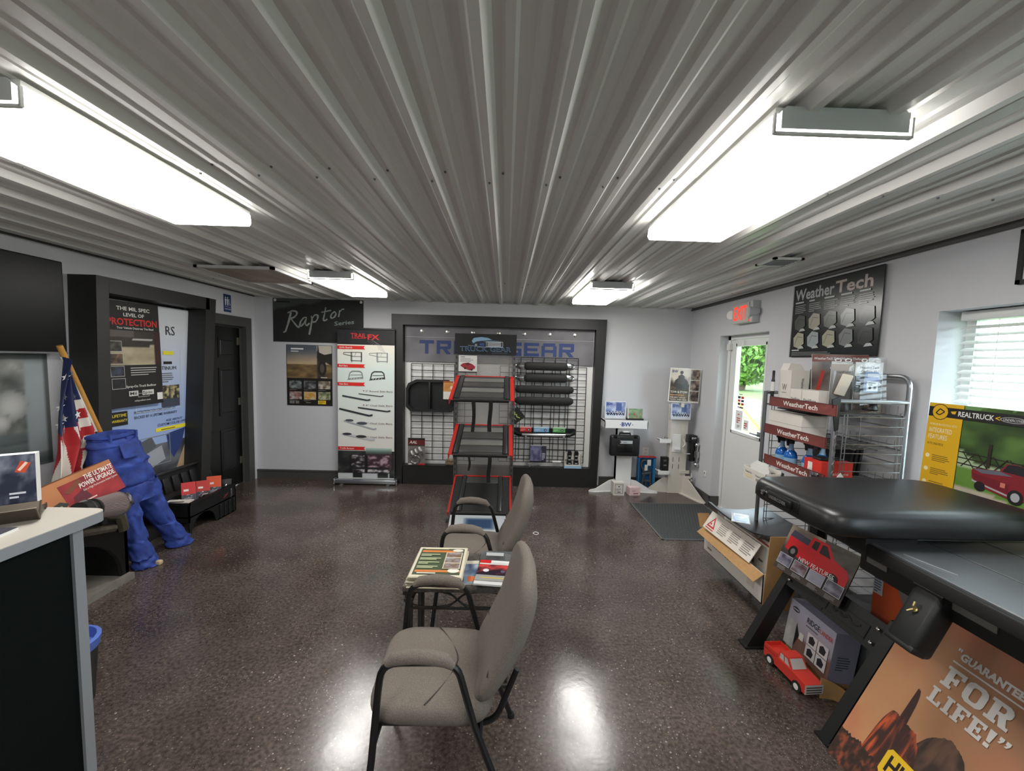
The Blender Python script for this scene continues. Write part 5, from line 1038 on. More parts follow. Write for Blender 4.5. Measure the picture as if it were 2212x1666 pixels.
# ================================================================ exit sign and mat poster on the right wall
t = thing('exit_sign', 'illuminated red exit sign with twin emergency lamps above the glass door', 'exit sign', (XR, 4.30, 2.12))
mat('sign_case', (196, 194, 186), .5); mat('exit_red', (240, 60, 50), .4, emit=(255, 60, 48), es=.5)
mesh_obj('case', G().rbox(-.085, 0, -.15, .15, 0, .20, .008), 'sign_case', t)
P = Print(.3, .2)
vs, fs = glyphs('EXIT', .02); x0 = min(p[0] for p in vs); x1 = max(p[0] for p in vs)
g = G(); g.add([(-.0865, .115-(p[0]-x0)/(x1-x0)*.23, .035+p[1]*.135/.69) for p in vs], fs); mesh_obj('lettering', g, 'exit_red', t)
for s_ in (-1, 1):
    a = s_*.185; M_ = T(-.06, a, .10) @ Rz(s_*.5) @ Ry(-PI/2)
    g = G(); g.lathe([(.02, -.06), (.045, -.02), (.05, .03), (.047, .035), (.002, .035)], 16, M_); mesh_obj('lamp_head', g, 'fixture_grey' if s_ < 0 else 'white_plastic', t); mesh_obj('arm', G().cyl((-.03, s_*.14, .10), (-.05, s_*.185, .10), .012, 8), 'sign_case', t)
mesh_obj('indicator', G().lathe([(.012, 0), (.012, .006), (.002, .008)], 12, T(-.07, -.155, .02) @ Rx(PI/2)), 'exit_red', t); mesh_obj('battery_box', G().rbox(-.075, 0, -.20, -.15, .0, .21, .006), 'fixture_grey', t)
P = Print(.87, .60, (34, 38, 38))
P.text('Weather', .02, .475, .085, (176, 180, 182), .43, .045); P.text('Tech', .46, .475, .085, (190, 176, 168), .33, .045)
for k in range(5):
    u = .03+.165*k; P.lines(u, .365, u+.14, .44, 5, (146, 150, 150), k, .4); P.lines(u, .447, u+.13, .462, 1, (190, 192, 192), k+20, .8)
for j in range(2):
    for k in range(5):
        u, v = .03+.165*k, .215-.145*j; c1 = [(86, 88, 84), (170, 166, 150), (120, 122, 118), (150, 154, 154), (64, 70, 72)][k] if j == 0 else [(176, 172, 150), (166, 174, 176), (176, 172, 150), (130, 134, 134), (60, 62, 62)][k]
        P.poly([(u+.02, v+.02), (u+.01, v+.09), (u+.06, v+.135), (u+.13, v+.12), (u+.14, v+.04), (u+.08, v)], c1); P.path([(u+.03, v+.03), (u+.06, v+.1), (u+.12, v+.09)], .004, mixc(c1, (20, 20, 20), .5)); P.poly([(u+.07, v-.005), (u+.09, v+.018), (u+.125, v+.02), (u+.145, v)], (190, 192, 192))
P.lines(.03, .012, .55, .045, 3, (140, 144, 144), 9, .4); P.lines(.03, .05, .17, .062, 1, (190, 192, 192), 5, .9); P.box(0, 0, .87, .6, .004, (24, 26, 26))
poster('mat_poster', 'dark floor-mat poster with big pale lettering above the wire rack', 'poster', P, frame((XR-.012, 3.605, 1.772), (-.012, -1, .0), (0, 0, 1)), .003, 'black_paint', True)
t = thing('picture_frame', 'black framed picture high on the right wall, cut by the picture edge', 'picture', M=wallR(2.022, 2.112, XR-.004))
g = G(); g.box(0, .02, 0, .26, -.0, .018); g.box(0, .5, 0, .02, 0, .018); g.box(.48, .5, 0, .26, 0, .018); g.box(0, .5, .24, .26, 0, .018); mesh_obj('frame', g, 'black_paint', t); mesh_obj('mount', G().box(.01, .49, .01, .25, 0, .006), 'paper', t)
# ================================================================ wire rack with brown-red shelf strips
t = thing('wire_rack', 'silver wire rack on casters with dark red shelf strips by the right wall', 'rack', (2.17, 2.78, 0))
fx_, rx_, ny_, fy_ = -.19, .245, -.335, .345
def bend(p0, p1, p2, r_, n=5):
    a = (Vector(p0)-Vector(p1)).normalized(); b = (Vector(p2)-Vector(p1)).normalized(); A = Vector(p1)+a*r_; B = Vector(p1)+b*r_; C_ = Vector(p1)
    return [tuple((1-u)**2*A+2*u*(1-u)*C_+u*u*B) for u in [k/n for k in range(n+1)]]
for y in (ny_, fy_):
    g = G(); pts = [(rx_, ny_, .07)]+bend((rx_, ny_, .07), (rx_, ny_, 1.645), (rx_, fy_, 1.645), .07)+bend((rx_, ny_, 1.645), (rx_, fy_, 1.645), (rx_, fy_, .07), .07)+[(rx_, fy_, .07)]
    if y == ny_: g.tube(pts, .0135, 10); mesh_obj('back_hoop', g, 'silver', t)
    mesh_obj('cross_tube', G().cyl((fx_, y, 1.49), (rx_, y, 1.49), .0125, 10), 'silver', t)
    mesh_obj('front_post', G().tube([(fx_, y, .07), (fx_, y, 1.50)], .0135, 10), 'silver' if y < 0 else 'steel_grey', t)
    g = G()
    for k in range(24): g.tube([(fx_+.05, y-.004, .12+k*.0555), (rx_-.015, y-.004, .12+k*.0555)], .0028, 5)
    for x in (fx_+.055, fx_+.075, rx_-.045, rx_-.02): g.tube([(x, y, .1), (x, y, 1.41)], .003, 5)
    mesh_obj('end_wires', g, 'silver' if y < 0 else 'steel_grey', t)
g = G()
for k in range(12): g.tube([(rx_, ny_, .12+k*.11), (rx_, fy_, .12+k*.11)], .0028, 5)
for k in (0, 4, 8): g.tube([(rx_, ny_+.07*k+.04, .1), (rx_, ny_+.07*k+.04, 1.42)], .0028, 5)
mesh_obj('back_wires', g, 'silver', t)
mat('strip_maroon', (112, 50, 46), .45)
for i, (z, y0, y1) in enumerate(((1.405, ny_-.05, .235), (1.20, ny_+.01, .27), (.975, ny_+.0, .25), (.13, ny_, fy_))):
    g = G()
    for k in range(15): g.tube([(fx_, ny_+.01+k*.047, z), (rx_, ny_+.01+k*.047, z)], .0028, 5)
    for x in (fx_, fx_+.14, fx_+.28, rx_): g.tube([(x, ny_, z-.004), (x, fy_, z-.004)], .004, 6)
    for k in range(12): g.tube([(rx_-.03, ny_+.03+k*.055, z), (rx_-.03, ny_+.03+k*.055, z+.06)], .002, 4)
    sh = mesh_obj('wire_shelf', g, 'steel_grey', t)
    if i < 3:
        st = mesh_obj('shelf_strip', G().box(fx_-.036, fx_-.030, y0, y1, z-.004, z+.064), 'strip_maroon', sh); L = y1-y0
        P = Print(L, .068); P.image(0, 0, L, .068, lambda a, b: mixc((104, 46, 42), (140, 74, 66), (fb(a*5+i, b*2, 3)-.4)*1.8), 16, 3); P.text('WeatherTech', L*.5, .018, .031, (226, 222, 216), L*.52, .03, al='c'); P.box(0, 0, L, .068, .002, (60, 26, 24))
        P.build('print', st, frame((fx_-.0365, y1, z-.004), (0, -1, 0), (0, 0, 1)))
for x, y in ((fx_, ny_), (fx_, fy_), (rx_, ny_), (rx_, fy_)):
    g = G(); g.lathe([(.012, -.011), (.032, -.013), (.036, -.006), (.036, .006), (.032, .013), (.012, .011)], 16, T(x, y, .036) @ Rx(PI/2)); ca_ = mesh_obj('caster', g, 'black_rubber', t); mesh_obj('caster_fork', G().box(x-.012, x+.012, y-.02, y-.016, .03, .08).box(x-.012, x+.012, y+.016, y+.02, .03, .08).box(x-.015, x+.015, y-.02, y+.02, .075, .085), 'chrome', ca_)
def wx(x, y, z): return (x, y, z)
mat('bracket_black', (34, 34, 34), .4); g = G(); g.prism([(-.05, 1.50), (.0, 1.52), (.0, 1.32), (-.02, 1.31)], -.36, -.352, 'y', T(fx_+.005, 0, 0)); mesh_obj('corner_bracket', g, 'bracket_black', t)
g = G(); g.tube([(fx_-.004+.006*math.sin(k*1.4), ny_-.02, 1.36-k*.012) for k in range(30)], .003, 5); mesh_obj('chain', g, 'steel_grey', t)
P = Print(.14, .10); bt = mesh_obj('price_tag', G().prism([(-.03, .0), (.10, .0), (.035, .08)], -.382, -.379, 'y', T(fx_-.01, 0, .985)), 'paper', t)
# ---- goods on the rack, top shelf
def carton(name, label, loc, rz, dx, dy, dz, m_='card_white', cat='box', prints=()):
    t = thing(name, label, cat, loc, rz); b_ = mesh_obj('carton_body', G().box(-dx/2, dx/2, -dy/2, dy/2, 0, dz), m_, t)
    for face, P in prints:
        M_ = {'-x': frame((-dx/2-.0006, P.w/2, (dz-P.h)/2), (0, -1, 0), (0, 0, 1)), '-y': frame((-P.w/2, -dy/2-.0006, (dz-P.h)/2), (1, 0, 0), (0, 0, 1)), 'z': frame((-P.w/2, -P.h/2, dz+.0006), (1, 0, 0), (0, 1, 0))}[face]
        P.build('print', b_, M_)
    return t, b_
P1 = Print(.10, .20); P1.text('W', .05, .08, .045, (120, 116, 108), .05, .02, al='c'); P1.rect(.025, .06, .075, .066, (150, 146, 140)); P2 = Print(.09, .20); P2.text('WeatherTech', .055, .17, .018, (60, 60, 60), .12, .02, rot=-PI/2)
t, b_ = carton('tall_white_box', 'tall white box marked W with open flap on the rack top shelf', (2.10, 3.00, 1.412), .0, .13, .13, .25, prints=(('-x', P1), ('-y', P2)))
mesh_obj('flap', G().prism([(-.065, .25), (-.045, .30), (.03, .295), (.06, .25)], -.02, .06, 'y'), 'card_white', b_)
for k, (y, w_) in enumerate(((2.80, .11), (2.665, .15))):
    P1 = Print(w_, .09); P1.text('DeskFone', w_/2, .03, .02, (50, 50, 50), w_*.75, .015, al='c')
    carton('phone_box', 'low white phone-mount box beside the tall W box' if k == 0 else 'wider low white phone-mount box nearest the clear packs', (2.03, y, 1.412), 0, .10, w_-.004, .125, prints=(('-x', P1),))
t = thing('marker_tube', 'thin black and white tube standing at the far end of the rack top shelf', 'tube', (2.01, 3.095, 1.412))
mesh_obj('tube_body', G().lathe([(.012, 0), (.012, .17), (.009, .18), (.009, .24), (.003, .245)], 10), 'black_satin', t); mesh_obj('wrap', G().lathe([(.0125, .09), (.0125, .16)], 10), 'paper', t)
t = thing('mat_sample', 'dark grey rounded mat sample leaning behind the phone-mount boxes', 'mat', M=T(2.31, 3.03, 1.412) @ Rz(-PI/2+.2) @ Rx(-.1))
mesh_obj('sample', G().rbox(-.10, .10, -.008, .008, 0, .265, .02), 'black_plastic', t); mesh_obj('rib', G().rbox(-.08, .08, -.013, -.007, .02, .245, .01), 'black_rubber', t)
t = thing('deflector_card', 'glossy header card with white writing behind the clear packs', 'card', M=frame((2.09, 2.80, 1.412), (1, -.18, 0), (.0, .08, 1)))
b_ = mesh_obj('card', G().box(0, .345, 0, .365, -.004, 0), 'paper', t); P = Print(.345, .365, (96, 80, 72)); P.image(0, 0, .345, .365, lambda a, b: mixc((60, 50, 48), (176, 160, 150), fb(a*4, b*4, 3)*1.3-.1), 14, 14); P.rect(0, .315, .345, .362, (120, 66, 56)); P.text('WeatherTech Side Window Deflector', .17, .33, .016, (236, 230, 224), .32, .015, al='c', shear=.2); P.poly([(.0, .02), (.03, .02), (.08, .25), (.06, .26)], (180, 60, 50)); P.build('print', b_, T(0, 0, .0004), True)
def clam(name, label, loc, rz, w_, h, P, parts):
    t = thing(name, label, 'packet', loc, rz); cd_ = mesh_obj('card', G().box(-w_*.42, w_*.42, .0, .003, .02, h-.03), 'paper', t); P.build('print', cd_, frame((-w_*.42, -.0005, .02), (1, 0, 0), (0, 0, 1)))
    g = G(); g.rbox(-w_/2, w_/2, -.006, .008, 0, h, .004); g.prism([(-.055, .0), (-.006, .0), (-.006, h*.75), (-.03, h*.7)], -w_*.40, w_*.40, 'x'); mesh_obj('clear_shell', g, 'clear_plastic', t)
    for nm, gg, mm in parts: mesh_obj(nm, gg, mm, t)
    for s_ in (-w_*.2, w_*.2): mesh_obj('hang_hole', G().tube([(s_+.016*math.cos(a), -.008, h-.022+.010*math.sin(a)) for a in [2*PI*k/10 for k in range(10)]], .003, 5, True), 'white_plastic', t)
    return t
P = Print(.17, .28, (44, 42, 48)); P.rect(0, .21, .17, .28, (222, 220, 216)); P.text('WeatherTech', .085, .255, .014, (40, 40, 44), .12, .015, al='c'); P.text('CupFone XL', .085, .232, .014, (40, 40, 44), .1, .015, al='c'); P.rect(.03, .222, .14, .225, (150, 150, 150)); P.disc(.15, .16, .012, (220, 220, 224)); P.disc(.15, .16, .007, (44, 42, 48)); P.lines(.01, .14, .04, .18, 3, (200, 200, 204), 3); P.image(.0, .0, .17, .11, murk((50, 44, 46), (150, 134, 130), 4, 3), 8, 6)
gph = G().rbox(-.042, .042, -.03, -.012, .13, .255, .012, 3); gst = G().lathe([(.035, 0), (.04, .01), (.03, .05), (.02, .06)], 16, T(0, -.03, .02)); mat('phone_blue', (120, 146, 186), .4)
t = clam('cup_phone_pack', 'clear pack with a light blue phone on its mount at the rack near end', (2.225, 2.52, 1.412), .0, .205, .345, P, [('phone', gph, 'phone_blue'), ('cup_base', gst, 'black_plastic')])
Pp = Print(.07, .105, (206, 212, 222)); Pp.rect(0, .06, .07, .085, (90, 110, 160)); Pp.lines(.01, .035, .06, .055, 2, (60, 60, 70), 3); Pp.disc(.02, .02, .009, (60, 60, 64)); Pp.disc(.05, .02, .009, (90, 90, 94)); Pp.build('phone_face', t, frame((-.035, -.0306, .14), (1, 0, 0), (0, 0, 1)))
P = Print(.13, .28, (80, 72, 70)); P.image(0, 0, .13, .28, lambda a, b: mixc((90, 80, 78), (190, 180, 170), b*1.1-.1), 3, 6); P.text('CupFone', .065, .225, .012, (50, 40, 40), .08, .012, al='c')
t = clam('slim_phone_pack', 'clear wedge-shaped pack with a pale phone beside the light blue one', (2.075, 2.545, 1.412), -.25, .135, .345, P, [('cup_base', G().lathe([(.04, 0), (.042, .02), (.03, .06)], 16, T(0, -.03, .01)), 'black_plastic')])
mat('phone_cream', (216, 206, 190), .45); mesh_obj('phone', G().rbox(-.03, .03, -.008, .008, -.06, .075, .008), 'phone_cream', t, T(0, -.03, .165) @ Ry(.22) @ Rx(.2))
# ---- second shelf
for k in range(2):
    carton('flat_white_box', 'upper flat white box on the rack middle shelf' if k else 'lower flat white box on the rack middle shelf', (2.07, 2.90, 1.207+.079*k), .0, .17, .35, .077)
mat('mat_black', (22, 22, 24), .5)
t = thing('rolled_mat', 'black moulded mat resting on the flat white boxes', 'mat', (2.18, 2.86, 1.368)); g = G(); g.sheet(lambda u, v: (-.12+.24*u, -.2+.44*v, .012+.028*math.sin(PI*v)*abs(math.sin(PI*u))), 8, 10, .008); mesh_obj('mat_sheet', g, 'mat_black', t)
# ---- third shelf: spray bottles
mat('bottle_clear', (140, 176, 206), .12); mat('blue_fluid', (30, 96, 176), .15)
def bottle(x, y, label):
    t = thing('spray_bottle', label, 'bottle', (x, y, .982), .3, 'blue spray bottles on the rack')
    mesh_obj('bottle_body', G().lathe([(.038, 0), (.042, .006), (.042, .07), (.036, .095), (.022, .112), (.018, .118)], 16), 'blue_fluid', t)
    mesh_obj('neck', G().lathe([(.021, .112), (.016, .13), (.0145, .165), (.002, .166)], 14), 'bottle_clear', t)
    g = G(); g.lathe([(.019, .160), (.019, .182), (.013, .187)], 12); g.rbox(-.055, .022, -.011, .011, .184, .206, .005); g.prism([(-.045, .184), (-.034, .184), (-.028, .15), (-.038, .146)], -.006, .006, 'y'); mesh_obj('trigger_head', g, 'black_plastic', t)
    mesh_obj('label_band', G().lathe([(.0425, .02), (.0425, .06)], 16), 'bottle_clear', t)
for x, y, l in ((2.06, 3.01, 'far blue spray bottle, deepest behind the lowest strip'), (2.05, 2.90, 'second blue spray bottle from the far end'), (2.07, 2.745, 'nearest blue spray bottle, half empty and paler'), (2.17, 2.76, 'blue spray bottle standing behind the nearest one')): bottle(x, y, l)
t = thing('black_liner_stack', 'dark floor liners standing behind the spray bottles', 'floor liners', (2.28, 2.86, .978))
for k in range(3): mesh_obj('liner', G().rbox(-.01, .01, -.2, .2, 0, .19, .008), 'mat_black', t, T(.03*k, 0, 0) @ Ry(.1))
P = Print(.19, .11); P.text('FieldFone', .05, .03, .02, (230, 200, 196), .12, .015); P2 = Print(.12, .1); P2.rect(.02, .03, .06, .09, (222, 218, 212))
mat('box_red', (204, 52, 42), .45)
t, b_ = carton('red_display_box', 'bright red open display box on the rack, behind the lowest strip', (2.085, 2.60, .982), 0, .20, .15, .115, 'box_red', prints=(('-y', P), ('-x', P2)))
g = G(); g.rbox(-.08, -.0, -.04, .04, .11, .135, .012); g.rbox(.03, .08, -.03, .03, .11, .13, .01); mesh_obj('dark_contents', g, 'black_plastic', b_)
t = thing('small_bag_pack', 'small crinkled bag of bright parts hung on the lowest strip', 'packet', (1.925, 2.50, .99)); g = G(); g.rbox(-.012, .012, -.05, .05, 0, .07, .01); mesh_obj('bag', g, 'clear_plastic', t); mesh_obj('contents', G().rbox(-.006, .006, -.035, .035, .01, .05, .006), 'chrome', t)
# cream tray clipped in front
t = thing('cream_tray', 'cream cardboard tray of leaflets clipped below the lowest strip', 'tray', (1.86, 2.92, .855))
g = G(); g.box(-.05, .06, -.13, .13, 0, .006); g.box(-.052, -.046, -.13, .13, 0, .085); g.box(.056, .06, -.13, .13, 0, .11); g.box(-.05, .06, -.13, -.126, 0, .09); g.box(-.05, .06, .126, .13, 0, .09); mesh_obj('tray_body', g, 'card_white', t); P = Print(.24, .08); P.text('WeatherTech', .015, .045, .014, (90, 84, 70), .08, .01); P.rect(.015, .012, .1, .035, (220, 208, 170)); P.text('WeatherTech', .14, .04, .014, (90, 84, 70), .08, .01); P.rect(.15, .01, .22, .028, (150, 144, 130)); P.build('print', t, frame((-.0525, .12, .003), (0, -1, 0), (0, 0, 1)))
for k in range(3): mesh_obj('leaflet', G().box(-.02+.02*k, -.018+.02*k, -.12+.04*k, .1, .006, .11+.012*k), 'paper', t)
mesh_obj('bracket_arm', G().box(.04, .12, .05, .07, .06, .08).box(.04, .12, -.07, -.05, .06, .08), 'steel_grey', t)
# ================================================================ big carton on the rack base
t = thing('open_carton', 'large open cardboard carton with brown flaps jutting from the rack base', 'carton', M=T(1.90, 2.98, .135) @ Rz(.0))
cx0, cx1, cy0, cy1, ch = -.19, .06, -.40, .40, .20
g = G(); g.box(cx0, cx1, cy0, cy1, 0, .005); g.box(cx0, cx0+.005, cy0, cy1, 0, ch); g.box(cx1-.005, cx1, cy0, cy1, 0, ch); g.box(cx0, cx1, cy1-.005, cy1, 0, ch); g.box(cx0, cx1, cy0, cy0+.005, 0, ch); b_ = mesh_obj('carton_body', g, 'card_white', t)
P = Print(.78, .18); P.text('WeatherTech', .06, .08, .05, (50, 46, 42), .34, .03); P.lines(.06, .03, .2, .055, 1, (110, 104, 96), 3); P.rect(.62, .04, .7, .14, (196, 190, 180)); P.build('print', b_, frame((cx0-.0006, .39, .01), (0, -1, 0), (0, 0, 1)))
mesh_obj('side_flap', G().sheet(lambda u, v: (cx0-.065*v, cy0+(cy1-cy0)*u, ch-.05*v), 1, 2, .004), 'card_brown', t)
mesh_obj('end_flap', G().sheet(lambda u, v: (cx0-.0+.20*u, cy0-.012-.03*v, .0+.47*v-.05*u*(1-v)), 2, 3, .005), 'card_brown', t)
mesh_obj('end_flap', G().sheet(lambda u, v: (cx0+.20+.12*u, cy0-.012-.03*v+.05*u, .02+.45*v), 2, 3, .005), 'card_white', t)
mesh_obj('flap_tab', G().prism([(.0, .30), (.09, .46), (.0, .47), (-.06, .27)], cy0-.06, cy0-.055, 'y', T(.03, 0, 0)), 'card_white', t)
mesh_obj('far_flap', G().sheet(lambda u, v: (cx0+.10*u-.03, cy1+.02+.06*v, ch-.02+.10*v), 1, 2, .004), 'card_brown', t)
P = Print(.62, .15, (222, 216, 206)); P.poly([(.03, .03), (.14, .03), (.085, .125)], (190, 60, 54)); P.poly([(.052, .043), (.118, .043), (.085, .10)], (222, 216, 206)); P.lines(.065, .052, .105, .07, 1, (190, 60, 54), 3, .8); P.rect(.03, .012, .14, .02, (190, 60, 54))
for k in range(3): P.lines(.18+.15*k, .03, .30+.15*k, .12, 6, (140, 134, 126), k, .4)
poster('warning_sheet', 'white instruction sheet with a red warning triangle leaning in the open carton', 'sheet', P, frame((1.675, 3.345, .345), (.05, -1, -.0), (.45, 0, .75)), .004)
t, b_ = carton('inner_white_box', 'printed white box standing inside the open carton', (1.885, 2.985, .142), 0, .10, .66, .34, prints=(('-x', P_) for P_ in ()))
P = Print(.6, .3); P.text('WeatherTech', .03, .22, .04, (70, 66, 62), .26, .03); P.rect(.36, .1, .4, .16, (90, 84, 76)); P.lines(.45, .15, .55, .18, 1, (110, 100, 92), 3); P.rect(0, .285, .6, .3, (140, 60, 54)); P.build('print', b_, frame((-.0506, .30, .02), (0, -1, 0), (0, 0, 1)))
mat('liner_gloss', (16, 18, 22), .26)
t = thing('floor_liner', 'glossy black floor liner lying over the white boxes on the rack base', 'floor liner', (1.95, 2.90, .49))
g = G(); g.sheet(lambda u, v: (-.26+.48*u, -.20+.62*v, .0+.03*(2*u-1)**2+.05*(v-.5)**2+(.035 if (u < .08 or v < .06) else 0)), 16, 16, .006); mesh_obj('liner_sheet', g, 'liner_gloss', t)
t = thing('phone_case_pack', 'clear-fronted packet with white label lying on the glossy black liner', 'packet', M=T(1.77, 2.98, .555) @ Rz(-.5) @ Rx(.0))
mesh_obj('card', G().box(-.06, .06, -.10, .10, 0, .004), 'paper', t); P = Print(.11, .19, (120, 140, 170)); P.rect(.01, .11, .10, .18, (206, 208, 214)); P.lines(.02, .125, .09, .165, 3, (60, 60, 70), 3); P.rect(.02, .02, .09, .09, (60, 76, 100)); P.build('print', t, T(-.055, -.095, .0045), True); mesh_obj('clear_shell', G().rbox(-.045, .045, -.08, .0, .004, .022, .008), 'clear_plastic', t)
# ================================================================ black steel stand carrying the bed covers
t = thing('cover_stand', 'black steel stand with sloping legs carrying the bed covers', 'stand', (1.95, 1.65, 0))
mat('stand_black', (17, 19, 19), .45); SL = .47
def onp(y, z, off=0): return (1.5+SL*z-1.95+off, y-1.65, z)
for y in (2.37, 1.735, 1.10):
    M_ = T(-.45, y-1.65, 0); ln = 1.02
    g = G(); g.prism([(-.02, 0), (.075, 0), (.075+SL*.56, .56), (SL*.56-.0, .56)], -.028, .028, 'y', M_)
    g.prism([(.02, .0), (.0, .0), (.0, .0)], 0, .001, 'y', M_) if False else None
    lg = mesh_obj('leg', g, 'stand_black', t); mesh_obj('foot_plate', G().box(-.03, .14, -.04, .04, 0, .012, M_), 'stand_black', lg)
    mesh_obj('post', G().box(-.10, -.05, y-1.65-.03, y-1.65+.03, .3, .90), 'stand_black', t)
    for z in (.44, .505): mesh_obj('bolt', G().lathe([(.009, 0), (.009, .004), (.004, .008), (.001, .008)], 10, T(*onp(y-.045 if y > 2 else y+.045, z, -.010)) @ Ry(-PI/2+.44)), 'bolt', t)
g = G(); nx = Vector((-1, 0, SL)).normalized()
def plank(y0, y1, z0, z1, th): 
    v = []
    for z, y in ((z0, y0), (z0, y1), (z1, y1), (z1, y0)): v.append(onp(y, z))
    return G().add(v+[tuple(Vector(p)+nx*-th) for p in v], [(0, 1, 2, 3), (7, 6, 5, 4), (0, 4, 5, 1), (1, 5, 6, 2), (2, 6, 7, 3), (3, 7, 4, 0)])
br = mesh_obj('cross_bar', plank(2.40, 1.70, .405, .535, .012), 'stand_black', t)
P = Print(.4, .10); P.text('THE', .03, .04, .035, (12, 13, 13), .09, .03); P.box(.14, .015, .38, .085, .006, (10, 11, 11)); P.path([(.17, .06), (.19, .04), (.21, .06), (.24, .04), (.27, .06), (.30, .04), (.34, .06)], .012, (12, 13, 13)); P.rect(.02, .0, .13, .012, (12, 13, 13))
P.build('cutout_lettering', br, frame(Vector(onp(2.20, .415))+nx*.001, (0, -1, 0), (SL, 0, 1)))
mesh_obj('cross_bar', plank(1.70, .80, .405, .535, .012), 'stand_black', t)
g = G(); g.box(-.33, .46, -1.0, .66, .86, .90); g.box(.36, .46, -1.0, .66, .0, .86); mesh_obj('deck', g, 'stand_black', t)
mesh_obj('side_rail', G().box(-.345, -.30, -1.0, .12, .80, .92), 'stand_black', t)
mat('rail_strip', (92, 90, 86), .5)
for a, b in ((-.01, .085), (-.40, -.17)): mesh_obj('rail_insert', G().box(-.349, -.344, a, b, .845, .87), 'rail_strip', t)
mesh_obj('rail_gusset', G().prism([(0, .62), (.10, .80), (.0, .80)], -.12, -.115, 'x', T(-.10, .0, 0)), 'rail_strip', t)
g = G(); g.box(-.30, -.10, .0, .66, .90, .94); g.box(-.42, -.2, .02, .10, .90, .975); mesh_obj('spacer_block', g, 'black_rubber', t)
mesh_obj('spacer_block', G().box(-.30, .15, .15, .6, .94, .998), 'black_rubber', t)
# ---- latch box
t = thing('latch_box', 'black rounded latch box with a small key hanging on the cover edge', 'latch box', M=T(1.60, 1.44, .885) @ Ry(.44))
g = G(); g.rbox(-.03, .06, -.055, .055, -.245, .0, .02, 3); g.rbox(-.03, .03, -.055, .055, -.245, -.22, .006); mesh_obj('box_body', g, 'black_plastic', t); mesh_obj('top_curve', G().tube([(.0, -.054, -.012), (.0, .054, -.012)], .032, 14), 'black_satin', t)
mat('brass', (206, 186, 130), .3, .9); g = G(); g.lathe([(.010, 0), (.010, .005), (.002, .007)], 10, T(-.031, 0, -.10) @ Ry(-PI/2)); g.tube([(-.04, 0, -.10), (-.046, .0, -.09), (-.044, .004, -.075)], .004, 6); g.tube([(-.04, 0, -.1), (-.045, .012, -.118)], .004, 6); mesh_obj('key', g, 'brass', t)
# ---- folding cover (grey panels)
t = thing('folding_cover', 'grey hard folding bed cover with dark seams at the right edge', 'bed cover', (1.555, 1.0, .930))
mat('cover_grey', (82, 85, 89), .33, bump=.12, nscale=500)
for k, (x0, x1) in enumerate(((.0, .25), (.254, .50), (.504, .80))): mesh_obj('panel', G().rbox(x0, x1, -.55, .70, .0, .03, .003, 1), 'cover_grey', t)
mesh_obj('rear_rail', G().rbox(.0, .80, .70, .775, -.0, .034, .006), 'cover_grey', t); mesh_obj('edge_seal', G().rbox(-.02, .0, -.55, .775, -.03, .022, .006), 'black_rubber', t)
for x in (.249, .499): mesh_obj('hinge_seam', G().box(x, x+.006, -.55, .70, .004, .0285), 'black_rubber', t)
mesh_obj('logo_strip', G().tube([(.03, .56, .031), (.05, .47, .031), (.07, .40, .031)], .004, 6), 'silver', t)
# ---- black lid with handle
t = thing('bed_lid', 'large black rounded truck bed lid with lever handle on its left end', 'bed cover', (1.77, 1.865, 1.014))
mat('lid_black', (27, 27, 28), .34, bump=.10, nscale=350)
g = G(); nu, nv = 26, 22
def lidp(u, v):
    a, b = 2*u-1, 2*v-1; X_ = .44*a; Y_ = .29*b; e = max(abs(a)**7, abs(b)**7)
    z = .100-.075*max(0, (max(abs(a*1.0), 0)-.80)/.20)**2-.065*max(0, (abs(b)-.76)/.24)**2
    if a < -.4: z -= .0
    return (X_, Y_, max(z, .0)+.004*math.cos(b*PI/2))
mesh_obj('lid_skin', pad_mesh(.465, .29, [(.86, .03), (.97, .0), (1, .012), (1, .045), (.985, .075), (.94, .094), (.86, .101), (.8, .103)], .24, 64), 'lid_black', t, None, 70)
g = G(); g.rbox(-.37, .37, -.22, .22, -.0, .035, .012); mesh_obj('lid_core', g, 'black_plastic', t)
hd_ = mesh_obj('handle_recess', G().rbox(-.473, -.42, -.10, .15, .016, .080, .014), 'black_satin', t)
g = G(); g.rbox(-.492, -.465, -.07, .105, .03, .074, .012); g.rbox(-.488, -.46, .105, .135, .032, .074, .01); mesh_obj('lever', g, 'black_satin', hd_); mesh_obj('key_lock', G().lathe([(.012, 0), (.012, .01), (.002, .012)], 12, T(-.486, .12, .055) @ Ry(-PI/2)), 'chrome', hd_)
P = Print(.15, .03); P.text('UNDERCOVER', .075, .007, .015, (120, 122, 124), .12, .015, al='c'); P.build('lettering', hd_, frame((-.4926, .085, .038), (0, -1, 0), (0, 0, 1)))
# ---- yellow and photo board by the window
P = Print(1.0, .60, (60, 90, 44))
def park(a, b):
    c = mixc((86, 128, 50), (120, 156, 66), fb(a*6, b*8, 2)) if b < .46 else mixc((170, 190, 150), (110, 150, 90), (b-.5)*3)
    d = fb(a*7, b*7, 4)
    if b > .50+.12*abs(a-.25) and (a-.26)**2/.10+(b-.75)**2/.07 < 1+.5*(d-.5): c = mixc((26, 46, 22), (88, 120, 56), d*1.5-.25)
    if a > .5 and b > .55: c = mixc((40, 66, 30), (110, 140, 70), d)
    if b < .28 and abs(b-(.22-.35*(a-.12))) < .09: c = mixc((168, 158, 142), (200, 190, 172), fb(a*20, b*20, 5))
    return c
P.image(.18, 0, 1.0, .60, park, 60, 40)
for k in range(3): P.line((.18, .355-.03*k), (.6, .345-.03*k), .006, (40, 36, 30))
for k in range(6): P.line((.2+.07*k, .28), (.26+.07*k, .36), .005, (40, 36, 30)); P.line((.2+.07*k, .36), (.26+.07*k, .28), .005, (40, 36, 30))
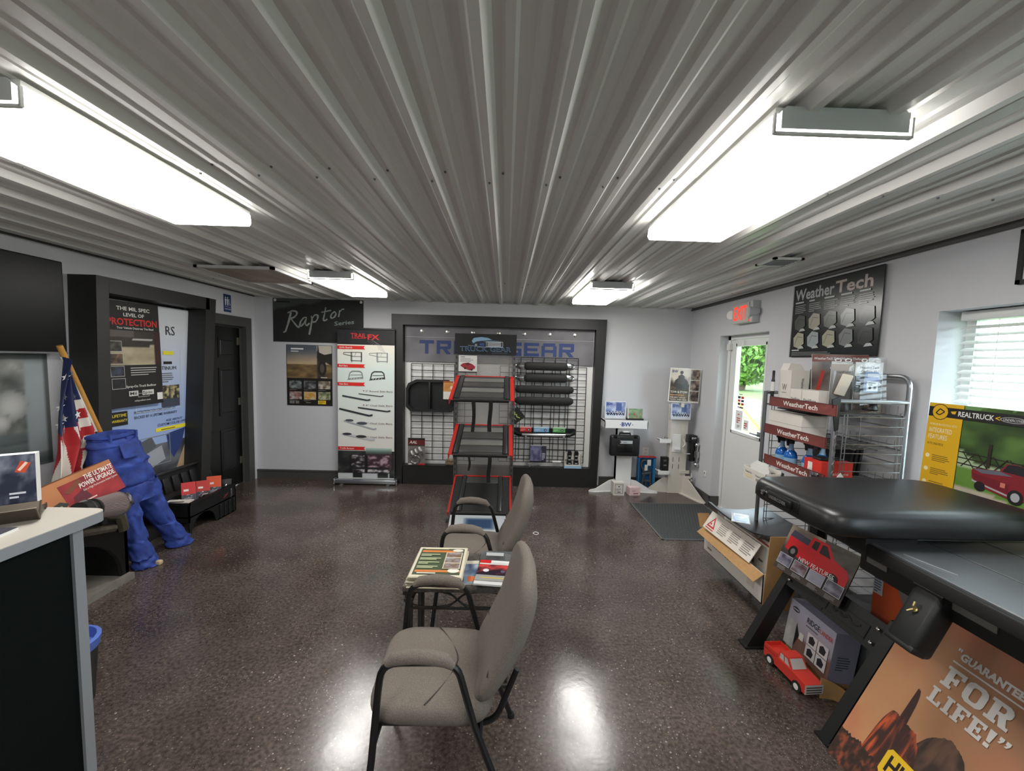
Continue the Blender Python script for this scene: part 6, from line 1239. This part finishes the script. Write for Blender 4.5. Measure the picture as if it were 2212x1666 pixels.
P.rect(.315, .30, .33, .42, (44, 36, 28))
P.poly([(.255, .27), (.26, .235), (.30, .20), (.42, .175), (.50, .18), (.62, .21), (.66, .27), (.655, .315), (.50, .335), (.44, .345), (.40, .34), (.375, .30), (.26, .285)], (128, 28, 40)); P.poly([(.385, .30), (.405, .338), (.445, .342), (.52, .33), (.50, .295)], (30, 28, 34)); P.poly([(.262, .283), (.375, .298), (.43, .285), (.30, .268)], (96, 100, 112)); P.poly([(.258, .262), (.42, .245), (.42, .20), (.275, .225)], (110, 22, 34))
P.rect(.385, .222, .405, .245, (206, 120, 100)); P.line((.262, .222), (.44, .185), .008, (170, 170, 176)); P.disc(.30, .20, .025, (26, 24, 26)); P.disc(.45, .19, .032, (26, 24, 26), 14, .036); P.disc(.45, .19, .018, (170, 172, 178), 14, .022)
P.rect(0, 0, .18, .60, (226, 176, 28)); P.rect(.0, .525, .035, .58, (34, 30, 26)); P.rect(.07, .525, 1.0, .58, (32, 32, 32)); P.disc(.062, .552, .045, (34, 30, 22)); P.disc(.062, .552, .041, (226, 176, 28)); P.path([(.04, .545), (.06, .57), (.085, .555), (.06, .535), (.04, .545)], .006, (34, 30, 22))
P.text('REALTRUCK', .155, .540, .026, (236, 236, 232), .165, .03); P.poly([(.115, .56), (.145, .565), (.14, .548), (.125, .548)], (226, 176, 28)); P.text('<', .325, .54, .026, (226, 176, 28), .02, .03); P.disc(.40, .552, .055, (200, 200, 200), 16, .014); P.disc(.40, .552, .052, (40, 40, 42), 16, .012); P.text('UNDERCOVER', .40, .546, .012, (210, 210, 212), .085, .012, al='c', shear=.2)
P.text('PREMIUM PROTECTION WITH', .016, .475, .012, (240, 224, 170), .14, .01); P.text('INTEGRATED', .016, .435, .026, (240, 232, 206), .12, .0); P.text('FEATURES', .016, .398, .026, (240, 232, 206), .1, .0); P.text('ELITE ONE-PIECE', .016, .365, .012, (60, 48, 20), .085, .015)
for k in range(4): P.disc(.025, .30-.075*k, .012, (240, 226, 180)); P.lines(.05, .275-.075*k, .15, .315-.075*k, 4, (120, 96, 30), k, .4)
poster('cover_board', 'yellow and photo display board of a red truck below the window blind', 'board', P, frame((2.425, 2.34, .905), (0, -1, 0), (.03, 0, 1)), .006)
# ---- new-features sign
P = Print(.47, .28, (60, 54, 54))
P.image(0, 0, .47, .28, lambda a, b: mixc(mixc((50, 44, 44), (84, 76, 72), fb(a*5, b*5, 3)), (150, 138, 120), (b-.45)*2.4*fb(a*3, b*3, 6)*1.6), 22, 14)
P.image(.25, .17, .47, .28, lambda a, b: mixc((56, 52, 48), (110, 104, 92), fb(a*4, b*6, 9)), 8, 6)
P.poly([(.02, .135), (.02, .215), (.16, .205), (.17, .265), (.28, .262), (.345, .20), (.43, .18), (.455, .15), (.455, .09), (.36, .085), (.09, .12)], (190, 36, 42)); P.poly([(.02, .215), (.03, .255), (.165, .24), (.16, .205)], (60, 62, 78)); P.poly([(.185, .205), (.19, .25), (.225, .25), (.225, .20)], (40, 36, 38)); P.poly([(.245, .198), (.245, .248), (.275, .248), (.32, .195)], (40, 36, 38))
P.disc(.085, .135, .033, (30, 28, 30)); P.disc(.085, .135, .017, (110, 108, 110)); P.disc(.375, .10, .035, (30, 28, 30)); P.disc(.375, .10, .018, (120, 118, 122)); P.text('NEW FEATURES', .145, .105, .022, (214, 208, 204), .24, .012)
for k in range(4): P.rect(.008+.116*k, .035, .112+.116*k, .10, (176, 176, 182)); P.image(.011+.116*k, .038, .109+.116*k, .097, murk([(70, 66, 84), (90, 60, 64), (150, 150, 164), (60, 58, 70)][k], (140, 138, 150), 3, 60+k, 2), 8, 6); P.lines(.03+.116*k, .006, .10+.116*k, .03, 4, (140, 136, 136), k, .4)
P.text('NEW FEATURES', .145, .105, .022, (214, 208, 204), .24, .012)
poster('features_sign', 'printed sign of a red pickup and four small pictures on the black stand', 'sign', P, frame((1.675, 2.44, .468), (0.02, -1, .02), (SL*.9, .1, 1)), .004, 'black_paint', True)
# ---- guarantee poster
P = Print(.56, .785, (190, 120, 84))
def desert(a, b):
    c = mixc((206, 150, 104), (128, 92, 70), (a*.75+b*.35-.15)); c = mixc(c, (184, 108, 78), (fb(a*3, b*4, 3)-.4)*1.6)
    r = fb(a*5, 3, 5); top = .13+.13*fb(a*7, 1, 2)+.34*max(0, 1-((a-.36)/.17)**2)*(.75+.4*fb(a*16, 2, 8))+.32*max(0, 1-((a-.68)/.2)**2)*(.7+.5*fb(a*14, 5, 7))
    return c
P.image(0, 0, .56, .785, desert, 40, 50)
def rock(s_, dk, lt_): return lambda a, t_: mixc(dk, lt_, (fb(a*13+s_, t_*6, s_)-.46)*3.4+.2*(t_-.6))
P.ridge(.24, .56, 0, lambda a: .21+.17*max(0, 1-((a-.27)/.30)**2)**.6+.12*max(0, 1-((a-.8)/.3)**2)+.035*fb(a*16, 4, 3), rock(31, (56, 42, 38), (104, 76, 60)))
P.ridge(.09, .30, 0, lambda a: .12+.215*max(0, 1-((a-.24)/.20)**2)**.5+(.21*max(0, 1-((a-.56)/.34)**2)**.5 if a > .3 else 0)*.95+.03*fb(a*14, 1, 5), rock(7, (62, 38, 33), (212, 92, 50)))
P.ridge(0, .24, 0, lambda a: .10+.07*fb(a*8, 2, 2)+.02*fb(a*30, 2, 9), rock(15, (54, 38, 32), (150, 76, 48)))
lt = (206, 202, 198)
P.text('GUARANTEED', .212, .664, .026, lt, .225, .09); P.text('"', .195, .672, .026, lt, .014, .05); P.rect(.20, .642, .435, .648, lt)
P.block('FOR', .20, .546, .078, .215, lt); P.block('LIFE!"', .192, .464, .062, .252, lt)
P.poly([(.182, .125), (.182, .205), (.195, .222), (.41, .222), (.42, .205), (.42, .125), (.41, .11), (.195, .11)], (232, 190, 36)); P.text('HUSKY', .30, .138, .062, (34, 28, 22), .2, .06, al='c')
poster('guarantee_poster', 'orange desert poster reading guaranteed for life, leaning at the lower right', 'poster', P, frame((1.468, 1.69, .0), (-.0, -1, .0), (SL, -.03, 1)), .004)
# ---- goods under the stand
t = thing('ridge_box', 'grey printed headlight box on the floor beneath the stand bar', 'box', M=T(1.775, 2.185, .04) @ Rz(.02) @ Ry(.12))
mat('carton_mauve', (150, 150, 172), .5); b_ = mesh_obj('carton_body', G().box(-.06, .08, -.16, .17, 0, .27), 'carton_mauve', t)
P = Print(.33, .27); P.image(0, 0, .33, .27, lambda a, b: mixc((150, 140, 140), (172, 172, 190), b*1.2-.1) if b > .3+.1*a else mixc((110, 78, 66), (150, 120, 110), fb(a*5, b*5, 2)), 10, 10); P.disc(.05, .225, .028, (44, 42, 48), 14, .014); P.rect(.028, .221, .072, .229, (170, 168, 180)); P.image(.0, .0, .075, .16, lambda a, b: mixc((196, 194, 186), (150, 150, 154), fb(a*4, b*5, 3)), 6, 8); P.poly([(.075, .16), (.075, .02), (.105, .1)], (30, 28, 30)); P.text('RIDGE', .14, .205, .030, (44, 42, 50), .09, .02); P.text('LANDER', .235, .205, .024, (196, 70, 66), .085, .015); P.lines(.14, .185, .31, .197, 1, (90, 86, 96), 3)
P.rect(.108, .085, .14, .125, (216, 214, 210))
for i in range(2):
    for j in range(2): P.rect(.165+.075*i, .03+.07*j, .235+.075*i, .095+.07*j, (206, 204, 206)); P.poly([(.18+.075*i, .04+.07*j), (.178+.075*i, .075+.07*j), (.2+.075*i, .088+.07*j), (.222+.075*i, .07+.07*j), (.215+.075*i, .042+.07*j)], (40, 38, 44))
P.build('print', b_, frame((-.0606, .17, 0), (0, -1, 0), (0, 0, 1))); mesh_obj('riser', G().box(-.05, .08, -.15, .16, -.035, -.001), 'card_brown', t)
P2 = Print(.12, .25); P2.lines(.02, .06, .1, .14, 6, (70, 84, 90), 3, .4); P2.build('print', b_, frame((-.05, -.1606, .01), (1, 0, 0), (0, 0, 1)))
t = thing('paper_truck', 'red folded-card model pickup truck on the floor', 'model truck', M=T(1.600, 2.12, 0) @ Rz(-PI/2+.08))
mat('card_red', (206, 56, 44), .5)
g = G(); g.prism([(-.15, .025), (.15, .025), (.15, .075), (.05, .083), (-.15, .075)], -.05, .05, 'y'); b_ = mesh_obj('body', g, 'card_red', t)
g = G(); g.prism([(-.045, .078), (.055, .078), (.02, .125), (-.035, .125)], -.045, .045, 'y'); cb_ = mesh_obj('cab', g, 'card_red', t); mat('win_grey', (186, 184, 180), .4)
g = G(); g.add([(.0535, -.04, .083), (.0535, .04, .083), (.0235, .036, .121), (.0235, -.036, .121)], [(0, 1, 2, 3)]); 
for s_ in (-1, 1): g.add([(-.036, s_*.0455, .085), (-.004, s_*.0455, .085), (-.006, s_*.0455, .119), (-.03, s_*.0455, .119)], [(0, 1, 2, 3)]); g.add([(.002, s_*.0455, .085), (.04, s_*.0455, .085), (.018, s_*.0455, .119), (.001, s_*.0455, .119)], [(0, 1, 2, 3)])
mesh_obj('windows', g, 'win_grey', cb_); mesh_obj('bed_wall', G().box(-.15, -.05, -.05, -.046, .07, .098).box(-.15, -.05, .046, .05, .07, .098).box(-.15, -.146, -.05, .05, .07, .098), 'card_red', t)
gr = mesh_obj('grille', G().box(.15, .152, -.05, .05, .025, .072), 'win_grey', t)
for k in range(3): mesh_obj('grille_bar', G().box(.152, .1525, -.042, .042, .03+.013*k, .037+.013*k), 'trim_grey', gr)
for x in (-.095, .10):
    for s_ in (-1, 1): wh = mesh_obj('wheel', G().lathe([(.028, -.005), (.028, .005), (.002, .006)], 18, T(x, s_*.051, .028) @ Rx(-s_*PI/2)), 'black_paint', t); mesh_obj('hub', G().lathe([(.016, 0), (.016, .002), (.002, .003)], 12, T(x, s_*.0565, .028) @ Rx(-s_*PI/2)), 'white_plastic', wh)
t = thing('cardboard_scrap', 'bent brown cardboard scrap on the floor beside the red model truck', 'cardboard', (1.70, 1.945, 0), -.5)
g = G(); g.sheet(lambda u, v: (-.06+.12*u, .02*math.sin(u*3), .11*v*(1-.4*u)), 4, 2, .004); mesh_obj('sheet', g, 'card_brown', t)
t = thing('grey_tub', 'grey plastic tub on the floor behind the stand bar', 'tub', (2.07, 2.06, 0)); mat('tub_grey', (98, 104, 106), .5)
g = G(); g.rbox(-.15, .13, -.28, .25, 0, .34, .03, 3); mesh_obj('tub_body', g, 'tub_grey', t); mesh_obj('lid', G().rbox(-.17, .15, -.30, .27, .335, .36, .01), 'tub_grey', t)
mat('box_orange', (196, 84, 40), .5)
P = Print(.05, .1, (206, 206, 206)); P.lines(.005, .01, .045, .09, 6, (90, 110, 140), 3); t, b_ = carton('orange_box', 'orange and white carton half hidden inside the black stand', (2.05, 1.98, .362), .1, .16, .20, .30, 'box_orange'); P.build('print', b_, frame((-.0806, .10, .16), (0, -1, 0), (0, 0, 1)))
# ================================================================ waiting chairs
mat('fabric', (112, 104, 96), .95, noise=.22, nscale=260, bump=.5); mat('tube_black', (20, 20, 21), .35)
def cushion(pts_fn, nu, nv): pass
def make_chair(label):
    t = thing('armchair', label, 'chair', (0, 0, 0), 0, 'grey upholstered waiting chairs')
    # seat: rounded-corner pad, front towards -x
    def pad(hx, hy, th, rc_, n=40, crown=.012, bot=0., rings=((.0, .35), (.03, .0), (.16, 0), (1., 0))):
        g = G(); v = []; f = []
        def out(a, s_):
            c, s2 = math.cos(a), math.sin(a); e = .42; return (hx*s_*math.copysign(abs(c)**e, c), hy*s_*math.copysign(abs(s2)**e, s2))
        lev = [(.2, bot), (.6, bot), (.90, 0), (.97, .010), (1., th*.42), (1., th*.58), (.975, th-.012), (.92, th), (.7, th+crown*.6), (.4, th+crown), (.12, th+crown)]
        for s_, z in lev:
            for k in range(n): x, y = out(2*PI*k/n, s_); v.append((x, y, z))
        for i in range(len(lev)-1):
            for k in range(n): f.append((i*n+k, i*n+(k+1) % n, (i+1)*n+(k+1) % n, (i+1)*n+k))
        f += [tuple(range(n))[::-1], tuple(range((len(lev)-1)*n, len(lev)*n))]
        return g.add(v, f, None, True)
    st = mesh_obj('seat', pad(.228, .235, .072, .1), 'fabric', t, T(-.01, 0, .395) @ Ry(.04), 60)
    mat('seam', (58, 53, 49), .95)
    g = G(); g.tube([(.11-.10*abs(u)**1.5-.03, u*.215, .0765+.009*(1-abs(u))) for u in [k/10-1 for k in range(21)]], .0025, 5); mesh_obj('seam', g, 'seam', st)
    bk = pad(.262, .215, .06, .1, crown=.018, bot=-.016)
    Mb = T(.325, 0, .638) @ Ry(-PI/2+.36)
    # bend the back a little
    bk.v = [(x, y, z+.045*(x/.262)**2+.03*(y/.215)**2) for x, y, z in bk.v]
    bo = mesh_obj('backrest', bk, 'fabric', t, Mb, 60)
    g = G(); g.tube([(-.12, u*.2, .075+.004*(1-u*u)+.024*u*u) for u in [k/6-1 for k in range(13)]], .0025, 5); mesh_obj('seam', g, 'seam', bo)
    for s_ in (-1, 1):
        y = s_*.247
        pts = [(-.235, y*1.0, 0.0), (-.20, y, .30), (-.178, y, .55)]+[tuple(p) for p in bend((-.178, y, .55), (-.165, y, .655), (.06, y, .655), .06)]+[tuple(p) for p in bend((-.1, y, .655), (.085, y, .655), (.15, y, .42), .06)]+[(.15, y, .42), (.31, y, 0.)]
        mesh_obj('side_frame', G().tube(pts, .0125, 10), 'tube_black', t)
        mesh_obj('arm_pad', G().tube([(-.150, y, .648), (-.125, y, .668), (-.06, y, .676), (.0, y, .672), (.05, y, .660), (.075, y, .638)], [.012, .021, .024, .024, .021, .013], 12), 'fabric', t)
        for x in (-.235, .31): mesh_obj('foot_cap', G().cyl((x, y, 0), (x+(.004 if x < 0 else -.004), y, .02), .0155, 10), 'black_rubber', t)
        g = G(); ys = s_*.16; g.tube([(-.2, ys, .36), (.14, ys, .355)]+[tuple(p) for p in bend((.14, ys, .355), (.222, ys, .35), (.285, ys, .52), .06)]+[(.30, ys, .56)], .0115, 8); mesh_obj('back_support', g, 'tube_black', t)
    g = G(); g.tube([(-.195, -.247, .355), (-.195, .247, .355)], .0115, 8); mesh_obj('cross_bar', g, 'tube_black', t)
    g = G(); g.tube([(.17, -.247, .36), (.17, .247, .36)], .0115, 8); mesh_obj('cross_bar', g, 'tube_black', t)
    return t
c1 = make_chair('nearest grey upholstered armchair in the foreground, before the magazine table'); c1.matrix_local = T(-.235, 1.585, 0) @ Rz(.03)
copy_tree(c1, T(-.175, 2.665, 0) @ Rz(-.02), 'farther grey upholstered armchair between the magazine table and the rack')
# ================================================================ magazine table
t = thing('side_table', 'small wrought-iron side table with stone-look top between the chairs', 'table', (-.215, 2.185, 0))
mat('stone_top', (86, 80, 74), .55, noise=.5, nscale=55); mat('iron', (56, 54, 50), .5, .4, noise=.2, nscale=60)
mesh_obj('table_top', G().rbox(-.275, .275, -.185, .185, .512, .545, .008), 'stone_top', t)
for sx in (-1, 1):
    for sy in (-1, 1):
        x, y = sx*.245, sy*.155; g = G()
        for dx, dy in ((-.012, 0), (.012, 0), (0, .012*-sy)): g.tube([(x+dx, y+dy, 0), (x+dx, y+dy, .46)], .0075, 6)
        g.rbox(x-.024, x+.024, y-.02, y+.02, .455, .475, .003, 1); g.rbox(x-.018, x+.018, y-.016, y+.016, .475, .492, .003, 1); g.rbox(x-.028, x+.028, y-.024, y+.024, .492, .512, .003, 1); g.rbox(x-.02, x+.02, y-.018, y+.018, 0, .02, .004, 1); mesh_obj('leg', g, 'iron', t)
for sy in (-1, 1):
    g = G(); y = sy*.155; g.tube([(-.24, y, .415), (.24, y, .415)], .008, 6)
    for c in (-.135, .135): g.tube([(c+.13*math.cos(a), y, .462+.042*math.sin(a)) for a in [2*PI*k/22 for k in range(22)]], .0045, 5, True)
    g.tube([(-.05, y, .505), (.0, y, .462), (.05, y, .505)], .0045, 5); g.tube([(-.05, y, .42), (.0, y, .462), (.05, y, .42)], .0045, 5); mesh_obj('scroll_rail', g, 'iron', t)
for sx in (-1, 1):
    g = G(); x = sx*.245; g.tube([(x, -.155, .415), (x, .155, .415)], .008, 6); g.tube([(x, .10*math.cos(a), .462+.042*math.sin(a)) for a in [2*PI*k/18 for k in range(18)]], .0045, 5, True); mesh_obj('scroll_rail', g, 'iron', t)
# ---- newspapers: each one a thing
R = random.Random(7); z = .546
mat('newsprint', (196, 188, 166), .8)
for k in range(7):
    th = .0085; o = mesh_obj('newspaper', G().rbox(-.135, .135, -.165, .165, 0, th-.0008, .003, 1), 'newsprint', None, T(-.325+R.uniform(-.006, .006), 2.145+R.uniform(-.008, .008), z) @ Rz(R.uniform(-.03, .03)-.03)); z += th
    tag(o, 'top newspaper of the stack with orange and green front page' if k == 6 else ['lowest newspaper of the stack, resting on the table top', 'second newspaper up from the table top', 'third newspaper up in the stack', 'middle newspaper of the seven in the stack', 'third newspaper down from the orange front page', 'newspaper just under the orange and green front page'][k], 'newspaper', 'stack of newspapers')
P = Print(.262, .322, (210, 204, 182)); P.rect(.012, .02, .25, .305, (62, 74, 48)); P.rect(.02, .262, .20, .285, (206, 120, 54)); P.rect(.02, .045, .25, .066, (206, 120, 54)); P.disc(.215, .283, .03, (222, 216, 200), 14, .016); P.disc(.215, .06, .03, (226, 222, 210), 14, .022)
for j in range(4): P.lines(.022, .085+.043*j, .135, .112+.043*j, 2, (196, 204, 160), j, .55)
P.rect(.155, .075, .245, .255, (206, 196, 170))
for j in range(3): P.image(.16, .08+.059*j, .24, .132+.059*j, murk((110, 84, 60), (150, 150, 160), 4, j, 2), 8, 5)
P.lines(.035, .024, .225, .038, 1, (206, 204, 190), 4, .8); P.lines(.03, .29, .2, .302, 1, (206, 190, 150), 2)
P.build('front_page', o, T(-.131, -.161, .0082))
def mag(label, x, y, z, rz, w_, h, P, th=.005, cat='magazine'):
    return poster('magazine', label, cat, P, T(x, y, z+th) @ Rz(rz), th, 'paper', True)
P = Print(.20, .27, (70, 72, 74)); P.image(0, 0, .2, .27, murk((62, 64, 66), (110, 112, 112), 4, 3), 10, 12); P.rect(.03, .21, .13, .25, (190, 192, 192)); P.lines(.14, .12, .19, .24, 6, (120, 122, 124), 2); mag('grey catalogue at the back right of the side table', -.125, 2.105, .546, -.05, .2, .27, P, .012)
P = Print(.13, .24, (90, 110, 140)); P.image(0, 0, .13, .24, murk((60, 80, 110), (170, 180, 190), 4, 8), 8, 12); P.rect(.02, .02, .1, .07, (200, 110, 70)); P.rect(.01, .2, .12, .235, (206, 200, 180)); mag('narrow blue leaflet beside the newspaper stack', -.187, 2.02, .546, .06, .13, .24, P, .006, 'leaflet')
P = Print(.20, .25, (206, 206, 204)); P.rect(0, .215, .06, .25, (200, 36, 40)); P.rect(.065, .225, .19, .246, (226, 226, 226)); P.image(.0, .09, .19, .20, lambda a, b: mixc((206, 70, 64), (40, 30, 44), (fb(a*5, b*5, 4)-.25)*2.2-(b-.6)*1.5), 16, 10); P.disc(.045, .135, .016, (220, 220, 224)); P.disc(.135, .13, .012, (90, 90, 120)); P.image(0, .03, .2, .085, lambda a, b: (150, 150, 148), 2, 2); P.rect(.03, .055, .17, .063, (206, 180, 60))
mag('white magazine with a dark racing car on its cover', -.135, 1.995, .560, -.10, .2, .25, P, .008)
# ---- small bright thing on the floor
t = thing('cable_ring', 'tiny white ring lying on the bare floor', 'ring', (.335, 3.93, 0)); mesh_obj('ring', G().tube([(.025*math.cos(a), .03*math.sin(a), .006) for a in [2*PI*k/16 for k in range(16)]], .004, 6, True), 'white_plastic', t)
t = thing('guy_marker', 'yellow guy-wire marker slanting across the lawn outside', 'marker', (6.1, 9.2, -.085)); mat('yellow_tube', (214, 170, 60), .6); mesh_obj('tube', G().cyl((0, 0, 0), (-1.4, 2.1, 2.6), .03, 8), 'yellow_tube', t)
